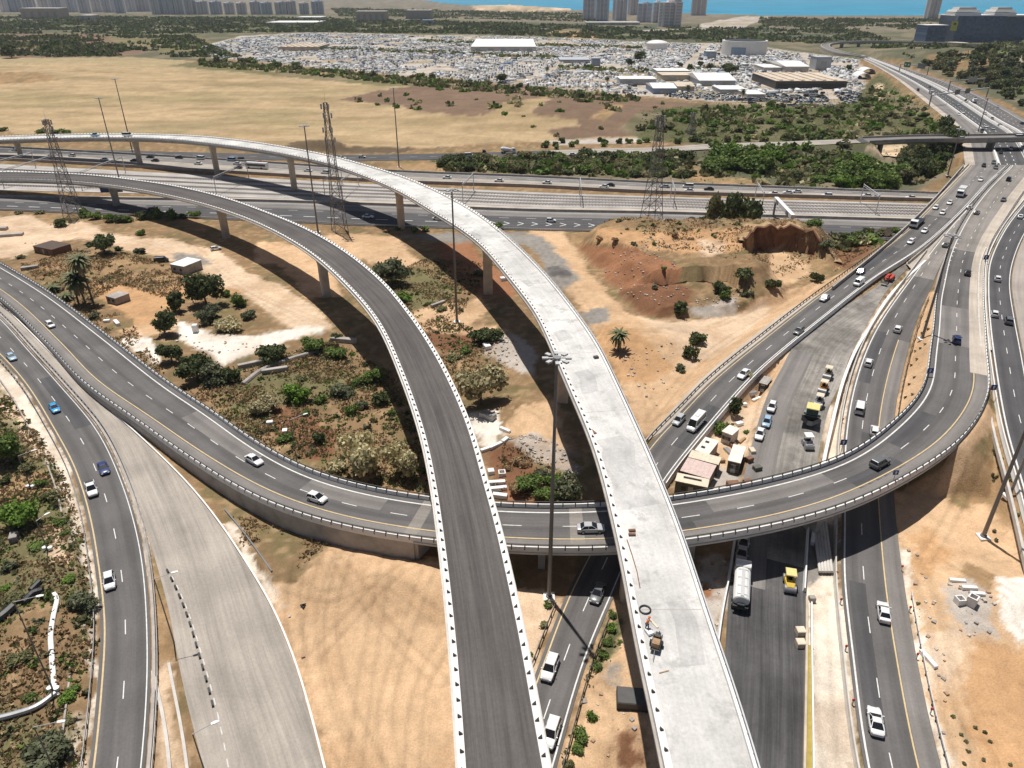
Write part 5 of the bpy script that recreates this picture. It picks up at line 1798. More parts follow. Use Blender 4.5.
# kind, colour, photo pixel of its middle
TRAFFIC = {
    'left': [('hatchback', 'white', 109, 580), ('pickup', 'white', 91, 488), ('coupe', 'darkblue', 103, 467), ('sedan', 'blue', 54, 407), ('sedan', 'paleblue', 11, 356)],
    'loop': [('hatchback', 'white', 50, 324), ('sedan', 'white', 254, 459), ('hatchback', 'white', 317, 497), ('sedan', 'silver', 591, 527), ('suv', 'grey', 880, 462), ('suv', 'darkblue', 957, 339), ('sedan', 'black', 968, 272),
             ('sedan', 'grey', 1004, 199), ('suv', 'black', 1009, 179)],
    'under': [('suv', 'white', 551, 732), ('suv', 'white', 550, 667), ('sedan', 'grey', 598, 592), ('hatchback', 'silver', 679, 419), ('minibus', 'white', 696, 423), ('sedan', 'white', 744, 373), ('hatchback', 'grey', 799, 330), ('sedan', 'silver', 825, 297),
              ('van', 'white', 859, 282), ('hatchback', 'grey', 861, 271), ('hatchback', 'white', 911, 241), ('sedan', 'white', 925, 230), ('hatchback', 'white', 943, 212), ('hatchback', 'white', 936, 207), ('sedan', 'white', 950, 202),
              ('sedan', 'white', 981, 179)],
    'slip': [('coupe', 'white', 876, 720), ('sedan', 'white', 884, 611), ('hatchback', 'white', 875, 430), ('van', 'white', 860, 407), ('hatchback', 'white', 869, 361), ('hatchback', 'white', 898, 328), ('sedan', 'grey', 946, 244), ('sedan', 'silver', 970, 207),
             ('sedan', 'grey', 977, 212)],
    'right': [('suv', 'grey', 1009, 320), ('hatchback', 'white', 995, 313), ('hatchback', 'white', 998, 278), ('sedan', 'white', 1021, 216)],
    'lower': [('sedan', 'black', 152, 209), ('sedan', 'white', 368, 216), ('sedan', 'white', 438, 218), ('sedan', 'black', 480, 216), ('hatchback', 'white', 551, 220), ('sedan', 'white', 664, 221), ('sedan', 'black', 693, 219)],
    'upper': [('hatchback', 'white', 15, 149.5), ('sedan', 'white', 50, 156), ('hatchback', 'white', 72, 155), ('sedan', 'white', 104, 159), ('sedan', 'black', 134, 160), ('sedan', 'black', 150, 156.5), ('sedan', 'black', 155, 160), ('sedan', 'black', 179, 157),
              ('van', 'white', 200, 158), ('sedan', 'white', 198, 163), ('van', 'paleblue', 231, 159.5), ('sedan', 'white', 237, 163), ('suv', 'black', 240, 159), ('sedan', 'black', 251, 162), ('sedan', 'red', 259, 162), ('sedan', 'black', 238, 167), ('sedan', 'white', 308, 170), ('suv', 'white', 325, 172),
              ('sedan', 'white', 447, 177), ('sedan', 'white', 499, 180), ('sedan', 'white', 547, 182), ('sedan', 'white', 604, 186), ('sedan', 'black', 610, 184.5), ('sedan', 'silver', 665, 186), ('van', 'white', 688, 186), ('sedan', 'white', 689, 190), ('sedan', 'black', 709, 188.5),
              ('sedan', 'white', 774, 193), ('sedan', 'white', 788, 192), ('sedan', 'white', 797, 191), ('suv', 'white', 827, 195), ('sedan', 'white', 867, 195), ('sedan', 'white', 876, 197), ('sedan', 'white', 911, 197)],
    'far': [('sedan', 'black', 984, 165), ('sedan', 'grey', 994, 162), ('sedan', 'grey', 996, 167), ('sedan', 'white', 1011, 148), ('sedan', 'black', 1001, 152), ('van', 'grey', 982, 131), ('hatchback', 'white', 986, 126), ('sedan', 'silver', 993, 128), ('sedan', 'grey', 1000, 125),
            ('hatchback', 'white', 992, 118), ('sedan', 'white', 985, 113), ('sedan', 'white', 959, 114), ('sedan', 'white', 963, 112), ('sedan', 'paleblue', 958, 104), ('sedan', 'black', 966, 100), ('sedan', 'white', 998, 106), ('hatchback', 'grey', 975, 98),
            ('sedan', 'black', 1022, 123), ('sedan', 'white', 944, 92), ('hatchback', 'grey', 930, 87), ('sedan', 'white', 945, 84), ('van', 'black', 918, 90), ('sedan', 'white', 900, 72)],
    'field': [('sedan', 'white', 342, 157.5), ('hatchback', 'white', 362, 156.5), ('sedan', 'white', 461, 156.5), ('van', 'white', 469, 155), ('sedan', 'white', 573, 154), ('hatchback', 'white', 719, 148), ('sedan', 'grey', 727, 147), ('hatchback', 'white', 844, 143), ('hatchback', 'white', 963, 138), ('van', 'white', 1020, 137)],
}
TRUCKS = [  # road, colour, body, body colour, length, pixel, label
    ('under', 'white', 'flat', 'black', 11.5, 917, 222, 'long flatbed lorry with dark load on the road climbing to the overpass'),
    ('under', 'white', 'box', 'white', 8.0, 961, 193, 'white box lorry coming down from the motorway overpass behind small cars'),
    ('field', 'white', 'mixer', 'white', 8.5, 508, 151, 'white concrete mixer lorry on the field road'),
    ('field', 'black', 'flat', 'tan', 8.0, 479, 153, 'flatbed lorry with dark cab and pale bed on the field road'),
    ('far', 'black', 'box', 'white', 8.0, 974, 101, 'white box lorry with dark cab on the distant motorway'),
    ('far', 'white', 'box', 'grey', 8.0, 931, 92, 'grey box lorry farthest along the distant motorway'),
]


def on_road(key, u, v):
    """point on a road surface seen at pixel (u, v), its heading and slope"""
    A, B = ROADS[key]
    c = (A + B) / 2
    z = 0.0
    for _ in range(4):
        p = P(u, v, z + .75)
        i = int(((c[:, 0] - p[0]) ** 2 + (c[:, 1] - p[1]) ** 2).argmin())
        d = B[i] - A[i]
        L2 = d[0] ** 2 + d[1] ** 2
        f = min(.97, max(.03, ((p[0] - A[i][0]) * d[0] + (p[1] - A[i][1]) * d[1]) / L2))
        z = A[i][2] + d[2] * f
    i = min(max(i, 1), len(c) - 2)
    t = c[i + 1] - c[i - 1]
    return Vector((p[0], p[1], z + .03)), math.atan2(t[1], t[0]), math.atan2(t[2], math.hypot(t[0], t[1])), f


for key, cars in TRAFFIC.items():
    road, end, sgn, _ = ROADNAME[key]
    order = sorted(cars, key=lambda c: -c[3]) if end in ('bottom edge', 'near end') else sorted(cars, key=lambda c: c[2])
    if key == 'loop':
        order = cars
    for n, (kind, col, u, v) in enumerate(order):
        loc, rz, pit, f = on_road(key, u, v)
        if key == 'far' and f < .55:
            s_ = -1
        elif key == 'field':
            s_ = 1 if f > .5 else -1
        else:
            s_ = sgn
        if s_ < 0:
            rz += math.pi
            pit = -pit
        cat = {'suv': 'suv', 'van': 'van', 'minibus': 'minibus', 'pickup': 'pickup truck'}.get(kind, 'car')
        cname = {'paleblue': 'pale blue', 'darkblue': 'dark blue', 'blue': 'bright blue', 'grey': 'dark grey'}.get(col, col)
        noun = {'suv': 'suv', 'van': 'van', 'minibus': 'minibus', 'pickup': 'pickup truck', 'coupe': 'sports car'}.get(kind, kind + (' car' if kind == 'hatchback' else ''))
        lab = '%s %s on the %s, %s car from the %s' % (cname, noun, road, ordn(n, 99), end)
        if v > 232 or (v > 200 and key in ('under', 'loop', 'right', 'slip')):
            make_car(kind, col, loc, rz, lab, cat, 'vehicles on the ' + road, pit)
        else:
            o = bpy.data.objects.new({'suv': 'suv', 'van': 'van'}.get(kind, 'car'), far_car_mesh(kind, col))
            COL.objects.link(o)
            o.location = loc
            o.rotation_euler = (0, -pit, rz)
            tag(o, lab, cat, 'vehicles on the ' + road)
for key, col, body, bc, L, u, v, lab in TRUCKS:
    loc, rz, pit, f = on_road(key, u, v + 1)
    s_ = ROADNAME[key][2] if key != 'far' else (-1 if f < .55 else 1)
    if s_ < 0:
        rz, pit = rz + math.pi, -pit
    t = empty('lorry', loc, rz)
    t.rotation_euler = (0, -pit, rz)
    tag(t, lab, 'lorry')
    truck_mesh_parts(t, col, body, L, bodycol=bc)
# bus on the upper motorway
loc, rz, pit, f = on_road('upper', 257, 167)
bus = empty('bus', loc, rz + math.pi)
tag(bus, 'long white bus with a dark window band on the upper motorway', 'bus')
b = MB()
loft(b, [(-6, 1.2, .45, 3.0), (-5.9, 1.27, .4, 3.1), (5.8, 1.27, .4, 3.1), (6, 1.15, .45, 2.9)], [(0, 0), (1, 0), (1, .85), (.9, 1), (0, 1)])
fix_normals(b.build('body', PAINT['white'], bus))
g = MB()
for s in (-1, 1):
    g.box((0, s * 1.275, 1.9), (11.2, .03, 1.1))
g.box((6.0, 0, 1.9), (.05, 2.1, 1.3))
g.build('window', GLASS, bus)
for x in (4, -3.2):
    for s in (-1, 1):
        w = MB()
        w.tube((x, s * .95, .5), (x, s * 1.28, .5), .5, .5, 12)
        w.build('wheel', TYRE, bus)

# parked on the construction strip
for kind, col, u, v, lab in [('hatchback', 'white', 772, 406, 'white hatchback parked farthest up the line of three beside the cabins'), ('hatchback', 'paleblue', 767, 421, 'pale blue car parked between two white cars beside the cabins'),
                             ('sedan', 'white', 760, 433, 'white car parked nearest of three beside the cabins')]:
    loc, rz, pit, f = on_road('site', u, v)
    make_car(kind, col, loc, rz + math.pi, lab, 'car', 'cars parked on the construction strip')
loc, rz, pit, f = on_road('site', 744, 541)
make_car('sedan', 'white', loc, rz + math.pi, 'white car parked in the shade below the loop bridge', 'car')
loc, rz, pit, f = on_road('site', 742, 552)
make_car('pickup', 'silver', loc, rz + math.pi, 'silver pickup truck parked in front of the tanker in the bridge shade', 'pickup truck')
loc, rz, pit, f = on_road('site', 741, 588)
t = empty('tanker_lorry', loc, rz + .02)
tag(t, 'white tanker lorry parked on new asphalt with its cab in the bridge shade', 'lorry')
truck_mesh_parts(t, 'white', 'tank', 9.2)
# on the white flyover, far left end
i = min(range(len(WA)), key=lambda i: abs(PX(*((WA[i] + WB[i]) / 2))[0] - 94))
c_ = (WA[i] + WB[i]) / 2
tt = WA[i + 1] - WA[i - 1]
o = bpy.data.objects.new('pickup_truck', far_car_mesh('pickup', 'paleblue'))
COL.objects.link(o)
o.location = c_ + np.array((0, 0, .05))
o.rotation_euler = (0, 0, math.atan2(tt[1], tt[0]))
tag(o, 'pale blue pickup truck standing on the far end of the white flyover', 'pickup truck')
i = min(range(len(WA)), key=lambda i: abs(PX(*((WA[i] + WB[i]) / 2))[0] - 127))
c_ = (WA[i] + WB[i]) / 2
o = bpy.data.objects.new('van', far_car_mesh('van', 'white'))
COL.objects.link(o)
o.location = c_ + np.array((0, 0, .05))
o.rotation_euler = (0, 0, math.atan2(tt[1], tt[0]) + .3)
tag(o, 'white van standing on the far part of the white flyover', 'van')
# ------------------------------------------------------------------ plants
def leaf_mat():
    m, nt, b = new_mat('foliage')
    a = N(nt, 'ShaderNodeAttribute', attribute_name='Leaf')
    geo = N(nt, 'ShaderNodeNewGeometry')
    n1 = N(nt, 'ShaderNodeTexNoise', Scale=.9, Detail=3.0)
    nt.links.new(geo.outputs['Position'], n1.inputs['Vector'])
    c = mixc(nt, 1.0, a.outputs['Color'], ramp(nt, n1.outputs[0], [(.3, .8), (.7, 1.22)]), 'MULTIPLY')
    oi = N(nt, 'ShaderNodeObjectInfo')
    c = mixc(nt, 1.0, c, ramp(nt, oi.outputs['Random'], [(0, .82), (1, 1.18)]), 'MULTIPLY')
    nt.links.new(c, b.inputs['Base Color'])
    b.inputs['Roughness'].default_value = .75
    b.inputs['Specular IOR Level'].default_value = .2
    tr = N(nt, 'ShaderNodeBsdfTranslucent')
    nt.links.new(c, tr.inputs['Color'])
    mx = N(nt, 'ShaderNodeMixShader')
    mx.inputs[0].default_value = .3
    nt.links.new(b.outputs[0], mx.inputs[1])
    nt.links.new(tr.outputs[0], mx.inputs[2])
    nt.links.new(mx.outputs[0], nt.nodes['Material Output'].inputs['Surface'])
    return m


LEAF = leaf_mat()
BARK = simple('bark', (.16, .115, .08), .9, .3, 3.0)
PAL = {'green': ((.095, .15, .035), (.17, .23, .065)), 'bright': ((.10, .18, .025), (.16, .25, .05)), 'dark': ((.065, .09, .035), (.12, .14, .06)), 'olive': ((.34, .30, .16), (.60, .53, .32)),
       'greygreen': ((.10, .115, .06), (.18, .19, .115)), 'dry': ((.26, .175, .095), (.46, .33, .19)), 'scrub': ((.12, .125, .055), (.21, .20, .095))}


def quad_mesh(name, pos, nrm, size, col, aspect=1.0):
    """many small leaf faces as one mesh; arrays of centres, normals, sizes and colours"""
    n = len(pos)
    nrm = nrm / np.maximum(1e-6, np.linalg.norm(nrm, axis=1))[:, None]
    r = nrs.normal(size=(n, 3))
    a = np.cross(nrm, r)
    a /= np.maximum(1e-6, np.linalg.norm(a, axis=1))[:, None]
    b = np.cross(nrm, a)
    s = np.asarray(size)[:, None] * .5
    k = aspect
    V = np.stack([pos - a * s - b * s * k, pos + a * s * .9 - b * s * k * .8, pos + a * s + b * s * k, pos - a * s * .8 + b * s * k * .9], 1).reshape(-1, 3)
    me = bpy.data.meshes.new(name)
    me.vertices.add(n * 4)
    me.vertices.foreach_set('co', V.astype(np.float32).ravel())
    me.loops.add(n * 4)
    me.polygons.add(n)
    me.loops.foreach_set('vertex_index', np.arange(n * 4, dtype=np.int32))
    me.polygons.foreach_set('loop_start', np.arange(0, n * 4, 4, dtype=np.int32))
    me.polygons.foreach_set('loop_total', np.full(n, 4, np.int32))
    me.update(calc_edges=True)
    ca = me.color_attributes.new('Leaf', 'FLOAT_COLOR', 'POINT')
    cc = np.repeat(np.concatenate([col, np.ones((n, 1))], 1), 4, 0)
    ca.data.foreach_set('color', cc.astype(np.float32).ravel())
    me.materials.append(LEAF)
    return me


def crown(n, style, seed, lobes=9, flat=.75, leaf=.12, low=.1, tall=False):
    """unit crown: radius 1 in plan, height 2*flat, base at z 0; returns leaf arrays"""
    g = np.random.RandomState(seed)
    L = g.uniform(-1, 1, (lobes, 3))
    L[:, :2] *= .58
    L[:, 2] = g.uniform(.32, 1.45, lobes)
    rl = g.uniform(.2, .58, lobes)
    w = rl ** 2
    k = g.choice(lobes, n, p=w / w.sum())
    d = g.normal(size=(n, 3))
    d[:, 2] += .25
    d /= np.linalg.norm(d, axis=1)[:, None]
    rr = rl[k] * (g.uniform(.35, 1.0, n) ** .5) * (1 + .2 * g.normal(size=n))
    p = L[k] + d * rr[:, None]
    p[:, 2] = np.maximum(p[:, 2], low * g.uniform(0, 1, n))
    p[:, 2] *= flat
    c0, c1 = np.array(PAL[style][0]), np.array(PAL[style][1])
    lobe_t = g.uniform(0, 1, lobes)
    t = np.clip(lobe_t[k] * .6 + g.uniform(0, .6, n), 0, 1)[:, None]
    col = (c0 * (1 - t) + c1 * t) * g.uniform(.75, 1.25, n)[:, None]
    return p, d + .7 * g.normal(size=(n, 3)), leaf * g.uniform(.6, 1.5, n), col


_crowns = {}


def crown_mesh(style, near, var):
    key = (style, near, var)
    if key not in _crowns:
        n, leaf = {2: (2400, .115), 1: (900, .18), 0: (260, .30)}[near]
        p, d, s, c = crown(n, style, hash(style) % 1 + 100 * var + sum(map(ord, style)), 11 + 3 * var, .62 + .1 * (var % 3), leaf)
        _crowns[key] = quad_mesh('foliage', p, d, s, c)
    return _crowns[key]


_trunks = {}


def trunk_mesh(var):
    if var not in _trunks:
        b = MB()
        g = random.Random(var)
        top = (g.uniform(-.05, .05), g.uniform(-.05, .05), .75)
        b.tube((0, 0, -.15), top, .07, .045, 7)
        for k in range(5):
            a = k * 1.256 + g.uniform(-.3, .3)
            z0 = g.uniform(.35, .72)
            b.tube((top[0] * z0, top[1] * z0, z0), (math.cos(a) * .5, math.sin(a) * .5, z0 + g.uniform(.35, .6)), .035, .012, 5)
        o = b.build('trunk', BARK)
        _trunks[var] = o.data
        bpy.data.objects.remove(o)
    return _trunks[var]


STYLE_TXT = {'green': 'green', 'bright': 'bright green', 'dark': 'dark green', 'olive': 'pale olive', 'greygreen': 'grey green', 'dry': 'dry brown', 'scrub': 'dull green'}


def plant(u, v, wpx, style, tall=1.0, tree=False, label=None, group=None, near=None, pos=None, r=None):
    """shrub or tree whose foot stands at pixel (u, v) and whose crown is wpx pixels wide"""
    p = G(u, v) if pos is None else pos
    if r is None:
        d = p[1] * CP + (CAMH - p[2]) * SP
        r = wpx * d / F / 2
    if near is None:
        near = 2 if wpx > 22 else 1 if wpx > 9 else 0
    var = rnd.randrange(4 if near == 2 else 5)
    me = crown_mesh(style, near, var)
    rz = rnd.uniform(0, 6.28)
    if tree or near == 2:
        root = empty('tree' if tree else 'shrub', p, rz)
        c = bpy.data.objects.new('crown' if tree else 'foliage', me)
        COL.objects.link(c)
        c.parent = root
        c.scale = (r, r, r * tall)
        c.location = (0, 0, r * (.35 if tree else 0.0))
        t = bpy.data.objects.new('trunk' if tree else 'stem', trunk_mesh(var % 3))
        COL.objects.link(t)
        t.parent = root
        t.scale = (r, r, r * tall * (1.1 if tree else .8))
        o = root
    else:
        o = bpy.data.objects.new('shrub', me)
        COL.objects.link(o)
        o.location = p
        o.rotation_euler = (0, 0, rz)
        o.scale = (r, r, r * tall)
    tag(o, label, 'tree' if tree else 'shrub', group)
    return o


# where: [(u, v of the foot, crown width px, style, height factor, tree?)]
PLOTS = {
    'the sandy ground left of the grey flyover': [(105, 254, 28, 'dark', 1.0, 1), (140, 253, 13, 'greygreen', .8, 0), (140, 235, 10, 'green', .9, 0), (55, 290, 10, 'dark', .8, 0), (95, 318, 11, 'greygreen', .7, 0), (62, 226, 14, 'dark', .8, 0),
        (180, 312, 20, 'dark', 1.3, 1), (207, 305, 36, 'dark', 1.0, 1), (226, 296, 10, 'green', 1, 0), (239, 306, 16, 'green', 1.1, 0), (165, 336, 27, 'dark', 1.2, 1), (210, 322, 26, 'greygreen', .9, 0), (233, 328, 28, 'olive', .7, 0), (172, 362, 25, 'dark', 1.2, 1),
        (198, 380, 36, 'dark', 1.0, 1), (214, 382, 30, 'greygreen', .9, 0), (231, 381, 20, 'dark', 1.0, 0), (248, 318, 16, 'greygreen', .7, 0), (22, 258, 9, 'greygreen', .6, 0), (40, 252, 9, 'scrub', .6, 0), (120, 250, 9, 'dark', .7, 0)],
    'the verge of the lower motorway': [(86, 217, 12, 'green', .9, 0), (96, 219, 14, 'green', .9, 0), (108, 221, 14, 'bright', .9, 0), (118, 222, 14, 'dark', .9, 0), (128, 222, 14, 'green', .9, 0), (143, 219, 13, 'dark', .9, 0), (158, 218, 14, 'green', .9, 0), (173, 219, 13, 'green', .9, 0), (184, 218, 9, 'dark', .8, 0), (196, 217, 13, 'green', .9, 0),
        (386, 232, 7, 'dry', .8, 0), (414, 232, 8, 'green', .9, 0), (425, 231, 9, 'green', .9, 0), (398, 230, 7, 'bright', .7, 0), (497, 230, 12, 'green', .9, 0), (20, 214, 8, 'scrub', .6, 0), (40, 214, 9, 'scrub', .6, 0)],
    'the dry plot inside the loop': [(272, 360, 32, 'dark', .9, 0), (315, 350, 27, 'green', .9, 0), (338, 356, 22, 'green', .8, 0), (337, 340, 12, 'dark', .8, 0), (374, 382, 24, 'green', .8, 0), (356, 384, 14, 'green', .8, 0), (298, 401, 26, 'bright', .9, 0), (266, 412, 29, 'olive', .8, 0), (321, 402, 14, 'green', .7, 0),
        (342, 395, 23, 'greygreen', .7, 0), (305, 415, 10, 'green', .8, 0), (381, 404, 18, 'dark', 1.0, 0), (352, 414, 14, 'green', 1.0, 0), (362, 408, 13, 'greygreen', .8, 0), (393, 414, 10, 'green', .8, 0), (320, 441, 16, 'dark', 1.1, 0), (285, 440, 18, 'green', .7, 0), (341, 441, 9, 'green', .8, 0),
        (365, 475, 46, 'olive', 1.2, 1), (338, 470, 20, 'olive', .7, 0), (404, 476, 36, 'olive', 1.25, 1), (275, 430, 8, 'scrub', .7, 0), (300, 380, 12, 'scrub', .6, 0), (330, 420, 8, 'dry', .8, 0)],
    'the strip between the two flyovers': [(394, 284, 36, 'greygreen', .95, 1), (403, 301, 18, 'bright', .7, 0), (486, 340, 31, 'dark', .8, 0), (481, 404, 50, 'olive', 1.0, 1), (455, 360, 14, 'scrub', .6, 0), (466, 352, 12, 'green', .6, 0), (440, 310, 12, 'scrub', .5, 0), (478, 275, 12, 'scrub', .6, 0), (500, 262, 10, 'scrub', .6, 0), (475, 345, 9, 'scrub', .6, 0)],
    'the rubble slope under the white flyover': [(527, 487, 30, 'green', .8, 0), (541, 478, 20, 'greygreen', .8, 0), (567, 498, 36, 'greygreen', 1.0, 0), (519, 465, 16, 'dry', .8, 0), (546, 497, 26, 'green', .8, 0), (517, 492, 18, 'dry', .7, 0), (553, 484, 18, 'bright', .8, 0), (508, 470, 10, 'dry', .7, 0)],
    'the site beside the cabins': [(734, 415, 15, 'dark', 1.5, 1), (722, 434, 20, 'green', .9, 0), (746, 433, 6, 'bright', .9, 0), (751, 377, 8, 'olive', .6, 0)],
    'the red mound and sand track': [(682, 315, 17, 'dark', 1.2, 0), (697, 343, 20, 'dark', 1.0, 0), (690, 358, 15, 'dark', 1.2, 0), (681, 370, 14, 'greygreen', .7, 0), (721, 293, 19, 'dark', 1.1, 0), (724, 298, 13, 'green', .9, 0), (742, 287, 19, 'dark', 1.0, 0), (747, 297, 13, 'greygreen', 1.0, 0), (664, 270, 6, 'green', 1.2, 0), (634, 245, 7, 'greygreen', .9, 0), (654, 245, 6, 'green', .9, 0), (655, 288, 7, 'greygreen', .6, 0),
        (772, 288, 15, 'dark', 1.2, 0), (816, 281, 13, 'dark', 1.3, 0), (600, 240, 9, 'dry', .8, 0), (615, 242, 8, 'dry', .7, 0), (675, 236, 8, 'dry', .8, 0), (690, 240, 7, 'dry', .7, 0)],
    'the green bank left of the overpass': [(812, 241, 17, 'green', .6, 0), (826, 250, 14, 'greygreen', .9, 0), (838, 247, 14, 'scrub', .7, 0), (850, 245, 16, 'green', .7, 0), (862, 243, 16, 'scrub', .7, 0), (873, 239, 15, 'green', .7, 0), (884, 236, 15, 'scrub', .7, 0), (895, 233, 12, 'green', .7, 0), (800, 233, 13, 'dark', .8, 0), (856, 236, 13, 'green', .7, 0), (868, 233, 12, 'scrub', .7, 0), (843, 239, 12, 'green', .7, 0), (775, 227, 9, 'dark', .8, 0)],
    'the left verge': [(10, 460, 36, 'green', 1.1, 1), (25, 525, 38, 'bright', .9, 1), (40, 486, 14, 'green', .7, 0), (61, 524, 14, 'green', .7, 0), (10, 570, 15, 'greygreen', .8, 0), (3, 484, 14, 'dark', .8, 0), (84, 606, 27, 'greygreen', .8, 0), (30, 470, 16, 'scrub', .6, 0), (52, 500, 18, 'scrub', .6, 0), (15, 600, 20, 'scrub', .5, 0), (70, 580, 14, 'bright', .5, 0), (20, 660, 22, 'scrub', .5, 0), (75, 690, 12, 'green', .6, 0), (38, 548, 18, 'green', .5, 0), (45, 764, 62, 'greygreen', .7, 0), (67, 700, 17, 'bright', .6, 0), (30, 698, 14, 'green', .5, 0), (5, 590, 10, 'bright', .6, 0), (66, 535, 10, 'green', .6, 0), (82, 620, 10, 'scrub', .6, 0), (75, 545, 9, 'scrub', .6, 0), (86, 655, 8, 'scrub', .6, 0), (70, 720, 12, 'scrub', .5, 0), (6, 510, 12, 'scrub', .6, 0)],
    'the verge of the road below the bridges': [(548, 606, 9, 'green', .9, 0), (613, 616, 10, 'green', .8, 0), (611, 630, 12, 'bright', .8, 0), (608, 644, 12, 'green', .8, 0), (604, 657, 13, 'green', .8, 0), (598, 668, 12, 'green', .8, 0), (592, 719, 12, 'bright', .9, 0), (582, 737, 17, 'green', .8, 0), (577, 750, 15, 'green', .8, 0), (543, 626, 9, 'scrub', .7, 0), (531, 655, 7, 'bright', .7, 0), (568, 765, 12, 'scrub', .7, 0)],
}
for where, lst in PLOTS.items():
    seq = sorted(lst, key=lambda q: q[0])
    cnt, tot = {}, {}
    for q in seq:
        kd = (q[3], q[5])
        tot[kd] = tot.get(kd, 0) + 1
    for (u, v, wpx, st, tall, tr) in seq:
        kd = (st, tr)
        i = cnt.get(kd, 0)
        cnt[kd] = i + 1
        lab = '%s %s on %s' % (STYLE_TXT[st], 'tree' if tr else 'shrub', where)
        if tot[kd] > 1:
            lab = '%s %s on %s' % (ordn(i, tot[kd]) + ' from left, ' + STYLE_TXT[st], 'tree' if tr else 'shrub', where)
            lab = '%s %s on %s, %s from left' % (STYLE_TXT[st], 'tree' if tr else 'shrub', where, ordn(i, tot[kd]))
        plant(u, v, wpx, st, tall, bool(tr), lab, 'plants on ' + where)

# tiny planter shrubs
for u, v in [(926, 322), (922, 334), (928, 330), (915, 352), (920, 349), (911, 366), (917, 360), (909, 385), (914, 378), (905, 398), (912, 395), (925, 345)]:
    plant(u, v, 3.2, 'scrub', .9, label='tiny dark shrub in the sandy planter between slip road and loop', group='planter shrubs', near=0)
for u, v in [(994, 436), (993, 451), (995, 455), (1002, 460), (998, 468), (992, 476), (996, 478), (993, 482), (1010, 477), (1011, 481), (1005, 491), (1018, 516), (996, 541), (994, 532)]:
    plant(u, v, 4.5, 'scrub', .9, label='small dull shrub on the bare bank below the far right road', group='bank shrubs', near=0)
for u, v in [(961, 735), (966, 742), (968, 751), (953, 717), (985, 733), (990, 742), (964, 764), (1010, 765), (975, 728), (918, 604), (983, 760)]:
    plant(u, v, 4.5, 'scrub', .7, label='small weed clump on the bare sand at the bottom right', group='sand weeds', near=0)

# eucalyptus trees behind the mound
for (u, v, wpx, tl, lab) in [(709, 229, 18, 2.2, 'slim brownish eucalyptus behind the mound, leftmost of three'), (723, 230, 30, 1.7, 'dark eucalyptus behind the mound, middle of three'), (741, 230, 34, 1.45, 'broad dark eucalyptus behind the mound, rightmost of three')]:
    plant(u, v, wpx, 'scrub' if wpx < 20 else 'dark', tl, True, lab, 'eucalyptus trees behind the mound', near=2)


def palm(u, v, h, r, lab, group=None, lean=(0, 0), young=False):
    p = G(u, v)
    root = empty('palm_tree', p, rnd.uniform(0, 6))
    tag(root, lab, 'palm tree', group)
    t = MB()
    pts = [Vector((lean[0] * (k / 6) ** 2, lean[1] * (k / 6) ** 2, -.3 + (h + .3) * k / 6)) for k in range(7)]
    for a, b in zip(pts[:-1], pts[1:]):
        t.tube(a, b, .30, .27, 8)
    t.build('trunk', BARK, root)
    top = pts[-1]
    f = MB()
    g = random.Random(int(u * 7 + v))
    for k in range(46):
        az = k * 2.399 + g.uniform(-.2, .2)
        el = 1.2 - 2.0 * (k / 46) + g.uniform(-.1, .1)
        L = r * g.uniform(.85, 1.1)
        prev = None
        for s in range(7):
            q = s / 6
            a = el - 1.1 * q * q
            x = L * q * math.cos(el - .5 * q)
            z = L * (q * math.sin(el) - .55 * q * q)
            c = Vector((top.x + x * math.cos(az), top.y + x * math.sin(az), top.z + z))
            w = .42 * (r / 3) * (1 - abs(q - .35)) * (1 if s else .3)
            sd = Vector((-math.sin(az), math.cos(az), 0)) * w
            dn = Vector((0, 0, -.35 * w))
            cur = (c - sd + dn, c, c + sd + dn)
            if prev:
                f.add([prev[0], prev[1], cur[1], cur[0]], [(0, 1, 2, 3)], 1 if k > 36 else 0)
                f.add([prev[1], prev[2], cur[2], cur[1]], [(0, 1, 2, 3)], 1 if k > 36 else 0)
            prev = cur
    f.build('fronds', [PALM_M, PALM_D], root)


PALM_M = simple('palm_leaf', (.10, .115, .04), .7, .35, 1.0)
PALM_D = simple('palm_leaf_dry', (.26, .19, .10), .8, .3, 1.0)
palm(79, 305, 8.5, 4.2, 'bushy palm beside the loop ramp, leftmost of three', 'palms beside the loop ramp', (-.8, 0))
palm(86, 305.5, 7.5, 3.6, 'middle palm of three beside the loop ramp', 'palms beside the loop ramp', (-.6, 0))
palm(94, 305, 13.5, 4.0, 'tallest palm of three beside the loop ramp', 'palms beside the loop ramp', (-1.2, 0))
palm(54, 292, 1.2, 2.8, 'low young palm nearest the left edge beside the loop ramp', 'young palms')
palm(67, 300, 1.2, 3.0, 'low young palm just left of the three palms', 'young palms')
palm(618, 351, 4.6, 3.0, 'lone short palm on the sand right of the white flyover')


# ---- belts of trees: each tree its own object
def spread(poly, n, dmin, seed, wide=1.0):
    g = random.Random(seed)
    us, vs = [p[0] for p in poly], [p[1] for p in poly]
    out = []
    tries = 0
    while len(out) < n and tries < n * 60:
        tries += 1
        u, v = g.uniform(min(us), max(us)), g.uniform(min(vs), max(vs))
        if not inside(poly, np.array([u]), np.array([v]))[0]:
            continue
        if any(abs(u - a) < dmin and abs(v - b) < dmin * .3 for a, b in out):
            continue
        out.append((u, v))
    return out


def clear_of_roads(x, y, pad):
    for (A, B, _, _) in GRADE:
        c = (A + B) / 2
        d = (c[:, 0] - x) ** 2 + (c[:, 1] - y) ** 2
        i = int(d.argmin())
        if d[i] < (np.linalg.norm(B[i] - A[i]) / 2 + pad) ** 2:
            return False
    return True


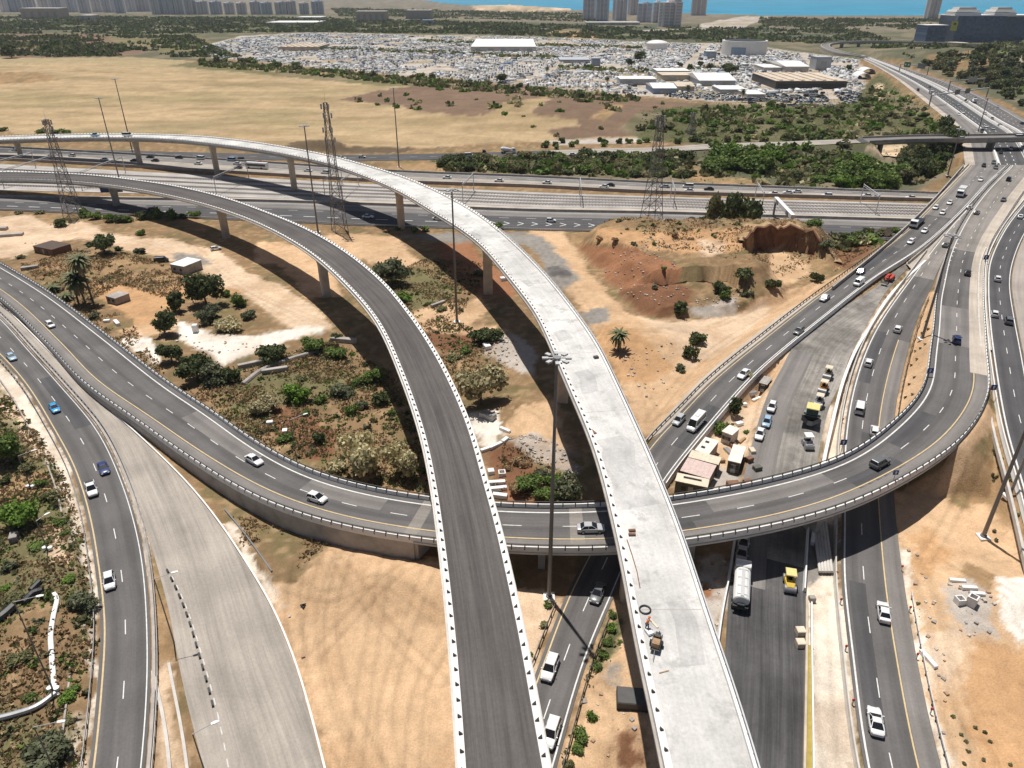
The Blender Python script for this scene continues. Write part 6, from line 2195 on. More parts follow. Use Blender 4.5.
BELTS = [
    ([(440, 166), (470, 160), (560, 158), (690, 156), (690, 178), (600, 176), (500, 172), (450, 171)], 90, (12, 18), ('green', 'dark', 'scrub', 'dark'), .75, 'dense green bush in the hedge between upper motorway and field road', 'hedge between the upper motorway and the field road', 3.6),
    ([(535, 150), (700, 143), (705, 139), (535, 143)], 18, (6, 9), ('dark', 'green'), .9, 'round dark bush along the far side of the field road', 'bushes along the field road', 6),
    ([(700, 176), (715, 160), (745, 152), (770, 154), (775, 176), (755, 182)], 16, (18, 28), ('green', 'bright', 'green'), .8, 'large fresh green tree in the clump above the upper motorway', 'green clump above the upper motorway', 6),
    ([(835, 180), (850, 160), (880, 164), (900, 178), (890, 190), (840, 188)], 18, (17, 26), ('bright', 'green', 'green'), .75, 'bright green tree in the clump left of the overpass', 'bright green clump left of the overpass', 6),
    ([(775, 158), (850, 152), (850, 170), (830, 184), (785, 182), (770, 172)], 45, (9, 15), ('scrub', 'dark', 'scrub', 'green'), .6, 'dull green bush on the bank below the field road', 'bushes on the bank below the field road', 3.6),
    ([(905, 186), (902, 160), (925, 140), (955, 128), (962, 142), (950, 160), (932, 180)], 30, (14, 22), ('dark', 'scrub', 'dark'), 1.25, 'tall dark tree beside the left edge of the overpass', 'dark trees beside the overpass', 6),
    ([(930, 168), (948, 162), (944, 174), (932, 180)], 4, (12, 16), ('bright', 'green'), .8, 'yellow green tree just left of the overpass', 'yellow green trees by the overpass', 8),
    ([(650, 118), (700, 106), (780, 106), (850, 106), (862, 92), (880, 88), (905, 96), (940, 124), (935, 136), (860, 140), (720, 138), (650, 134)], 65, (8, 13), ('green', 'scrub', 'green', 'dark', 'scrub', 'bright'), .6, 'green bush in the scrub below the warehouses', 'bushes in the scrub below the warehouses', 3),
    ([(690, 141), (860, 138), (860, 143), (700, 146)], 16, (7, 10), ('scrub', 'dark', 'green'), .9, 'rounded bush in the row behind the field road', 'row of bushes behind the field road', 8),
    ([(925, 60), (975, 52), (1000, 50), (1040, 44), (1060, 100), (1045, 120), (1015, 102), (985, 90), (950, 76), (925, 68)], 85, (8, 13), ('dark', 'scrub', 'greygreen', 'dark', 'scrub'), 1.0, 'dark tree on the wooded hill right of the distant motorway', 'trees on the wooded hill', 3.5),
    ([(200, 60), (300, 67), (400, 77), (500, 85), (560, 91), (640, 98), (640, 102), (560, 96), (480, 89), (400, 82), (300, 72), (200, 64)], 45, (6, 10), ('scrub', 'dark', 'green'), .8, 'low bush along the yard edge of the golden field', 'bushes along the yard edge', 3),
]
for k, (poly, n, (w0, w1), styles, tall, lab, grp, dm) in enumerate(BELTS):
    for (u, v) in spread(poly, n, dm, 40 + k):
        p = G(u, v)
        wpx = rnd.uniform(w0, w1)
        d = p[1] * CP + (CAMH - p[2]) * SP
        r = wpx * d / F / 2
        if not clear_of_roads(p[0], p[1], r * .75):
            continue
        plant(u, v, wpx, rnd.choice(styles), tall * rnd.uniform(.85, 1.2), False, lab, grp, near=1 if wpx > 10 else 0, pos=p, r=r).name = 'tree' if ('tree' in lab) else 'bush'
for o in COL.objects:
    if o.get('category') == 'shrub' and o.name.split('.')[0] == 'tree':
        o['category'] = 'tree'
for u, v, h, lab in [(547, 77, 9, 'tall palm at the yard edge right of the golden field, leftmost of four'), (607, 88, 9, 'tall palm at the yard edge, second of four from left'), (687, 99, 10, 'tall palm at the yard edge, third of four from left'), (742, 102, 9, 'tall palm at the yard edge, rightmost of four')]:
    palm(u, v, h, 3.2, lab, 'palms at the yard edge')
for u, v, lab in [(868, 183, 'slim dark cypress in front of the bright green clump'), (742, 163, 'slim dark cypress on the left within the green clump'), (753, 161, 'slim dark cypress on the right within the green clump')]:
    plant(u, v, 4, 'dark', 5.0, False, lab, 'cypresses', near=1)['category'] = 'tree'
plant(12, 58, 17, 'dark', .9, True, 'large dark tree alone at the far left of the golden field', near=1)
for u, v in [(2, 131), (40, 133), (56, 134), (66, 134)]:
    plant(u, v, 11, 'green', .6, False, 'green bush at the field edge behind the white flyover', 'bushes behind the white flyover')


# ---- stuff: weeds, far scrub, stones
def in_poly_points(poly, dens, cap, seed):
    g = np.random.RandomState(seed)
    us, vs = np.array([p[0] for p in poly]), np.array([p[1] for p in poly])
    w = [P(a, b) for a, b in poly]
    xs, ys = np.array([p[0] for p in w]), np.array([p[1] for p in w])
    area = abs(np.sum(xs * np.roll(ys, -1) - ys * np.roll(xs, -1))) / 2
    n = int(min(cap, area * dens))
    x = g.uniform(xs.min(), xs.max(), n * 6)
    y = g.uniform(ys.min(), ys.max(), n * 6)
    m = inside(list(zip(xs, ys)), x, y)
    return x[m][:n], y[m][:n]


def ghv(x, y):
    u, v = PX(x, y, 0.0)
    r = np.clip(np.interp(-v, -rows, np.arange(nR)), 0, nR - 1.001)
    c = np.clip((u - colsu[0]) / 3.0, 0, nC - 1.001)
    i, j = r.astype(int), c.astype(int)
    fr, fc = r - i, c - j
    return (HT[i, j] * (1 - fc) + HT[i, j + 1] * fc) * (1 - fr) + (HT[i + 1, j] * (1 - fc) + HT[i + 1, j + 1] * fc) * fr


def road_mask(x, y, pad=.6):
    ok = np.ones(len(x), bool)
    for (A, B, _, _) in GRADE:
        c = (A + B) / 2
        wd = np.linalg.norm(B - A, axis=1) / 2
        for ch in np.array_split(np.arange(len(x)), max(1, len(x) // 8000)):
            d = np.hypot(x[ch][:, None] - c[None, :, 0], y[ch][:, None] - c[None, :, 1])
            i = d.argmin(1)
            ok[ch] &= d[np.arange(len(ch)), i] > wd[i] + pad
    return ok


def weeds(name, polys, dens, size, styles, blades, seed, clump=None, tallk=1.0):
    P_, N_, S_, C_ = [], [], [], []
    g = np.random.RandomState(seed)
    for k, (poly, dm) in enumerate(polys):
        x, y = in_poly_points(poly, dens * dm, 30000, seed + k)
        if clump:
            keep = fbm(x / clump, y / clump, seed, 4) > g.uniform(.36, .60, len(x))
            x, y = x[keep], y[keep]
        ok = road_mask(x, y)
        x, y = x[ok], y[ok]
        z = ghv(x, y)
        n = len(x)
        if not n:
            continue
        s = size * g.uniform(.5, 1.5, n)
        st = g.choice(len(styles), n)
        c0 = np.array([PAL[q][0] for q in styles])[st]
        c1 = np.array([PAL[q][1] for q in styles])[st]
        for b in range(blades):
            off = g.normal(size=(n, 3)) * s[:, None] * .55
            off[:, 2] = np.abs(off[:, 2]) * .8 * tallk
            P_.append(np.stack([x, y, z], 1) + off + np.array((0, 0, .05)))
            nn = g.normal(size=(n, 3))
            nn[:, 2] = nn[:, 2] * .7 + .3
            N_.append(nn)
            S_.append(s * g.uniform(.45, .9, n))
            t = g.uniform(0, 1, n)[:, None]
            C_.append((c0 * (1 - t) + c1 * t) * g.uniform(.7, 1.3, n)[:, None])
    me = quad_mesh(name, np.concatenate(P_), np.concatenate(N_), np.concatenate(S_), np.concatenate(C_), 1.3)
    o = bpy.data.objects.new(name, me)
    COL.objects.link(o)
    o['kind'] = 'stuff'
    return o


plot_loop = [(175, 388), (230, 372), (330, 340), (390, 370), (415, 420), (430, 492), (360, 484), (306, 468), (256, 440), (212, 410)]
plot_ul = [(20, 265), (75, 250), (140, 254), (190, 280), (175, 300), (120, 285), (90, 300), (130, 320), (170, 380), (110, 335), (50, 290)]
verge_l = [(-60, 400), (10, 395), (45, 445), (66, 480), (84, 535), (92, 590), (96, 640), (86, 720), (80, 800), (-60, 800)]
mid = [(420, 260), (500, 262), (455, 320), (500, 340), (470, 400), (440, 380), (410, 320), (380, 280)]
mound_p = [(600, 236), (700, 230), (800, 236), (830, 255), (760, 290), (660, 270)]
weeds('dry_weeds', [(plot_loop, 1), (plot_ul, .8), (verge_l, 1), (mid, .7), (mound_p, .35), ([(230, 512), (330, 546), (290, 585), (250, 560)], 1.2), ([(505, 445), (560, 470), (560, 505), (485, 500)], .8), ([(820, 250), (880, 245), (835, 275)], .6)], 4.2, .40, ['dry', 'dry', 'dry', 'dry', 'dry', 'scrub'], 3, 7, 5.0)
weeds('green_weeds', [(plot_loop, 1), (verge_l, 1.2), (mid, .6), ([(560, 640), (612, 606), (622, 640), (590, 690), (568, 768)], .6), ([(430, 158), (690, 150), (910, 146), (905, 192), (700, 184), (430, 170)], .12), ([(640, 112), (880, 76), (950, 130), (860, 146), (640, 140)], .12)], .8, .42, ['scrub', 'greygreen', 'scrub', 'green', 'bright'], 5, 9, 4.0)
weeds('low_scrub', [([(440, 166), (470, 160), (560, 158), (690, 156), (690, 178), (600, 176), (500, 172), (450, 171)], 1.6), ([(650, 118), (700, 106), (780, 106), (850, 106), (862, 92), (880, 88), (905, 96), (940, 124), (935, 136), (860, 140), (720, 138), (650, 134)], .3), ([(775, 158), (850, 152), (850, 170), (830, 184), (785, 182), (770, 172)], 1.2), ([(905, 186), (902, 160), (925, 140), (955, 128), (962, 142), (950, 160), (932, 180)], 1.2), ([(200, 60), (300, 67), (400, 77), (500, 85), (640, 98), (640, 103), (560, 98), (400, 84), (300, 74), (200, 66)], .7), ([(700, 176), (715, 160), (770, 154), (900, 178), (890, 190), (760, 184)], .6), ([(820, 246), (860, 230), (905, 226), (900, 238), (850, 250)], 2), ([(345, 100), (440, 86), (600, 95), (700, 108), (650, 134), (560, 137)], .035), ([(300, 47), (420, 51), (560, 57), (560, 59), (420, 53), (300, 49)], .6), ([(560, 66), (660, 70), (740, 66), (740, 68), (660, 73), (560, 69)], .6), ([(420, 40), (520, 44), (640, 47), (640, 48.5), (520, 46), (420, 42)], .6)], .035, 2.3, ['scrub', 'olive', 'green', 'scrub', 'bright'], 22, 15, None, .9)
weeds('shrubby_cover', [(plot_loop, 1.3), (verge_l, 1.3), (mid, .6), (plot_ul, .3), ([(610, 240), (700, 234), (760, 245), (700, 270), (620, 262)], .5)], .15, .5, ['scrub', 'greygreen', 'green', 'scrub'], 22, 33, 6.0, .8)
# far scrub as one mass
far_polys = [([(-200, 16), (330, 18), (470, 22), (600, 27), (860, 30), (900, 44), (860, 44), (700, 42), (480, 34), (300, 32), (120, 34), (-200, 32)], 1.0), ([(760, 18), (1000, 20), (1000, 30), (760, 28)], .8), ([(-200, 34), (190, 36), (240, 58), (130, 56), (0, 57), (-200, 57)], 1.3), ([(330, 8), (600, 14), (600, 22), (340, 16)], .5), ([(905, 46), (1100, 40), (1100, 100), (1010, 100), (930, 66)], .7), ([(870, 50), (905, 46), (912, 66), (890, 60)], 1)]
weeds("far_scrub", far_polys, .012, 4.2, ['dark', 'scrub', 'green', 'greygreen', 'dark'], 7, 21, 60.0, .8)


def stones(name, polys, dens, size, seed, mat):
    g = np.random.RandomState(seed)
    mb = MB()
    for k, (poly, dm) in enumerate(polys):
        x, y = in_poly_points(poly, dens * dm, 900, seed + k)
        ok = road_mask(x, y)
        x, y = x[ok], y[ok]
        z = ghv(x, y)
        for a, b, c in zip(x, y, z):
            s = size * g.uniform(.35, 1.0) ** 1.6 * 1.6
            v = np.array([(-1, -1, -1), (1, -1, -1), (1, 1, -1), (-1, 1, -1), (-1, -1, 1), (1, -1, 1), (1, 1, 1), (-1, 1, 1)], float) * g.uniform(.3, .6, (8, 3)) * s
            v[:, 2] *= .7
            an = g.uniform(0, 6.28)
            ca, sa = math.cos(an), math.sin(an)
            v = np.stack([v[:, 0] * ca - v[:, 1] * sa + a, v[:, 0] * sa + v[:, 1] * ca + b, v[:, 2] + c + .12 * s], 1)
            mb.add(v, [(3, 2, 1, 0), (4, 5, 6, 7), (0, 1, 5, 4), (1, 2, 6, 5), (2, 3, 7, 6), (3, 0, 4, 7)], int(g.randint(3)))
    o = mb.build(name, mat)
    o['kind'] = 'stuff'


STONE = [simple('stone_pale', (.48, .43, .37), .9, .2, 2.0), simple('stone_grey', (.30, .27, .245), .9, .25, 2.0), simple('stone_red', (.36, .24, .16), .9, .25, 2.0)]
stones('rubble', [([(508, 440), (530, 434), (560, 448), (582, 472), (575, 480), (545, 464)], 2.4), ([(480, 335), (500, 330), (525, 350), (520, 368), (490, 365)], 1.0), ([(600, 265), (640, 262), (690, 300), (660, 312), (625, 300)], .5), ([(690, 306), (740, 300), (738, 312), (700, 314)], 1.4), ([(640, 258), (690, 265), (680, 275), (640, 270)], 1.0),
                  ([(545, 490), (600, 500), (580, 506), (510, 506)], 1.0), ([(690, 560), (728, 560), (716, 640), (702, 620)], .8), ([(880, 250), (770, 400), (740, 470), (700, 480), (760, 400)], .25), ([(805, 600), (812, 600), (818, 760), (808, 760)], 1.5), ([(905, 550), (925, 550), (960, 740), (945, 740)], .7), ([(945, 590), (990, 590), (995, 640), (960, 640)], .8),
                  ([(620, 360), (670, 345), (680, 375), (650, 420), (640, 400)], .4), ([(20, 240), (100, 245), (120, 262), (60, 262)], .5), ([(150, 330), (260, 345), (200, 365)], .3), ([(275, 600), (300, 610), (320, 700), (305, 690)], .25), ([(580, 680), (640, 690), (650, 760), (590, 765)], .4), ([(815, 210), (835, 262), (800, 285), (790, 262)], .4)], .5, .42, 31, STONE)
# ------------------------------------------------------------------ masts, pylons, barriers, cabins, machines
def z_at(x, y, vtop):
    """height of a vertical post at (x, y) whose top is seen at photo row vtop"""
    b = (vtop - 384) / F
    return CAMH - y * (SP + b * CP) / (CP - b * SP)


def high_mast(base, vtop, label, z0=None, r=.34):
    p = G(*base)
    if z0 is not None:
        p = P(base[0], base[1], z0)
    h = z_at(p[0], p[1], vtop) - p[2]
    root = empty('high_mast_lamp', p)
    tag(root, label, 'lamp mast', 'high lighting masts')
    b = MB()
    b.tube((0, 0, -.3), (0, 0, h), r, r * .55, 12)
    b.tube((0, 0, -.2), (0, 0, .5), r * 1.5, r * 1.5, 12)
    b.build('pole', M['mast'], root)
    c = MB()
    c.tube((0, 0, h - .25), (0, 0, h + .15), .5, .5, 12)
    for k in range(8):
        a = k * math.pi / 4
        c.tube((math.cos(a) * .4, math.sin(a) * .4, h), (math.cos(a) * 1.2, math.sin(a) * 1.2, h), .06, .06, 5)
    c.build('head_frame', M['steel'], root)
    for k in range(8):
        a = k * math.pi / 4
        l = MB()
        l.box((math.cos(a) * 1.45, math.sin(a) * 1.45, h - .02), (.75, .5, .22), a)
        l.build('floodlight', M['galv'], root)
    f = MB()
    f.box((0, 0, .0), (1.7, 1.7, .4))
    f.build('footing', M['concrete_pale'], root)
    return root


for base, vt, lab, z0 in [((119, 178), 98, 'tall lamp mast rising in front of the railway at the left, nearer of two', None), ((132, 150), 79, 'tall lamp mast beyond the white flyover at the left, farther of two', None), ((318, 232), 126, 'tall lamp mast between the grey flyover and the lattice pylon', None), ((399, 167), 88, 'tall lamp mast beside the upper motorway above the white flyover bend', None),
                          ((457, 322), 190, 'lamp mast on the sand between the two flyovers, seen across the white deck', None), ((549, 597), 358, 'tallest lamp mast in the middle, standing on the verge below the loop bridge', None), ((983, 537), 380, 'lamp mast on the bare sand at the right with its head out of view', None),
                          ((922, 339), 236, 'lamp mast in the sandy planter between slip road and loop', None), ((978, 132), 98, 'lamp mast beside the distant motorway beyond the far bridge', None), ((946, 181), 129, 'lamp mast left of the overpass in front of the dark trees', None)]:
    high_mast(base, vt, lab, z0)
# short leaning-looking camera mast by the far right road
p = G(1009, 497)
root = empty('camera_mast', p)
tag(root, 'short thick mast with a white arm beside the far right road', 'mast')
b = MB()
b.tube((0, 0, -.3), (0, 0, 12), .28, .2, 10)
b.build('pole', M['concrete_old'], root)
b = MB()
b.tube((0, 0, 11), (1.8, .6, 11.4), .08, .08, 6)
b.box((1.9, .6, 11.5), (.7, .45, .3), .3)
b.build('arm', M['white'], root)
b = MB()
b.box((0, 0, .1), (1.8, 1.8, .5))
b.build('footing', M['concrete_pale'], root)


def street_lamp(base, vtop, arm, label, extra=True):
    p = G(*base)
    h = z_at(p[0], p[1], vtop) - p[2]
    root = empty('street_lamp', p)
    tag(root, label, 'street lamp', 'street lamps on the left')
    b = MB()
    b.tube((0, 0, -.3), (0, 0, h), .11, .07, 8)
    b.build('pole', M['mast'], root)
    q = P(arm[0], arm[1], p[2] + h + .3) - p
    d = Vector((q[0], q[1], 0))
    L = min(2.6, max(1.4, d.length))
    d = d.normalized() * L
    b = MB()
    b.tube((0, 0, h), (d[0], d[1], h + .35), .05, .04, 6)
    b.build('arm', M['galv'], root)
    b = MB()
    a = math.atan2(d[1], d[0])
    loft(b, [(-.1, .14, -.05, .06), (.3, .2, -.06, .1), (.75, .12, -.03, .05)], [(0, 0), (1, 0), (1, .6), (0, 1)])
    b.v = [(x * math.cos(a) - y * math.sin(a) + d[0], x * math.sin(a) + y * math.cos(a) + d[1], z + h + .37) for x, y, z in b.v]
    b.build('lamp_head', M['white'], root)
    if extra:
        b = MB()
        for s in (-1, 1):
            b.tube((s * .45, .1, .35), (s * .45, .1, .75), .36, .36, 10)
        b.build('counterweight', M['white'], root)


street_lamp((31, 489), 456, (32, 451), 'street lamp with arm on the left verge, highest in view of five')
street_lamp((48, 551), 521, (45, 515), 'street lamp on the left verge with pale blocks at its foot, second from top')
street_lamp((54, 692), 602, (55, 594), 'tall street lamp beside the white cloth strip on the left verge')
street_lamp((57, 775), 727, (67, 721), 'street lamp over the round bush in the bottom left corner', False)
street_lamp((174, 642), 579, (172, 573), 'street lamp at the left border of the closed carriageway, farther of two', False)
street_lamp((214, 800), 734, (212, 724), 'street lamp at the left border of the closed carriageway, nearer of two', False)
street_lamp((299, 474), 420, (306, 414), 'thin street lamp on the far edge of the loop before the grey flyover', False)


def pylon(base, vtop, w, label, twist=.3, arms=()):
    p = G(*base)
    h = z_at(p[0], p[1], vtop) - p[2]
    root = empty('lattice_pylon', p, twist)
    tag(root, label, 'pylon', 'lattice power pylons')
    nseg = 11

    def half(t):
        return w / 2 * (1 - t) ** 1.15 * .86 + w / 2 * .14 + (.25 if t > .6 else 0)
    cor = [(-1, -1), (1, -1), (1, 1), (-1, 1)]
    for cx, cy in cor:
        b = MB()
        pts = [(cx * half(k / nseg), cy * half(k / nseg), h * k / nseg - .2) for k in range(nseg + 1)]
        b.path_tube(pts, .13, 5)
        b.build('leg', M['mast'], root)
    br = MB()
    for k in range(nseg):
        a, c = half(k / nseg), half((k + 1) / nseg)
        z0, z1 = h * k / nseg - .2, h * (k + 1) / nseg - .2
        for i in range(4):
            (x0, y0), (x1, y1) = cor[i], cor[(i + 1) % 4]
            br.tube((x0 * a, y0 * a, z0), (x1 * c, y1 * c, z1), .08, .08, 4)
            br.tube((x1 * a, y1 * a, z0), (x0 * c, y0 * c, z1), .08, .08, 4)
            br.tube((x0 * c, y0 * c, z1), (x1 * c, y1 * c, z1), .08, .08, 4)
    br.build('lattice', M['mast'], root)
    dn = MB()
    for k, t in enumerate(arms):
        a = half(t) + .9
        for i in range(3):
            an = i * 2.1 + k
            dn.tube((math.cos(an) * a, math.sin(an) * a, h * t - .9), (math.cos(an) * a, math.sin(an) * a, h * t + .9), .3, .3, 8)
    dn.tube((0, 0, h), (0, 0, h + 3), .05, .03, 5)
    dn.build('antenna', M['galv'], root)['kind'] = 'stuff'


pylon((74, 216), 119, 6.0, 'lattice pylon standing at the left beside the lower motorway', .2, (.80, .9, .97))
pylon((340, 231), 102, 5.0, 'lattice mast with antennas beside the white flyover shadow', .5, (.72, .8, .9, .97))
pylon((650, 233), 115, 7.0, 'pale lattice pylon on top of the red mound', .3, (.93, .98))
pylon((691, 134), 113, 5.0, 'small distant lattice pylon in the scrub below the warehouses', .3, (.95,))

# ---- railway portals
rc = (RAIL[0] + RAIL[1]) / 2
for k, u in enumerate((8, 32, 108, 236, 330, 352, 470, 578, 672, 756, 866)):
    i = min(range(len(rc)), key=lambda i: abs(PX(*rc[i])[0] - u))
    a, b_ = RAIL[0][i] * .92 + RAIL[1][i] * .08, RAIL[0][i] * .08 + RAIL[1][i] * .92
    root = empty('catenary_portal', tuple(rc[i]))
    tag(root, 'catenary portal over the railway, %s from the left' % ordn(k, 11), 'catenary portal', 'catenary portals over the railway')
    o_ = np.array(rc[i])
    for e in (a, b_):
        m_ = MB()
        q = e - o_
        m_.tube((q[0], q[1], -.2), (q[0], q[1], 8.2), .2, .16, 6)
        m_.build('post', M['galv'], root)
    m_ = MB()
    q0, q1 = a - o_, b_ - o_
    m_.tube((q0[0], q0[1], 7.8), (q1[0], q1[1], 7.8), .16, .16, 5)
    m_.tube((q0[0], q0[1], 7.1), (q1[0], q1[1], 7.1), .12, .12, 5)
    for t in np.linspace(0, 1, 9)[:-1]:
        s0, s1 = q0 * (1 - t) + q1 * t, q0 * (.875 - t) + q1 * (t + .125)
        m_.tube((s0[0], s0[1], 7.1), (s1[0], s1[1], 7.8), .07, .07, 4)
    m_.build('crossbeam', M['galv'], root)

# ---- gantry over the lower motorway, and three over the distant motorway
def gantry(a, b_, h, panels, label, beam=.9, dark=False):
    a, b_ = np.array(a), np.array(b_)
    c = (a + b_) / 2
    root = empty('sign_gantry', tuple(c))
    tag(root, label, 'sign gantry')
    hd = math.atan2(b_[1] - a[1], b_[0] - a[0])
    L = float(np.linalg.norm(b_ - a))
    for e in (a, b_):
        q = e - c
        m_ = MB()
        m_.box((q[0], q[1], h / 2 - .2), (.7, .7, h + .3), hd)
        m_.build('post', M['mast'] if not dark else M['steel'], root)
    m_ = MB()
    m_.box((0, 0, h + beam / 2), (L + .8, beam, beam), hd)
    m_.build('beam', M['concrete_pale'] if not dark else M['galv'], root)
    for t, w_, hh_, mat in panels:
        m_ = MB()
        x = (t - .5) * L
        nx, ny = math.sin(hd), -math.cos(hd)
        m_.box((x * math.cos(hd) + nx * (beam / 2 + .15), x * math.sin(hd) + ny * (beam / 2 + .15), h + beam / 2), (w_, .18, hh_), hd)
        pn = m_.build('sign_panel', M[mat], root)
        if mat in ('sign_green', 'sign_blue'):
            m_ = MB()
            for dx in (-.25, .2):
                m_.box(((x + dx * w_) * math.cos(hd) + nx * (beam / 2 + .26), (x + dx * w_) * math.sin(hd) + ny * (beam / 2 + .26), h + beam / 2), (w_ * .2, .02, hh_ * .3), hd)
            m_.build('sign_marking', M['white'], pn)


gantry(P(773, 217, 0), P(789, 236, 0), 6.5, [(.2, 3, 1.6, 'mast'), (.8, 3, 1.6, 'mast')], 'pale beam gantry spanning the lower motorway beside the mound', 1.5)
gantry(P(929, 106, 5), P(986, 98, 5), 7.0, [(.42, 7, 3.6, 'mast'), (.60, 7, 3.6, 'mast')], 'gantry with dark sign backs over the distant motorway, nearest of three', .8, True)
gantry(P(948, 91, 4), P(982, 88, 4), 7.5, [(.62, 12, 4.2, 'galv')], 'gantry with one long pale sign over the distant motorway', .8, True)
gantry(P(899, 72, 3), P(927, 75, 3), 7.5, [(.25, 8, 5.0, 'sign_green'), (.75, 9, 5.0, 'mast')], 'gantry with a green sign over the distant motorway, farthest of three', .8, True)

# ---- barriers along the roads
JP = [(-.3, -.25), (.3, -.25), (.14, .35), (.1, .85), (-.1, .85), (-.14, .35)]


def jersey(line, label, mat='concrete_pale', name='concrete_barrier', prof=JP):
    b = MB()
    b.sweep(list(line), prof)
    o = fix_normals(b.build(name, M[mat]))
    tag(o, label, 'barrier')
    return o


def guardrail(line, label, mat='galv', step=2.4, post='steel_dark'):
    root = empty('guardrail', tuple(line[len(line) // 2]))
    tag(root, label, 'guardrail')
    o_ = np.array(root.location)
    b = MB()
    q = [p - o_ for p in line]
    b.sweep(q, [(-.05, .40), (.02, .40), (.08, .48), (.0, .56), (.08, .64), (.02, .72), (-.05, .72)])
    fix_normals(b.build('rail', M[mat], root))
    b = MB()
    for p, h in every(np.array(q), step):
        b.box((p[0], p[1], p[2] + .25), (.12, .16, .9), h)
    b.build('post_row', M[post], root)['kind'] = 'stuff'
    return root


def px_line(pts, fz, ds=2.0):
    return E(uvz(pts, fz), ds)


A, B = ROADS['left']
jersey(offset(B, -.45 if True else 0), 'low pale kerb wall along the inner side of the left road', 'concrete_old', 'kerb_wall', [(-.2, -.2), (.2, -.2), (.2, .35), (-.2, .35)])
guardrail(offset(B, -.9), 'steel guardrail along the inner side of the left road', 'steel')
guardrail(offset(A, .7), 'steel guardrail along the outer side of the left road', 'steel')
fp = offset(A, 3.4)
jersey(fp[20:], 'thin dark kerb along the pale footpath on the far left', 'concrete_old', 'path_kerb', [(-.12, -.2), (.12, -.2), (.12, .22), (-.12, .22)])
A, B = ROADS['closed']
jersey(offset(B, -.2), 'white kerb along the right edge of the closed carriageway', 'concrete_pale', 'kerb', [(-.13, -.2), (.13, -.2), (.13, .2), (-.13, .2)])
jersey(px_line([(153, 672), (160, 700), (168, 740), (172, 800)], .0), 'white low kerb wall of the sandy strip by the left road', 'concrete', 'kerb_wall', [(-.2, -.2), (.2, -.2), (.2, .3), (-.2, .3)])
jersey(px_line([(169, 664), (176, 700), (184, 740), (190, 790)], .0), 'white low kerb wall along the closed carriageway side of the sandy strip', 'concrete', 'kerb_wall', [(-.18, -.2), (.18, -.2), (.18, .3), (-.18, .3)])
guardrail(px_line([(-60, 266), (0, 305), (40, 338), (83, 382), (112, 411)], 0.02), 'dark guardrail between the closed carriageway and the loop wall', 'steel_dark')
# delineator row down the closed carriageway
for k, (p, h) in enumerate(every(px_line([(168, 572), (185, 608), (200, 658), (214, 708), (226, 768)], .03), 2.2)[:14]):
    b = MB()
    b.box((0, 0, .12), (1.0, .3, .24))
    b.box((0, 0, .3), (.9, .14, .2))
    o = b.build('lane_separator', M['black'])
    o.location = p
    o.rotation_euler = (0, 0, h)
    tag(o, 'black lane separator block in the row on the closed carriageway', 'lane separator', 'lane separator blocks')
A, B = ROADS['under']
vv_ = [PX(*q)[1] for q in A]
up = [i for i in range(len(A)) if vv_[i] < 480]
lo = [i for i in range(len(A)) if vv_[i] > 590]
guardrail(offset(A[up[0]:], -.9)[:-2], 'dark guardrail on the sand side of the road below the bridges', 'steel_dark', 2.0)
guardrail(offset(A[:lo[-1]], -.8), 'dark guardrail on the left of the road beneath the bridges', 'steel_dark', 2.0)
guardrail(offset(B[:lo[-1]], .8), 'dark guardrail on the right of the road beneath the bridges', 'steel_dark', 2.0)
jersey(offset(B[up[0]:], .5)[:-12], 'pale concrete barrier between the road below the bridges and the site', 'concrete_pale')
jersey(px_line([(832, 290), (872, 258), (902, 232), (934, 200), (963, 167)], lambda v: zr(v) + .02), 'pale parapet with dark top along the left edge of the overpass', 'concrete_old', 'parapet', [(-.2, -.3), (.2, -.3), (.2, 1.1), (-.2, 1.1)])
jersey(px_line([(908, 264), (930, 245), (958, 217), (989, 185), (1006, 167)], lambda v: zr(v) + .02), 'dark central barrier on the overpass between the carriageways', 'concrete_old')
A, B = ROADS['slip']
vv_ = [PX(*q)[1] for q in A]
k1 = next(i for i in range(len(A)) if vv_[i] < 250)
jersey(offset(A[:k1], -.9), 'pale concrete barrier along the left of the slip road', 'concrete')
wl_ = px_line([(812, 545), (822, 470), (833, 420), (842, 385), (855, 352), (868, 331), (890, 296), (925, 262)], lambda v: zr(v) * .95)
jersey(wl_, 'pale low wall along the right edge of the construction strip', 'white', 'low_wall', [(-.3, -.3), (.3, -.3), (.3, .6), (-.3, .6)])
k0 = next(i for i in range(len(A)) if vv_[i] < 575)
guardrail(offset(B[:k0], .7), 'pale guardrail along the sand on the right of the slip road', 'concrete_pale')
k2 = next(i for i in range(len(A)) if vv_[i] < 430)
k3 = next(i for i in range(len(A)) if vv_[i] < 292)
guardrail(offset(B[k2:k3], .6), 'dark guardrail between the slip road and the sandy planter', 'steel_dark')
A, B = ROADS['right']
jersey(offset(A, -.7), 'pale concrete barrier along the left of the far right road', 'concrete_pale')
jersey(offset(A[:int(len(A) * .55)], -2.2), 'second lower wall left of the far right road', 'concrete', 'low_wall', [(-.2, -.5), (.2, -.5), (.2, .5), (-.2, .5)])
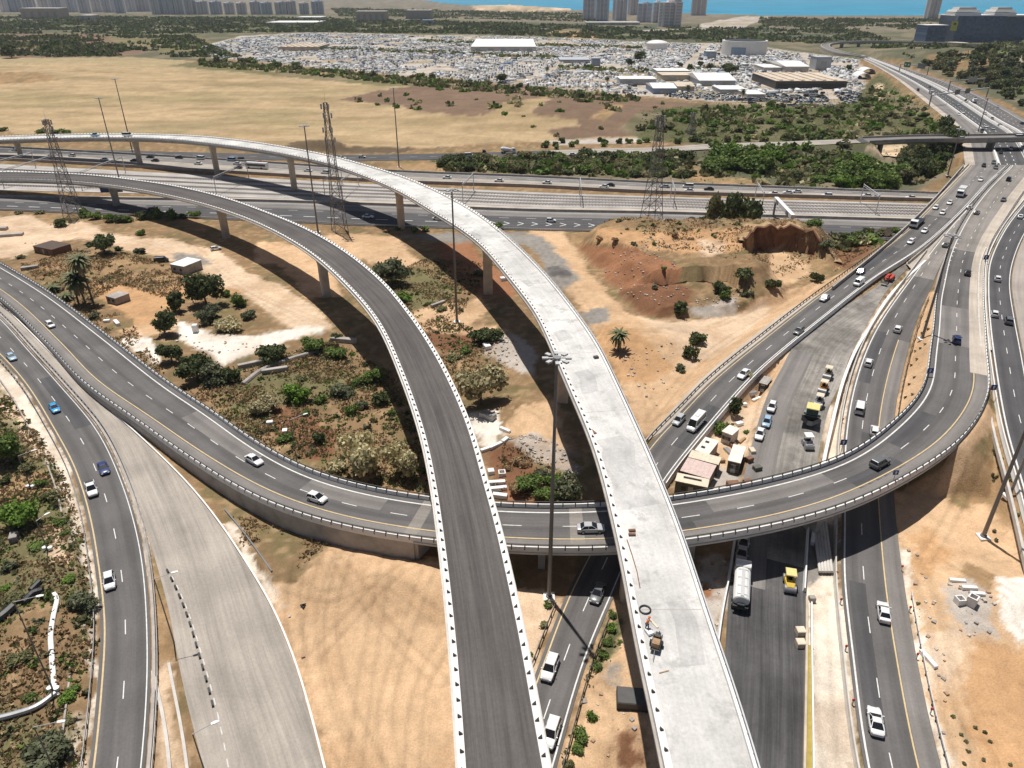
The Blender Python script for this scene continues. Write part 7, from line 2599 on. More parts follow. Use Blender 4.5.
# site barriers below the loop
jersey(px_line([(716, 660), (722, 612), (729, 580), (735, 540)], .0), 'white barrier along the left of the new asphalt', 'white')
jersey(px_line([(803, 800), (805, 700), (806, 640), (806, 600)], .0), 'pinkish plank barrier along the right of the new asphalt', 'concrete_tan', 'plank_barrier', [(-.15, -.2), (.15, -.2), (.15, .8), (-.15, .8)])
jersey(px_line([(813, 800), (812, 700), (811, 640), (811, 605)], .0), 'thin white barrier beside the yellow trench cover', 'white', 'plank_barrier', [(-.1, -.2), (.1, -.2), (.1, .7), (-.1, .7)])
jersey(px_line([(804, 592), (806, 560), (808, 530)], .0), 'white barrier in the bridge shade beside the road roller', 'white')
b = MB()
b.sweep(list(px_line([(808, 790), (808.5, 700), (808.5, 646)], .0)), [(-.45, -.1), (.45, -.1), (.45, .25), (-.45, .25)])
tag(b.build('trench_cover', M['olive_cover']), 'long olive yellow trench cover between two low barriers', 'trench cover')

# ---- delineators, road signs
for u, v, r_ in [(840, 604, 'slip road'), (845, 651, 'slip road'), (852, 705, 'slip road'), (909, 612, 'slip road'), (916, 659, 'slip road'), (930, 714, 'slip road'), (836, 577, 'slip road'), (901, 571, 'slip road'), (842, 423, 'slip road'), (827, 385, 'slip road')]:
    p = G(u, v)
    root = empty('delineator_post', p)
    tag(root, 'small red and white delineator post beside the slip road', 'delineator', 'delineator posts')
    b = MB()
    b.box((0, 0, .4), (.16, .1, .9))
    b.build('post', M['white'], root)
    b = MB()
    b.box((0, 0, 1.0), (.3, .14, .36))
    b.build('reflector_board', M['red'], root)


def road_sign(p, label, w_=1.4, h_=1.0, z=2.2, mat='sign_blue', rz=0.0, arrow=True, shape='box'):
    root = empty('road_sign', p, rz)
    tag(root, label, 'road sign')
    b = MB()
    b.tube((0, 0, -.2), (0, 0, z), .07, .07, 6)
    b.build('post', M['galv'], root)
    b = MB()
    b.box((0, -.05, z + h_ / 2), (w_, .08, h_))
    pn = b.build('panel', M[mat], root)
    if arrow:
        b = MB()
        b.add([(-.1 * w_, -.1, z + .15 * h_), (.1 * w_, -.1, z + .15 * h_), (.1 * w_, -.1, z + .55 * h_), (.25 * w_, -.1, z + .55 * h_), (0, -.1, z + .88 * h_), (-.25 * w_, -.1, z + .55 * h_), (-.1 * w_, -.1, z + .55 * h_)], [tuple(range(7))])
        b.build('arrow', M['white'], pn)


road_sign(G(840, 456), 'blue sign behind the loop parapet at the left of the slip road', 1.2, 1.2, 2.6)
i = min(range(len(LOOP[1])), key=lambda i: (PX(*LOOP[1][i])[0] - 900) ** 2 + (PX(*LOOP[1][i])[1] - 484) ** 2)
q = LOOP[1][i].copy()
road_sign((q[0] - .5, q[1] + .5, q[2]), 'small blue sign on the near parapet of the loop', .9, .9, 1.4)
road_sign(P(991, 395, 7.2), 'dark blue sign at the nose between loop and far right road', 1.2, 1.2, 1.2)
road_sign(P(928, 378, 7.2), 'dark blue sign on the inner edge of the loop beside the planter', 1.3, 1.2, 1.2)
road_sign(P(984, 264, 7.5), 'dark sign on the strip between loop and far right road', 1.4, 1.4, 1.4)
road_sign(G(886, 240), 'grey back of a road sign on the green bank beside the overpass', 2.0, 3.2, 1.6, 'galv', arrow=False)
road_sign(G(115, 204), 'wide dark blue sign under the grey flyover beside the lower motorway', 9.0, 2.2, 5.0, 'sign_blue', .1, False)


# ---- site cabins: roof corners traced at roof height
def cabin(roof, h, label, wall, top, zb=None, name='site_cabin', vents=()):
    c = [P(u, v, (zb or 0) + h) for u, v in roof]
    z0 = min(gh(q[0], q[1]) for q in c) if zb is None else zb
    c = [P(u, v, z0 + h) for u, v in roof]
    # make a true rectangle from the traced corners
    ctr = sum(c, Vector()) / 4
    ax = ((c[1] - c[0]) + (c[2] - c[3])) / 2
    bx = ((c[3] - c[0]) + (c[2] - c[1])) / 2
    la, lb = ax.length, bx.length
    rz = math.atan2(ax.y, ax.x)
    root = empty(name, (ctr.x, ctr.y, z0), rz)
    tag(root, label, 'site cabin' if name == 'site_cabin' else 'shed', 'site cabins')
    b = MB()
    b.box((0, 0, h / 2 - .1), (la, lb, h - .05))
    b.build('wall', M[wall], root)
    b = MB()
    b.box((0, 0, h + .0), (la + .2, lb + .2, .14))
    for k in range(int(la / .8)):
        b.box((-la / 2 + .5 + k * .8, 0, h + .085), (.08, lb + .1, .03))
    rf = b.build('roof', M[top], root)
    for x, y, w_, l_ in vents:
        m_ = MB()
        m_.box((x * la, y * lb, h + .16), (w_, l_, .18))
        m_.build('vent', M['black'], rf)
    for s in (-1, 1):
        b = MB()
        b.box((s * la * .22, -lb / 2 - .02, h * .55), (.9, .05, .8))
        w_ = b.build('window', M['black'], root)
    b = MB()
    b.box((0, -lb / 2 - .02, h * .42), (.85, .05, 1.95))
    b.build('door', M['steel'], root)
    return root


M['cab_olive'] = simple('cab_olive', (.10, .10, .08), .7, .2, 1.5)
M['cab_brown'] = simple('cab_brown', (.09, .06, .045), .7, .2, 1.5)
M['pink_roof'] = simple('pink_roof', (.55, .42, .38), .75, .12, 1.2)
M['white_roof'] = simple('white_roof', (.68, .64, .58), .75, .1, 1.2)
cabin([(675, 480.5), (707.5, 487.5), (708.6, 479.5), (678.5, 473.5)], 2.8, 'cream roofed cabin with a dark roof slot, nearest the loop bridge', 'cab_olive', 'cream', vents=((0, .1, 3.2, .35),))
cabin([(680, 470.7), (709, 478.6), (716, 466), (688.7, 458)], 2.9, 'pink roofed cabin between two cream ones beside the road', 'cab_brown', 'pink_roof')
cabin([(688, 457), (718, 464.5), (721, 458), (693, 450.5)], 2.7, 'narrow cream roofed cabin behind the pink one', 'cab_brown', 'cream')
cabin([(696, 450.5), (710, 454.8), (717, 441), (705, 437)], 2.6, 'cream cabin with two dark roof vents farthest along the road', 'concrete_tan', 'white_roof', vents=((-.15, .2, .7, .5), (-.15, -.2, .7, .5)))
cabin([(722, 431.7), (732.5, 435), (738.5, 429), (730, 425)], 2.6, 'white cabin with a tan window beside the small tree', 'concrete', 'white_roof')
cabin([(727, 460), (739, 463), (746.5, 447.5), (735, 445)], 2.7, 'dark sided cabin with a pale roof beside the construction strip', 'cab_olive', 'white_roof')
cabin([(177.5, 264), (193, 267), (192, 259.5), (180, 257.5)], 3.0, 'white cube shed standing alone on the sandy yard at upper left', 'concrete_old', 'white', name='shed')
cabin([(41, 246), (60, 250), (62, 244), (44, 240.5)], 2.4, 'rusty red shed among junk on the sandy yard at upper left', 'rust', 'cab_brown', name='shed')
cabin([(111, 296), (121, 299), (123, 293), (114, 291)], 2.2, 'low brick hut on orange sand right of the palms', 'concrete_red', 'concrete_old', name='shed')
cabin([(760, 383), (768, 385), (771, 378), (764, 376)], 2.0, 'dark low hut among scrap beside the white barrier', 'cab_brown', 'concrete_old', name='shed')


# ---- road building machines
def roller(p, rz, label, body='yellow', canopy='cream', L=4.0):
    root = empty('road_roller', p, rz)
    tag(root, label, 'road roller', 'road building machines')
    for x in (-L / 2 + .6, L / 2 - .6):
        b = MB()
        b.tube((x, -.85, .62), (x, .85, .62), .62, .62, 18)
        b.build('drum', M['steel'], root)
    b = MB()
    loft(b, [(-L / 2 + .3, .55, .75, 1.25), (-L / 2 + .9, .72, .7, 1.55), (-.3, .75, .6, 1.6), (0, .72, .55, 1.2), (.6, .72, .55, 1.2), (.8, .75, .6, 1.55), (L / 2 - .5, .6, .75, 1.35)], BODYP)
    fix_normals(b.build('body', M[body], root))
    for x in (-.35, .95):
        for s in (-1, 1):
            b = MB()
            b.tube((x, s * .62, 1.3), (x, s * .62, 2.6), .04, .04, 6)
            b.build('canopy_post', M['black'], root)
    b = MB()
    b.box((.3, 0, 2.66), (1.8, 1.6, .12), taper=.92)
    b.build('canopy', M[canopy], root)
    b = MB()
    b.box((.25, 0, 1.35), (.5, .55, .3))
    b.box((.02, 0, 1.7), (.12, .5, .6))
    b.build('seat', M['black'], root)
    return root


def paver(p, rz, label):
    root = empty('asphalt_paver', p, rz)
    tag(root, label, 'asphalt paver', 'road building machines')
    for s in (-1, 1):
        b = MB()
        b.tube((-1.6, s * 1.05 - .2, .45), (-1.6, s * 1.05 + .2, .45), .45, .45, 12)
        b.tube((1.0, s * 1.05 - .2, .45), (1.0, s * 1.05 + .2, .45), .45, .45, 12)
        b.box((-.3, s * 1.05, .45), (2.6, .4, .9))
        b.build('crawler_track', M['black'], root)
    b = MB()
    b.box((-.6, 0, 1.35), (2.8, 2.4, 1.1), taper=.94)
    b.build('body', M['cab_green'], root)
    h = MB()
    for s in (-1, 1):
        h.add([(1.0, s * .5, .7), (3.2, s * .5, .7), (3.2, s * 1.7, 1.7), (1.0, s * 1.7, 1.7), (1.0, s * .5, .6), (3.2, s * .5, .6), (3.2, s * 1.75, 1.62), (1.0, s * 1.75, 1.62)], [(0, 1, 2, 3), (7, 6, 5, 4), (0, 4, 5, 1), (1, 5, 6, 2), (2, 6, 7, 3), (3, 7, 4, 0)])
    h.box((2.1, 0, .62), (2.2, 1.0, .1))
    h.box((1.05, 0, 1.2), (.1, 3.0, 1.0))
    h.build('hopper', M['black'], root)
    for x in (-1.8, .4):
        for s in (-1, 1):
            b = MB()
            b.tube((x, s * 1.05, 1.8), (x, s * 1.05, 3.1), .05, .05, 6)
            b.build('canopy_post', M['black'], root)
    b = MB()
    b.box((-.7, 0, 3.16), (2.8, 2.6, .14), taper=.95)
    b.build('canopy', M['canary'], root)
    b = MB()
    b.box((-2.6, 0, .4), (.9, 3.2, .5))
    b.build('screed', M['steel'], root)


M['cab_green'] = simple('cab_green', (.03, .09, .065), .5, .2, 2)
M['canary'] = simple('canary', (.66, .55, .22), .6, .1, 2)
M['khaki'] = simple('khaki', (.35, .30, .2), .7, .2, 2)
lp = on_road('site', 811, 418)
paver(lp[0], lp[1] + math.pi, 'green asphalt paver with a yellow canopy and open hopper, nearest of the machine row')
for u, v, lab, bd in [(819, 402, 'road roller just behind the paver in the machine row', 'steel'), (823.5, 388, 'dark roller with orange engine cover in the middle of the machine row', 'orange'), (828, 374, 'road roller at the far end of the machine row', 'khaki')]:
    if bd == 'orange':
        M['orange'] = simple('orange', (.5, .22, .04), .6, .15, 2)
    lp = on_road('site', u, v)
    roller(lp[0], lp[1] + math.pi, lab, bd)
lp = on_road('site', 789.5, 583)
roller(lp[0], lp[1] + .1, 'orange yellow tandem roller at the edge of the bridge shade', 'yellow', 'canary', 3.6)
lp = on_road('site', 808, 444)
roller(lp[0], lp[1] + .4, 'small grey plate roller left of the paver below the machine row', 'steel', 'white', 2.8)
# loader with bucket on the strip head (red machine)
p = P(889, 280, 6.1)
root = empty('boom_lift', p, -2.3)
tag(root, 'red boom lift parked on the narrow head of the construction strip', 'boom lift')
b = MB()
loft(b, [(-1.6, .8, .5, 1.2), (-1.4, 1.0, .4, 1.4), (1.2, 1.0, .4, 1.3), (1.5, .8, .5, 1.0)], BODYP)
fix_normals(b.build('chassis', M['red'], root))
for x in (-1.1, 1.1):
    for s in (-1, 1):
        b = MB()
        b.tube((x, s * .85, .45), (x, s * 1.15, .45), .45, .45, 12)
        b.build('wheel', TYRE, root)
b = MB()
b.tube((-1.0, 0, 1.5), (3.2, 0, 2.0), .22, .18, 8)
b.tube((3.2, 0, 2.0), (4.4, 0, 1.2), .15, .15, 8)
b.build('boom', M['red'], root)
b = MB()
for dx in (4.2, 5.2):
    for dy in (-.8, .8):
        b.tube((dx, dy, .5), (dx, dy, 1.6), .04, .04, 5)
b.box((4.7, 0, .5), (1.1, 1.7, .08))
for z in (1.0, 1.6):
    b.box((4.7, .8, z), (1.1, .05, .05))
    b.box((4.7, -.8, z), (1.1, .05, .05))
    b.box((5.2, 0, z), (.05, 1.6, .05))
b.build('platform', M['steel_dark'], root)


# ---- loose concrete and site junk
def block(u, v, size, rz, mat, name, label, cat, group=None, z=None, dz=0.0):
    p = G(u, v) if z is None else P(u, v, z)
    b = MB()
    sx, sy, sz = size
    # block with chamfered top edges
    c = min(size) * .08
    vs = [(-sx / 2, -sy / 2, -.1), (sx / 2, -sy / 2, -.1), (sx / 2, sy / 2, -.1), (-sx / 2, sy / 2, -.1), (-sx / 2, -sy / 2, sz - c), (sx / 2, -sy / 2, sz - c), (sx / 2, sy / 2, sz - c), (-sx / 2, sy / 2, sz - c),
          (-sx / 2 + c, -sy / 2 + c, sz), (sx / 2 - c, -sy / 2 + c, sz), (sx / 2 - c, sy / 2 - c, sz), (-sx / 2 + c, sy / 2 - c, sz)]
    b.add(vs, [(3, 2, 1, 0), (0, 1, 5, 4), (1, 2, 6, 5), (2, 3, 7, 6), (3, 0, 4, 7), (4, 5, 9, 8), (5, 6, 10, 9), (6, 7, 11, 10), (7, 4, 8, 11), (8, 9, 10, 11)])
    o = b.build(name, M[mat])
    o.location = (p[0], p[1], p[2] + dz)
    o.rotation_euler = (0, 0, rz)
    tag(o, label, cat, group)
    return o


def hollow(u, v, w_, h_, rz, label, mat='concrete_pale'):
    p = G(u, v)
    b = MB()
    t = w_ * .14
    o_, i_ = w_ / 2, w_ / 2 - t
    sq = [(-1, -1), (1, -1), (1, 1), (-1, 1)]
    vs = [(x * o_, y * o_, -.1) for x, y in sq] + [(x * o_, y * o_, h_) for x, y in sq] + [(x * i_, y * i_, h_) for x, y in sq] + [(x * i_, y * i_, .05) for x, y in sq]
    fs = []
    for k in range(4):
        n = (k + 1) % 4
        fs += [(k, n, 4 + n, 4 + k), (4 + k, 4 + n, 8 + n, 8 + k), (8 + k, 8 + n, 12 + n, 12 + k)]
    fs += [(12, 13, 14, 15), (3, 2, 1, 0)]
    b.add(vs, fs)
    o = fix_normals(b.build('box_culvert', M[mat]))
    o.location = p
    o.rotation_euler = (0, 0, rz)
    tag(o, label, 'box culvert')


hollow(959, 603, 1.15, 1.0, .1, 'smaller hollow concrete box on the sand at the right')
hollow(971, 604, 1.25, 1.5, .75, 'taller hollow concrete box turned on its corner on the sand at the right')
hollow(502, 476, 1.3, 1.0, .1, 'hollow concrete box beside the grey flyover above the loop')
for u, v, s, rz, lab in [(957, 581.5, (2.3, .6, .45), -.12, 'upper single concrete beam of three on the sand at the right'), (969, 589, (2.2, .6, .5), -.08, 'middle concrete beam of three on the sand at the right'), (977, 595, (2.0, .6, .5), -.12, 'lowest concrete beam of three, behind the tall hollow box')]:
    block(u, v, s, rz, 'concrete_pale', 'concrete_beam', lab, 'concrete beam', 'concrete beams on the sand')
block(928, 660, (.6, 3.0, .5), .2, 'white', 'formwork_panel', 'white slotted panel lying on a white patch right of the slip road', 'formwork panel')
for u, v, s, rz, lab in [(505, 431, (.7, 2.6, .6), .9, 'white concrete pipe lying at the border of the white slurry'), (490, 449, (4.2, .7, .6), .55, 'long pale beam near the grey flyover, left of two crossing'), (497, 446, (3.8, .7, .6), .7, 'long pale beam near the grey flyover, right of two crossing'), (505, 441, (.8, 1.8, .6), -.6, 'short white beam end beside the crossing beams'),
                         (497, 484, (3.0, .8, .7), .1, 'white beam stacked beside the grey flyover, upper'), (498, 490, (3.2, .8, .7), .15, 'white beam stacked beside the grey flyover, middle'), (500, 497, (2.6, .9, .7), -.2, 'white beam stacked beside the grey flyover, lower'), (491, 474, (1.2, 1.2, 1.0), .2, 'white cube crate beside the hollow box near the grey flyover')]:
    block(u, v, s, rz, 'white', 'concrete_beam', lab, 'concrete beam', 'pale beams beside the grey flyover')
for u, v, lab in [(800, 634, 'cream topped concrete block on the new asphalt, farther of two'), (800, 646, 'cream topped concrete block on the new asphalt, nearer of two')]:
    block(u, v, (1.25, 1.2, 1.0), .02, 'cream', 'concrete_block', lab, 'concrete block', 'blocks on the new asphalt')
block(811.5, 601, (.9, .8, .9), .0, 'concrete_old', 'concrete_block', 'grey block at the head of the yellow trench cover', 'concrete block')
for k, u in enumerate((816.5, 819.5, 822.5, 825.5, 828.5)):
    q0, q1 = P(u - 3.0, 522, .45), P(u + 3.6, 572, .45)
    b = MB()
    b.tube(tuple(q0), tuple(q1), .24, .24, 10)
    tag(b.build('drain_pipe', M['concrete']), 'long pale pipe lying in the bridge shade, %s of five from left' % ordn(k, 5), 'pipe', 'pipes in the bridge shade')
for u, v, s, rz, lab in [(10, 236, (9, 2.2, 1.0), .25, 'long concrete slab heap at the far left of the sandy yard'), (30, 269, (5, 1.4, 1.0), .5, 'concrete trough half buried beside the loop at far left'), (2, 230, (4, 2, 1.2), .1, 'broken concrete slab at the left picture edge on the sandy yard'), (117, 324, (1.0, 3.4, .8), .7, 'white concrete post lying in dry weeds beside the loop'), (107, 322, (1.6, 1.0, .7), .2, 'grey scrap piece in dry weeds left of the white post'),
                         (196, 332, (1.3, 1.3, 2.2), .1, 'white block among the bushes beside the white gravel'), (344, 342, (7, 1.4, 1.2), -.2, 'grey wall remnant in the grey flyover shadow'), (275, 372, (6, 1.1, 1.1), .35, 'grey low wall piece at the head of the dry plot'), (251, 366, (6, 1.1, 1.1), .5, 'grey low wall piece beside the dark bushes'), (438, 305, (5, .9, .8), .8, 'grey pipe end lying in the scrub between the flyovers'), (487, 348, (1.6, 2.2, 1.0), .4, 'white boulder on rubble under the white flyover'),
                         (505, 280, (3.0, 1.6, 1.0), .3, 'white slabs beside the white flyover pier shadow'), (478, 272, (1.2, 2.4, .6), .6, 'white panel leaning by the white flyover shadow'), (285, 432, (1.0, 1.2, .6), .2, 'white litter block in the dry plot inside the loop'), (270, 424, (1.3, .9, .7), .2, 'white box in the dry plot inside the loop'), (15, 540, (1.2, 1.8, 1.2), .4, 'pale cabinet box on the left verge beside the street lamp'), (165, 318, (3.6, 1.8, 1.4), .3, 'grey scrap heap beside the dark bush')]:
    block(u, v, s, rz, 'white' if 'white' in lab else 'concrete_old', 'concrete_block', lab, 'concrete block')
make_car('van', 'black', G(162, 262) + Vector((0, 0, .05)), .3, 'derelict dark van standing on the sandy yard beside the white shed', 'van')
make_car('hatchback', 'white', G(216, 250) + Vector((0, 0, .05)), .6, 'white car parked on sand at the edge of the grey flyover shadow', 'car')
block(488, 418, (3.4, 1.6, 1.2), -.6, 'steel', 'scrap_heap', 'grey scrap frame on the white slurry beside the grey flyover', 'scrap frame')
block(748, 486, (1.6, 1.6, 1.2), .3, 'rust', 'scrap_bin', 'rusty skip on the site beside the loop parapet, right of two', 'skip')
block(733, 488, (2.2, 1.8, 1.2), .1, 'rust', 'scrap_bin', 'rusty skip on the site beside the loop parapet, left of two', 'skip')
block(640, 704, (6.0, 2.6, 1.5), -.1, 'steel_dark', 'steel_tank', 'dark steel box half under the white flyover near the bottom', 'steel box')

for k, (u, v, s, rz, mt) in enumerate([(739, 425, (1.6, 1.0, .7), .4, 'white'), (742, 441, (2.4, .5, .4), .8, 'wood'), (733, 447, (1.2, 1.2, .8), .2, 'rust'), (728, 452, (.9, 2.2, .5), .3, 'steel'), (749, 462, (1.3, 1.0, 1.1), .5, 'rust'), (752, 452, (1.0, 1.6, .7), .1, 'cream'), (756, 400, (2.6, .6, .5), .6, 'white'), (752, 394, (2.2, .9, .6), .3, 'steel'), (765, 390, (1.8, .5, .5), .9, 'wood'), (744, 405, (1.2, .8, .5), .2, 'white'), (722, 462, (1.0, .8, .7), .1, 'wood'), (757, 470, (1.5, 1.1, .9), .3, 'cab_olive')]):
    block(u, v, s, rz, mt, 'site_crate', 'piece of loose site material lying between cabins and parked cars', 'site material', 'loose material between the cabins')

# hose, cloth strip, pipes on the left verge
def tube_thing(name, pts, r, mat, label, cat, flat=1.0, dz=.2):
    b = MB()
    q = [tuple(G(u, v) + Vector((0, 0, dz))) for u, v in pts]
    sp = spline(q, .6)
    b.sweep(list(sp), [(r * math.cos(a), r * flat * math.sin(a)) for a in np.linspace(0, 2 * math.pi, 9)[:-1]])
    o = fix_normals(b.build(name, M[mat]))
    tag(o, label, cat)
    return o


tube_thing('cloth_strip', [(57, 697), (54, 680), (52, 655), (51, 635), (54, 615), (57, 600), (54, 594)], .34, 'white', 'crumpled white cloth strip lying down the left verge', 'cloth strip', .45)
tube_thing('drain_pipe', [(-10, 722), (15, 716), (38, 708), (56, 695)], .42, 'steel', 'grey corrugated pipe on the left verge below the cloth strip', 'pipe', dz=.35)
tube_thing('drain_pipe', [(-8, 626), (4, 618), (14, 609)], .7, 'black', 'thick black pipe at the left picture edge on the verge', 'pipe', dz=.5)
tube_thing('drain_pipe', [(24, 605), (34, 595), (44, 592)], .55, 'black', 'black pipe curving up to the cloth strip on the verge', 'pipe', dz=.4)
tube_thing('drain_pipe', [(31, 592), (40, 583)], .45, 'black', 'short black pipe end above the curved pipe on the verge', 'pipe', dz=.3)
tube_thing('stone_wall', [(243, 385), (262, 371), (290, 360), (318, 352)], .6, 'concrete_old', 'old low stone wall at the head of the dry plot inside the loop', 'wall')
tube_thing('drain_pipe', [(225, 510), (240, 528), (255, 548), (272, 572)], .13, 'steel', 'grey channel edge beside the closed carriageway', 'channel')
tube_thing('tyre_ring', [(301, 606), (304, 604), (306, 607), (303, 609), (301, 606)], .15, 'black', 'old dark loop of hose on the sand at bottom left', 'hose')

# ---- on the white deck: worker, pump, hose ring, boards
def deck_pt(u, v):
    z = 18.0
    for _ in range(4):
        p = P(u, v, z)
        c = (WA + WB) / 2
        i = int(((c[:, 0] - p[0]) ** 2 + (c[:, 1] - p[1]) ** 2).argmin())
        z = c[i][2]
    return P(u, v, z + .02)


p = deck_pt(645, 610)
b = MB()
n = 28
vs = []
for k in range(n):
    a = 2 * math.pi * k / n
    for j in range(8):
        t = 2 * math.pi * j / 8
        R_ = .62 + .09 * math.cos(t)
        vs.append((R_ * math.cos(a), R_ * math.sin(a), .1 + .09 * math.sin(t)))
b.add(vs, [(k * 8 + j, k * 8 + (j + 1) % 8, ((k + 1) % n) * 8 + (j + 1) % 8, ((k + 1) % n) * 8 + j) for k in range(n) for j in range(8)])
o = b.build('hose_ring', M['black'])
o.location = p
tag(o, 'coiled black hose ring lying on the white flyover deck', 'hose')


def skin_body(name, joints, edges, mat, parent):
    """one continuous body grown from a skeleton: joints are (x, y, z, radius)"""
    me = bpy.data.meshes.new(name)
    me.from_pydata([j[:3] for j in joints], edges, [])
    o = bpy.data.objects.new(name, me)
    COL.objects.link(o)
    md = o.modifiers.new('skin', 'SKIN')
    md.use_smooth_shade = True
    for v, j in zip(me.skin_vertices[0].data, joints):
        v.radius = (j[3], j[3] * .9)
    me.skin_vertices[0].data[0].use_root = True
    s = o.modifiers.new('sub', 'SUBSURF')
    s.levels = s.render_levels = 1
    me.materials.append(mat)
    o.parent = parent
    return o


SKIN = simple('skin', (.42, .25, .17), .6, .05, 4)
VEST = simple('orange_vest', (.75, .16, .03), .7, .08, 6)
CLOTH = simple('pale_shirt', (.6, .58, .54), .8, .08, 6)
p = deck_pt(646.5, 630)
per = empty('person', p, -.7)
tag(per, 'worker in an orange vest and helmet bending over on the white flyover deck', 'person')
J = [(0, 0, .95, .14), (0, .03, 1.1, .13), (0, .12, 1.3, .16), (0, .2, 1.42, .14), (0, .27, 1.52, .06), (0, .33, 1.64, .1),
     (-.11, 0, .9, .1), (-.13, .05, .5, .07), (-.14, -.02, .1, .05), (-.14, .12, .05, .045), (.11, 0, .9, .1), (.14, .12, .5, .07), (.15, .05, .1, .05), (.15, .2, .05, .045),
     (-.2, .2, 1.4, .07), (-.28, .36, 1.15, .05), (-.2, .55, 1.0, .04), (-.17, .63, .96, .035), (.2, .2, 1.4, .07), (.28, .38, 1.15, .05), (.18, .56, 1.0, .04), (.15, .64, .96, .035)]
Ed = [(0, 1), (1, 2), (2, 3), (3, 4), (4, 5), (0, 6), (6, 7), (7, 8), (8, 9), (0, 10), (10, 11), (11, 12), (12, 13), (3, 14), (14, 15), (15, 16), (16, 17), (3, 18), (18, 19), (19, 20), (20, 21)]
skin_body('body', J, Ed, SKIN, per)
skin_body('vest', [(0, .0, .98, .17), (0, .04, 1.12, .16), (0, .12, 1.3, .19), (0, .19, 1.41, .165)], [(0, 1), (1, 2), (2, 3)], VEST, per)
skin_body('trousers', [(0, 0, .93, .16), (-.11, 0, .86, .115), (-.13, .05, .5, .085), (-.14, -.02, .14, .07), (.11, 0, .86, .115), (.14, .12, .5, .085), (.15, .05, .14, .07)], [(0, 1), (1, 2), (2, 3), (0, 4), (4, 5), (5, 6)], simple('trousers', (.05, .06, .1), .8, .1, 5), per)
b = MB()
for k in range(6):
    t0, t1 = k / 6 * math.pi / 2, (k + 1) / 6 * math.pi / 2
    b.tube((0, .34, 1.67 + .13 * math.sin(t0)), (0, .34, 1.67 + .13 * math.sin(t1)), .14 * math.cos(t0), max(.005, .14 * math.cos(t1)), 12, caps=False)
b.tube((0, .35, 1.66), (0, .35, 1.675), .17, .17, 12)
b.build('helmet', VEST, per)

p = deck_pt(656, 646)
root = empty('concrete_pump_cart', p, -.35)
tag(root, 'dark engine cart with a tan box and drawbar on the white flyover deck', 'engine cart')
b = MB()
b.box((0, 0, .5), (1.0, 2.2, .12))
for s in (-1, 1):
    b.box((s * .45, 0, .8), (.08, 2.0, .1))
    for y in (-.9, 0, .9):
        b.box((s * .45, y, .65), (.08, .08, .4))
b.build('frame', M['steel_dark'], root)
b = MB()
b.box((0, -.45, .85), (.85, .9, .7), taper=.9)
b.build('tan_box', M['wood'], root)
b = MB()
b.box((0, .6, .85), (.6, .7, .6))
b.tube((.1, .75, 1.1), (.1, .75, 1.5), .05, .05, 6)
b.tube((-.3, .6, .9), (.3, .6, .9), .22, .22, 10)
b.build('engine', M['steel_dark'], root)
for s in (-1, 1):
    b = MB()
    b.tube((s * .55, .1, .3), (s * .72, .1, .3), .3, .3, 12)
    b.build('wheel', TYRE, root)
b = MB()
b.tube((0, -1.1, .5), (.05, -2.2, .25), .04, .04, 6)
b.build('drawbar', M['steel'], root)
block(649, 633, (.7, .9, .35), .4, 'white', 'cement_bag', 'white bag lying beside the worker on the white flyover deck', 'bag', z=18.0)
block(664, 672, (1.1, .12, .08), .3, 'wood', 'timber_board', 'short timber board on the white flyover deck below the cart', 'board', z=18.0)
block(654, 624, (.25, 1.3, .1), .5, 'cream', 'timber_board', 'pale timber board leaning by the worker on the white deck', 'board', z=18.0)
block(632, 531, (.9, .35, .25), .05, 'rust', 'steel_plate', 'dark rusty plate on the white flyover deck, upper of two', 'steel plate', z=18.2)
block(632, 535, (.9, .35, .25), .05, 'rust', 'steel_plate', 'dark rusty plate on the white flyover deck, lower of two', 'steel plate', z=18.2)
b = MB()
q = [tuple(deck_pt(u, v) + Vector((0, 0, .06))) for u, v in [(627, 540), (632, 555), (637, 572), (640, 588)]]
b.path_tube(q, .06, 6)
tag(b.build('reinforcing_bar', M['rust']), 'long thin rusty bar lying along the left of the white deck', 'bar')
block(596, 358, (.9, .7, .4), .3, 'steel_dark', 'tool_box', 'dark tool box on the far part of the white deck', 'tool box', z=18.6)
block(593, 432, (.5, 1.4, .15), .5, 'rust', 'steel_plate', 'brown plate against the left kerb of the white deck', 'steel plate', z=18.5)
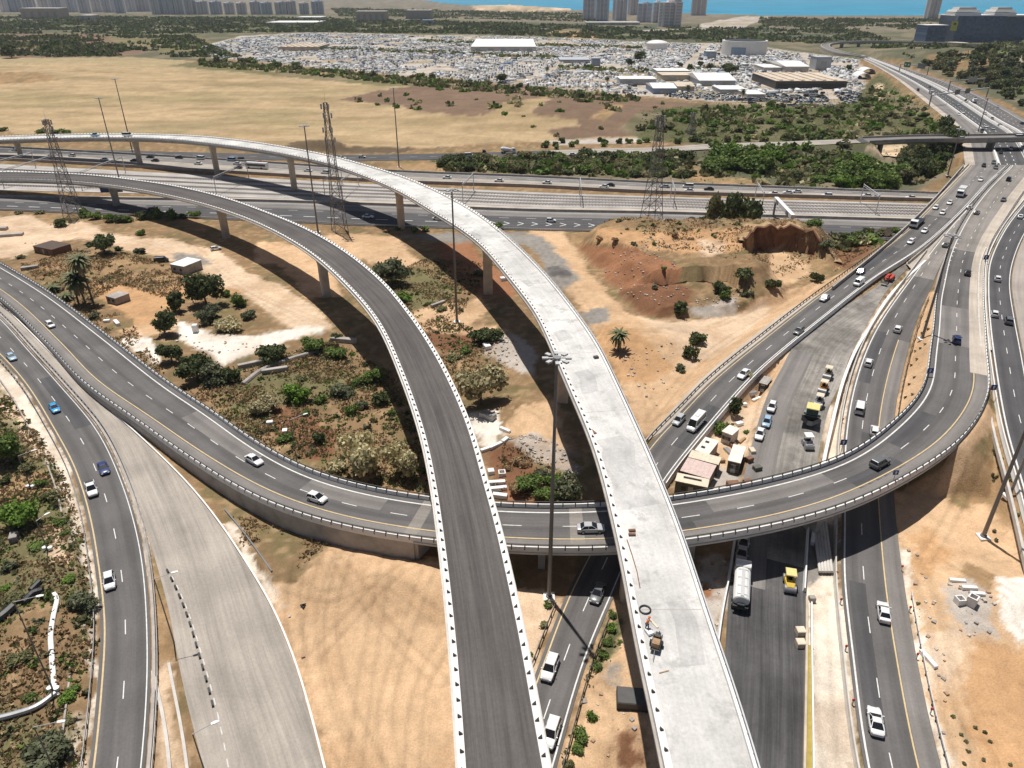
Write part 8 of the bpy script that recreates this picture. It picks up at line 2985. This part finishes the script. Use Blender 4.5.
# ------------------------------------------------------------------ far buildings, yard, towers, haze
def boxes_mesh(name, C, S, rz, colr_, mat):
    """many small boxes as one mesh with a colour each"""
    n = len(C)
    u = np.array([(-1, -1, 0), (1, -1, 0), (1, 1, 0), (-1, 1, 0), (-1, -1, 1), (1, -1, 1), (1, 1, 1), (-1, 1, 1)], float)
    v = u[None] * (S[:, None, :] * np.array((.5, .5, 1)))
    ca, sa = np.cos(rz)[:, None], np.sin(rz)[:, None]
    V = np.stack([v[..., 0] * ca - v[..., 1] * sa, v[..., 0] * sa + v[..., 1] * ca, v[..., 2]], -1) + C[:, None, :]
    f = np.array([(4, 5, 6, 7), (0, 1, 5, 4), (1, 2, 6, 5), (2, 3, 7, 6), (3, 0, 4, 7)])
    Fq = (f[None] + (np.arange(n) * 8)[:, None, None]).reshape(-1, 4)
    me = bpy.data.meshes.new(name)
    me.vertices.add(n * 8)
    me.vertices.foreach_set('co', V.astype(np.float32).ravel())
    me.loops.add(len(Fq) * 4)
    me.polygons.add(len(Fq))
    me.loops.foreach_set('vertex_index', Fq.ravel().astype(np.int32))
    me.polygons.foreach_set('loop_start', np.arange(0, len(Fq) * 4, 4, dtype=np.int32))
    me.polygons.foreach_set('loop_total', np.full(len(Fq), 4, np.int32))
    me.update(calc_edges=True)
    ca_ = me.color_attributes.new('Leaf', 'FLOAT_COLOR', 'POINT')
    ca_.data.foreach_set('color', np.repeat(np.concatenate([colr_, np.ones((n, 1))], 1), 8, 0).astype(np.float32).ravel())
    me.materials.append(mat)
    o = bpy.data.objects.new(name, me)
    COL.objects.link(o)
    return o


m, nt, b = new_mat('yard_metal')
a = N(nt, 'ShaderNodeAttribute', attribute_name='Leaf')
nt.links.new(a.outputs['Color'], b.inputs['Base Color'])
b.inputs['Roughness'].default_value = .5
YARDM = m
YARD = [(197, 49), (240, 38), (310, 33), (420, 36), (520, 37), (640, 42), (740, 46), (855, 62), (866, 100), (835, 109), (760, 104), (650, 95), (560, 89), (480, 81), (400, 75), (300, 65), (215, 57)]
BUILDS = []


def far_building(u0, u1, vb, vt, depth, wall, roofm, label, roof='flat', name='warehouse', cat='warehouse', over=.6, dark_front=False, shear=0.0):
    pa, pb2 = P(u0, vb, 0), P(u1, vb, 0)
    pa[2] = pb2[2] = gh((pa[0] + pb2[0]) / 2, pa[1])
    pa, pb2 = P(u0, vb, pa[2]), P(u1, vb, pa[2])
    W = (pb2 - pa).length
    h = z_at(pa[0], pa[1], vt) - pa[2]
    if roof != 'tower':
        # the visible upper edge is the far roof edge: take the depth off
        for _ in range(8):
            hb = z_at(pa[0], pa[1] + depth, vt) - pa[2]
            h = max(3.0, hb)
    ctr = (pa + pb2) / 2
    root = empty(name, (ctr.x, ctr.y, pa.z))
    tag(root, label, cat)
    BUILDS.append((ctr.x, ctr.y + depth / 2, W / 2 + 2, depth / 2 + 3))
    b = MB()
    b.box((0, depth / 2, h / 2 - .5), (W, depth, h + 1))
    b.build('wall', M[wall], root)
    r = MB()
    if roof == 'gable':
        x, y0, y1 = W / 2 + over, -over, depth + over
        ym, hr = depth / 2, h + min(W, depth) * .12
        r.add([(-x, y0, h), (x, y0, h), (x, ym, hr), (-x, ym, hr), (-x, y1, h), (x, y1, h)], [(0, 1, 2, 3), (3, 2, 5, 4), (0, 3, 4), (1, 5, 2)])
    else:
        r.box((0, depth / 2, h + .65), (W + over, depth + over, .5))
        if roof == 'ribbed':
            for k in range(int(W / 10)):
                r.box((-W / 2 + 5 + k * 10, depth / 2, h + 1.2), (3.2, depth * .96, .9))
    r.build('roof', M[roofm], root)
    nd = 1 if dark_front else max(1, min(5, int(W / 14)))
    for k in range(nd):
        d = MB()
        d.box((-W / 2 + (k + .5) * W / nd, -.1, h * .35), (W / nd * (.94 if dark_front else .4), .25, h * .7))
        d.build('gate', M['black'] if dark_front else M['steel'], root)  # black panel paints the shade inside the hangar's open front
    return root


M['roof_white'] = simple('roof_white', (.72, .71, .69), .6, .08, .1)
M['roof_tan'] = simple('roof_tan', (.55, .46, .36), .7, .15, .1)
M['wall_blue'] = simple('wall_blue', (.22, .30, .42), .6, .12, .1)
M['wall_grey'] = simple('wall_grey', (.40, .42, .45), .6, .12, .1)
for a in [(620, 656, 85, 77, 26, 'wall_grey', 'roof_white', 'long low white roofed shed in the yard left of the hangars', 'flat'), (657, 690, 75, 69, 30, 'wall_grey', 'roof_white', 'white roofed open shed behind the yard palms', 'flat'),
          (653, 676, 94, 83, 40, 'wall_blue', 'roof_white', 'blue walled shed with a white roof at the yard edge', 'gable'), (677, 694, 92, 82, 34, 'concrete_tan', 'roof_tan', 'tan roofed shed beside the blue walled shed', 'gable'), (662, 700, 81, 73, 30, 'concrete_tan', 'roof_tan', 'long tan shed behind the blue walled shed', 'flat'),
          (699, 735, 86, 74, 60, 'wall_grey', 'roof_white', 'broad white pitched warehouse in the middle of the yard', 'gable'), (720, 747, 94, 87, 30, 'wall_grey', 'roof_white', 'low white shed in front of the broad pitched warehouse', 'flat'), (747, 765, 99, 92, 30, 'concrete', 'roof_white', 'small white shed at the right end of the yard edge', 'flat'),
          (764, 781, 72, 65, 40, 'concrete', 'roof_white', 'white shed left of the long ribbed hangar', 'flat'), (785, 808, 73, 61, 70, 'concrete', 'roof_white', 'white hall behind the long ribbed hangar', 'gable'), (775, 846, 89, 73.5, 75, 'steel_dark', 'roof_tan', 'long ribbed hangar with a dark open front', 'ribbed'),
          (815, 830, 70, 56.5, 20, 'wall_grey', 'wall_grey', 'grey blue tower block building beside the ribbed hangar', 'flat'), (471, 536, 52, 39.5, 190, 'concrete', 'roof_white', 'very large white roof in the middle of the yard', 'flat'), (278, 318, 51, 44, 80, 'concrete_tan', 'roof_tan', 'brown roofed sheds at the left of the yard', 'ribbed'),
          (266, 316, 25, 21, 120, 'concrete', 'roof_white', 'long pale hall below the apartment row', 'flat'), (296, 321, 19.5, 16.5, 90, 'concrete', 'roof_white', 'white hall right below the apartment row', 'flat'), (356, 386, 21, 11, 60, 'concrete_tan', 'concrete', 'beige office block on the plain left of the sea', 'flat'),
          (406, 431, 19, 10, 60, 'concrete_old', 'concrete', 'grey industrial hall on the plain left of the sea', 'flat'), (422, 433, 24, 20, 30, 'wall_blue', 'wall_blue', 'small bright blue shed on the plain', 'flat'), (22, 60, 19, 8, 60, 'concrete_tan', 'roof_white', 'cream low school building among trees at far left', 'flat'), (80, 92, 20, 15, 50, 'concrete', 'roof_white', 'white low house right of the school among trees', 'flat'),
          (586, 640, 25, 22, 40, 'concrete', 'roof_white', 'white low halls at the foot of the seaside towers', 'flat'), (560, 590, 63, 58, 40, 'wall_grey', 'wall_grey', 'grey shed in the crowded middle of the yard', 'flat'), (592, 600, 66, 58, 14, 'wall_blue', 'wall_grey', 'blue grey block in the crowded yard', 'flat'), (706, 716, 58, 51, 16, 'wall_blue', 'roof_white', 'small blue block left of the round hall', 'flat')]:
    far_building(*a[:8], roof=a[8], dark_front=(a[5] == 'steel_dark'))


def round_hall(u0, u1, vb, vt, label, dome, wall, roofm, name='round_hall'):
    zc = G((u0 + u1) / 2, vb)[2]
    p0, p1 = P(u0, vb, zc), P(u1, vb, zc)
    r = (p1 - p0).length / 2
    c = (p0 + p1) / 2 + Vector((0, r, 0))
    c[2] = zc
    h = z_at(c[0], c[1] + (0 if dome else r), vt) - c[2]
    root = empty(name, c)
    tag(root, label, 'hall')
    BUILDS.append((c[0], c[1], r + 3, r + 3))
    b = MB()
    hw = h * (.62 if dome else 1.0)
    b.tube((0, 0, -1), (0, 0, hw), r, r, 40)
    b.build('wall', M[wall], root)
    b = MB()
    if dome:
        for k in range(6):
            t0, t1 = k / 6 * math.pi / 2, (k + 1) / 6 * math.pi / 2
            b.tube((0, 0, hw + (h - hw) * math.sin(t0)), (0, 0, hw + (h - hw) * math.sin(t1)), r * 1.02 * math.cos(t0), max(.1, r * 1.02 * math.cos(t1)), 40, caps=False)
        b.build('roof', M[roofm], root)
    else:
        b.tube((0, 0, hw - .2), (0, 0, hw + .4), r * .9, r * .9, 40)
        b.build('roof', M[roofm], root)
        b = MB()
        for k in range(5):
            a = -2.35 + k * .13
            b.box((r * 1.005 * math.cos(a), r * 1.005 * math.sin(a), hw * .3), (.6, r * .13, hw * .55), a)
        b.build('gate', M['wall_blue'], root)


round_hall(648, 669, 50, 40, 'white domed tank standing above the crowded yard', True, 'roof_white', 'roof_white')
round_hall(727, 772, 56, 39, 'large white drum shaped hall with a dark open top', False, 'roof_white', 'black')  # black disc paints the shade inside the open top
round_hall(948, 978, 49, 42, 'pale dome roofed hall on the wooded hill', True, 'concrete_tan', 'cream')
for u, v, lab in [(864, 79, 'white vaulted shelter beside the distant motorway, nearer of two'), (869, 74, 'white vaulted shelter beside the distant motorway, farther of two')]:
    p = P(u, v, 0)
    b = MB()
    pr = [(7 * math.cos(t), 5.5 * math.sin(t)) for t in np.linspace(0, math.pi, 9)]
    pr += [(6.6 * math.cos(t), 5.1 * math.sin(t)) for t in np.linspace(math.pi, 0, 9)]
    b.sweep([p, p + Vector((3, 22, 0))], pr)
    tag(fix_normals(b.build('vaulted_shelter', M['roof_white'])), lab, 'shelter')

# ---- apartment towers
M['tower_a'] = simple('tower_a', (.78, .77, .78), .8, .06, .05)
M['tower_b'] = simple('tower_b', (.82, .77, .74), .8, .06, .05)
M['tower_c'] = simple('tower_c', (.64, .69, .77), .8, .06, .05)
M['window_dark'] = paint('window_dark', (.22, .26, .33), .15, 0, 0)


def tower(u0, u1, vb, vt, label, mat, group, depth=26, floors=None, z0=None):
    zb = 0.0
    pa = P(u0, vb, zb)
    zb = gh(pa[0], pa[1])
    pa, pb2 = P(u0, vb, zb), P(u1, vb, zb)
    W = (pb2 - pa).length
    h = max(20, z_at(pa[0], pa[1], vt) - zb)
    ctr = (pa + pb2) / 2
    root = empty('apartment_tower', (ctr.x, ctr.y, zb), rnd.uniform(-.25, .25))
    tag(root, label, 'apartment tower', group)
    b = MB()
    b.box((0, depth / 2, h / 2 - 1), (W * .92, depth, h + 2))
    b.box((W * .28, depth * .45, h / 2), (W * .34, depth * 1.15, h))
    b.box((-W * .28, depth * .45, h / 2), (W * .3, depth * 1.12, h - 3))
    b.box((0, depth / 2, h + 2), (W * .35, depth * .5, 4))
    b.build('wall', M[mat], root)
    n = floors or int(h / 3.1)
    w = MB()
    for k in range(1, n):
        z = h * k / n
        for cx, ww, yy in ((W * .28, .26, -depth * .13), (-W * .28, .22, -depth * .115), (0, .18, -.05)):
            w.box((cx, yy, z), (W * ww, .5, h / n * .42))
        w.box((W * .455, depth * .45, z), (.5, depth * .7, h / n * .5))
        w.box((-W * .465, depth * .45, z), (.5, depth * .7, h / n * .5))
    w.build('window_grid', M['window_dark'], root)['kind'] = 'stuff'
    s = MB()
    for k in range(1, n):
        z = h * k / n - h / n * .42
        for cx in (W * .12, -W * .1):
            s.box((cx, -depth * .06, z), (W * .1, depth * .14, .9))
    s.build('balcony_row', M['tower_b'], root)['kind'] = 'stuff'
    return root


T = 0
u = -46
while u < 318:
    w_ = rnd.uniform(9, 13)
    vb = 14.5 if u > 150 else 12.5 + rnd.uniform(-1, 1)
    vt = (rnd.uniform(.5, 3.0) if u > 190 else rnd.uniform(-7, -2))
    tower(u, u + w_, vb, vt, 'grey apartment block in the long row at the upper left, %s from the left' % ordn(T, 60), ('tower_a', 'tower_c', 'tower_a', 'tower_b')[T % 4], 'apartment row at the upper left')
    T += 1
    u += w_ + rnd.uniform(0.0, 4.0)
for u0, u1, vb, vt, mat, lab in [(582, 595, 20, -3, 'tower_a', 'leftmost of the grey seaside towers'), (595, 608, 21.5, -2, 'tower_c', 'second seaside tower from left, touching the leftmost'), (614, 627, 20.5, -1, 'tower_a', 'slim grey seaside tower third from left'), (629, 638, 15, -3, 'tower_b', 'pinkish seaside tower standing behind the slim one'),
                                 (636, 652, 22.5, 3, 'tower_c', 'blue grey seaside tower in the middle'), (652, 661, 23, 2, 'tower_a', 'narrow seaside tower right of the middle one'), (660, 682, 27, 2, 'tower_b', 'broad nearest seaside tower with pinkish walls'), (666, 681, 17, -4, 'tower_a', 'seaside tower rising behind the broad nearest one'), (690, 706, 15.5, -4, 'tower_b', 'rightmost seaside tower standing apart')]:
    tower(u0, u1, vb, vt, lab, mat, 'seaside towers')
tower(926, 938, 18.5, -8, 'tall pinkish tower at the shore left of the glass office', 'tower_b', 'shore tower', 24)

# ---- glass office
GLASSY, nt, b = new_mat('office_glass')
br = N(nt, 'ShaderNodeTexBrick', offset=0.0)
br.inputs['Scale'].default_value = 1.0
br.inputs['Mortar Size'].default_value = .25
br.inputs['Brick Width'].default_value = 4.0
br.inputs['Row Height'].default_value = 3.6
br.inputs['Color1'].default_value = (.05, .09, .18, 1)
br.inputs['Color2'].default_value = (.11, .17, .28, 1)
br.inputs['Mortar'].default_value = (.12, .15, .2, 1)
tc = N(nt, 'ShaderNodeTexCoord')
mp = N(nt, 'ShaderNodeMapping')
mp.inputs['Rotation'].default_value = (math.pi / 2, 0, 0)
nt.links.new(tc.outputs['Object'], mp.inputs[0])
nt.links.new(mp.outputs[0], br.inputs['Vector'])
nt.links.new(br.outputs[0], b.inputs['Base Color'])
b.inputs['Roughness'].default_value = .15
pa = P(952, 42, 0)
of = empty('glass_office', pa)
tag(of, 'wide dark blue glass office building behind the wooded hill', 'office building')
d_ = pa[1] * CP + CAMH * SP
mpx = d_ / F
hO = z_at(pa[0], pa[1], 16)
b = MB()
for x0, x1, y0, hh_ in ((0, 48, 0, hO), (48, 100, 14, hO * .96), (100, 150, 30, hO)):
    b.box(((x0 + x1) / 2 * mpx, y0 + 30, hh_ / 2 - 2), ((x1 - x0) * mpx, 60, hh_ + 4))
b.build('glass_facade', GLASSY, of)
b = MB()
b.box((-16 * mpx, 25, hO * .30), (20 * mpx, 40, hO * .66))
b.build('glass_wing', GLASSY, of)
b = MB()
b.box((75 * mpx, 38, hO + .6), (152 * mpx, 56, 1.2))
b.box((-16 * mpx, 25, hO * .64), (20.5 * mpx, 41, 1.0))
b.build('roof', M['roof_white'], of)
for x, w_ in ((13, 26), (50, 22)):
    b = MB()
    for k, (s, z0, z1) in enumerate(((1.0, 1.2, 5), (.95, 6, 9), (.7, 9, 13))):
        b.box((x * mpx, 30, hO + (z0 + z1) / 2), (w_ * mpx * s, 34 * s, z1 - z0), taper=.9 if k else 1.0)
    b.build('rooftop_pavilion', M['concrete'], of)
b = MB()
b.box((-2 * mpx, -.6, hO * .62), (6 * mpx, .5, hO * .36))
bn = b.build('banner', M['canary2'] if 'canary2' in M else simple('banner_yellow', (.55, .55, .08), .7, .05), of)
b = MB()
b.box((-2 * mpx, -.95, hO * .7), (2.4 * mpx, .1, hO * .08))
b.build('banner_mark', M['steel_dark'], bn)

# ---- crowded yard: nearest cars one by one, the rest as a mass
g = np.random.RandomState(77)


def yard_ok(x, y):
    ok = np.ones(len(x), bool)
    for cx, cy, hx, hy in BUILDS:
        ok &= ~((np.abs(x - cx) < hx) & (np.abs(y - cy) < hy))
    return ok


yx, yy = in_poly_points(YARD, .075, 30000, 3)
yx, yy = np.round(yx / 3.0) * 3.0, np.round(yy / 6.2) * 6.2
_, ui = np.unique(np.round(yx) * 100000 + np.round(yy), return_index=True)
yx, yy = yx[ui] + g.normal(size=len(ui)) * .2, yy[ui] + g.normal(size=len(ui)) * .3
ok = yard_ok(yx, yy)
yx, yy = yx[ok], yy[ok]
# rows and lanes: keep aisles clear
lane = (np.abs(np.mod(yy * .97 + yx * .22, 62) - 31) < 5) | (np.abs(np.mod(yx - yy * .3, 150) - 75) < 5)
kp = ~lane & (fbm(yx / 40, yy / 60, 6, 4) > .36)
yx, yy = yx[kp], yy[kp]
n = len(yx)
zz = ghv(yx, yy)
blockid = np.floor(yx / 45).astype(int) * 31 + np.floor(yy / 50).astype(int)
rzv = (np.mod(blockid * 37, 100) / 100 - .5) * .12 + np.where(np.mod(blockid, 4) == 0, 0, math.pi / 2) + g.normal(size=n) * .06
pal = np.array([(.78, .78, .77)] * 14 + [(.5, .51, .52)] * 3 + [(.2, .21, .22)] * 2 + [(.05, .05, .055)] * 3 + [(.12, .2, .34)] + [(.6, .6, .6)] * 5 + [(.4, .36, .3)])
colv = pal[g.choice(len(pal), n)]
order = np.argsort(yy)
near_i, rest = order[:270], order[270:]
for i in near_i:
    kd = ('sedan', 'hatchback', 'suv', 'van')[int(g.randint(4))]
    ck = ('white', 'white', 'white', 'silver', 'silver', 'black', 'grey', 'paleblue')[int(g.randint(8))]
    o = bpy.data.objects.new('parked_car', far_car_mesh(kd, ck))
    COL.objects.link(o)
    o.location = (yx[i], yy[i], zz[i] + .02)
    o.rotation_euler = (0, 0, rzv[i])
    tag(o, 'car parked among hundreds in the crowded yard beyond the golden field', 'car', 'cars in the crowded yard')
S = np.stack([g.uniform(4.0, 5.2, len(rest)), g.uniform(1.7, 2.1, len(rest)), g.uniform(.9, 1.1, len(rest))], 1)
C_ = np.stack([yx[rest], yy[rest], zz[rest] + .15], 1)
big = g.uniform(size=len(rest)) < .05
S[big] *= np.array((1.9, 1.4, 2.4))
c2 = C_.copy()
c2[:, 2] += S[:, 2]
s2 = S * np.array((.52, .84, .55))
col2 = np.where(g.uniform(size=len(rest))[:, None] < .55, colv[rest], np.array((.06, .07, .08))[None])
o = boxes_mesh('parked_cars', np.concatenate([C_, c2[~big]]), np.concatenate([S, s2[~big]]), np.concatenate([rzv[rest], rzv[rest][~big]]), np.concatenate([colv[rest], col2[~big]]), YARDM)
o['kind'] = 'stuff'
# trees standing in the yard
for u, v, w_, lab in [(640, 62, 14, 'dark round tree in the crowded yard, leftmost of three'), (631, 66, 10, 'small dark tree beside the leftmost yard tree'), (729, 76, 18, 'large dark tree right of the broad white warehouse'), (500, 83, 13, 'dark tree at the yard edge above the brown mound')]:
    plant(u, v, w_, 'dark', .8, True, lab, None, near=1)
for u, v in [(700, 67), (710, 69), (680, 67), (848, 70), (690, 70)]:
    plant(u, v, 7, 'dark', 1.2, False, 'small dark tree between the yard sheds', 'trees between the yard sheds', near=0)['category'] = 'tree'
# road and path on the coast plain
a_, b_ = pair(px_line([(640, 30), (690, 28.5), (730, 26), (745, 22), (765, 17.5)], lambda v: .6, 20), px_line([(640, 32), (690, 31), (735, 29), (752, 24), (772, 18)], lambda v: .6, 20), 20)
ribbon('coast_road', a_, b_, M['shoulder'], skirt=3)

# ---- air
hz_ = MB()
hz_.add([(-15000, -60, -16), (17000, -60, -16), (17000, 15000, -16), (-15000, 15000, -16), (-15000, -60, 135), (17000, -60, 135), (17000, 15000, 135), (-15000, 15000, 135)],
        [(3, 2, 1, 0), (4, 5, 6, 7), (0, 1, 5, 4), (1, 2, 6, 5), (2, 3, 7, 6), (3, 0, 4, 7)])
m = bpy.data.materials.new('haze_air')
m.use_nodes = True
nt = m.node_tree
nt.nodes.remove(nt.nodes['Principled BSDF'])
pv = nt.nodes.new('ShaderNodeVolumePrincipled')
pv.inputs['Color'].default_value = (.80, .88, 1.0, 1)
pv.inputs['Density'].default_value = .00004
pv.inputs['Anisotropy'].default_value = .1
nt.links.new(pv.outputs[0], nt.nodes['Material Output'].inputs['Volume'])
hz = hz_.build('haze', m)
hz['kind'] = 'stuff'
# ------------------------------------------------------------------ camera, light, view
cam = bpy.data.cameras.new('camera')
co = bpy.data.objects.new('camera', cam)
COL.objects.link(co)
co.location = (0, 0, CAMH)
co.rotation_euler = (math.pi / 2 - PITCH, 0, 0)
cam.sensor_fit = 'HORIZONTAL'
cam.sensor_width = 36.0
cam.lens = 36.0 * F / 1024
cam.clip_start = 0.5
cam.clip_end = 60000
SC.camera = co

SUN_EL, SUN_AZ = math.radians(73), math.atan2(-.45, .89)
w = bpy.data.worlds.new('World')
SC.world = w
w.use_nodes = True
nt = w.node_tree
sky = nt.nodes.new('ShaderNodeTexSky')
sky.sky_type = 'NISHITA'
sky.sun_disc = False
sky.sun_elevation = SUN_EL
sky.sun_rotation = SUN_AZ
sky.altitude = 80
sky.air_density = 1.0
sky.dust_density = 1.5
nt.links.new(sky.outputs[0], nt.nodes['Background'].inputs[0])
nt.nodes['Background'].inputs[1].default_value = 0.05
sl = bpy.data.lights.new('sun', 'SUN')
sl.energy = 5.0
sl.angle = math.radians(0.53)
sl.color = (1.0, 0.955, 0.89)
so = bpy.data.objects.new('sun', sl)
COL.objects.link(so)
sd = Vector((math.sin(SUN_AZ) * math.cos(SUN_EL), math.cos(SUN_AZ) * math.cos(SUN_EL), math.sin(SUN_EL)))
so.location = sd * 300
so.rotation_euler = (-sd).to_track_quat('-Z', 'Y').to_euler()
vs = SC.view_settings
vs.view_transform = 'Standard'
vs.look = 'None'
vs.exposure = 0.04
vs.gamma = 1.0
vs.use_curve_mapping = False
SC.cycles.max_bounces = 6
SC.cycles.diffuse_bounces = 3
SC.cycles.volume_bounces = 0
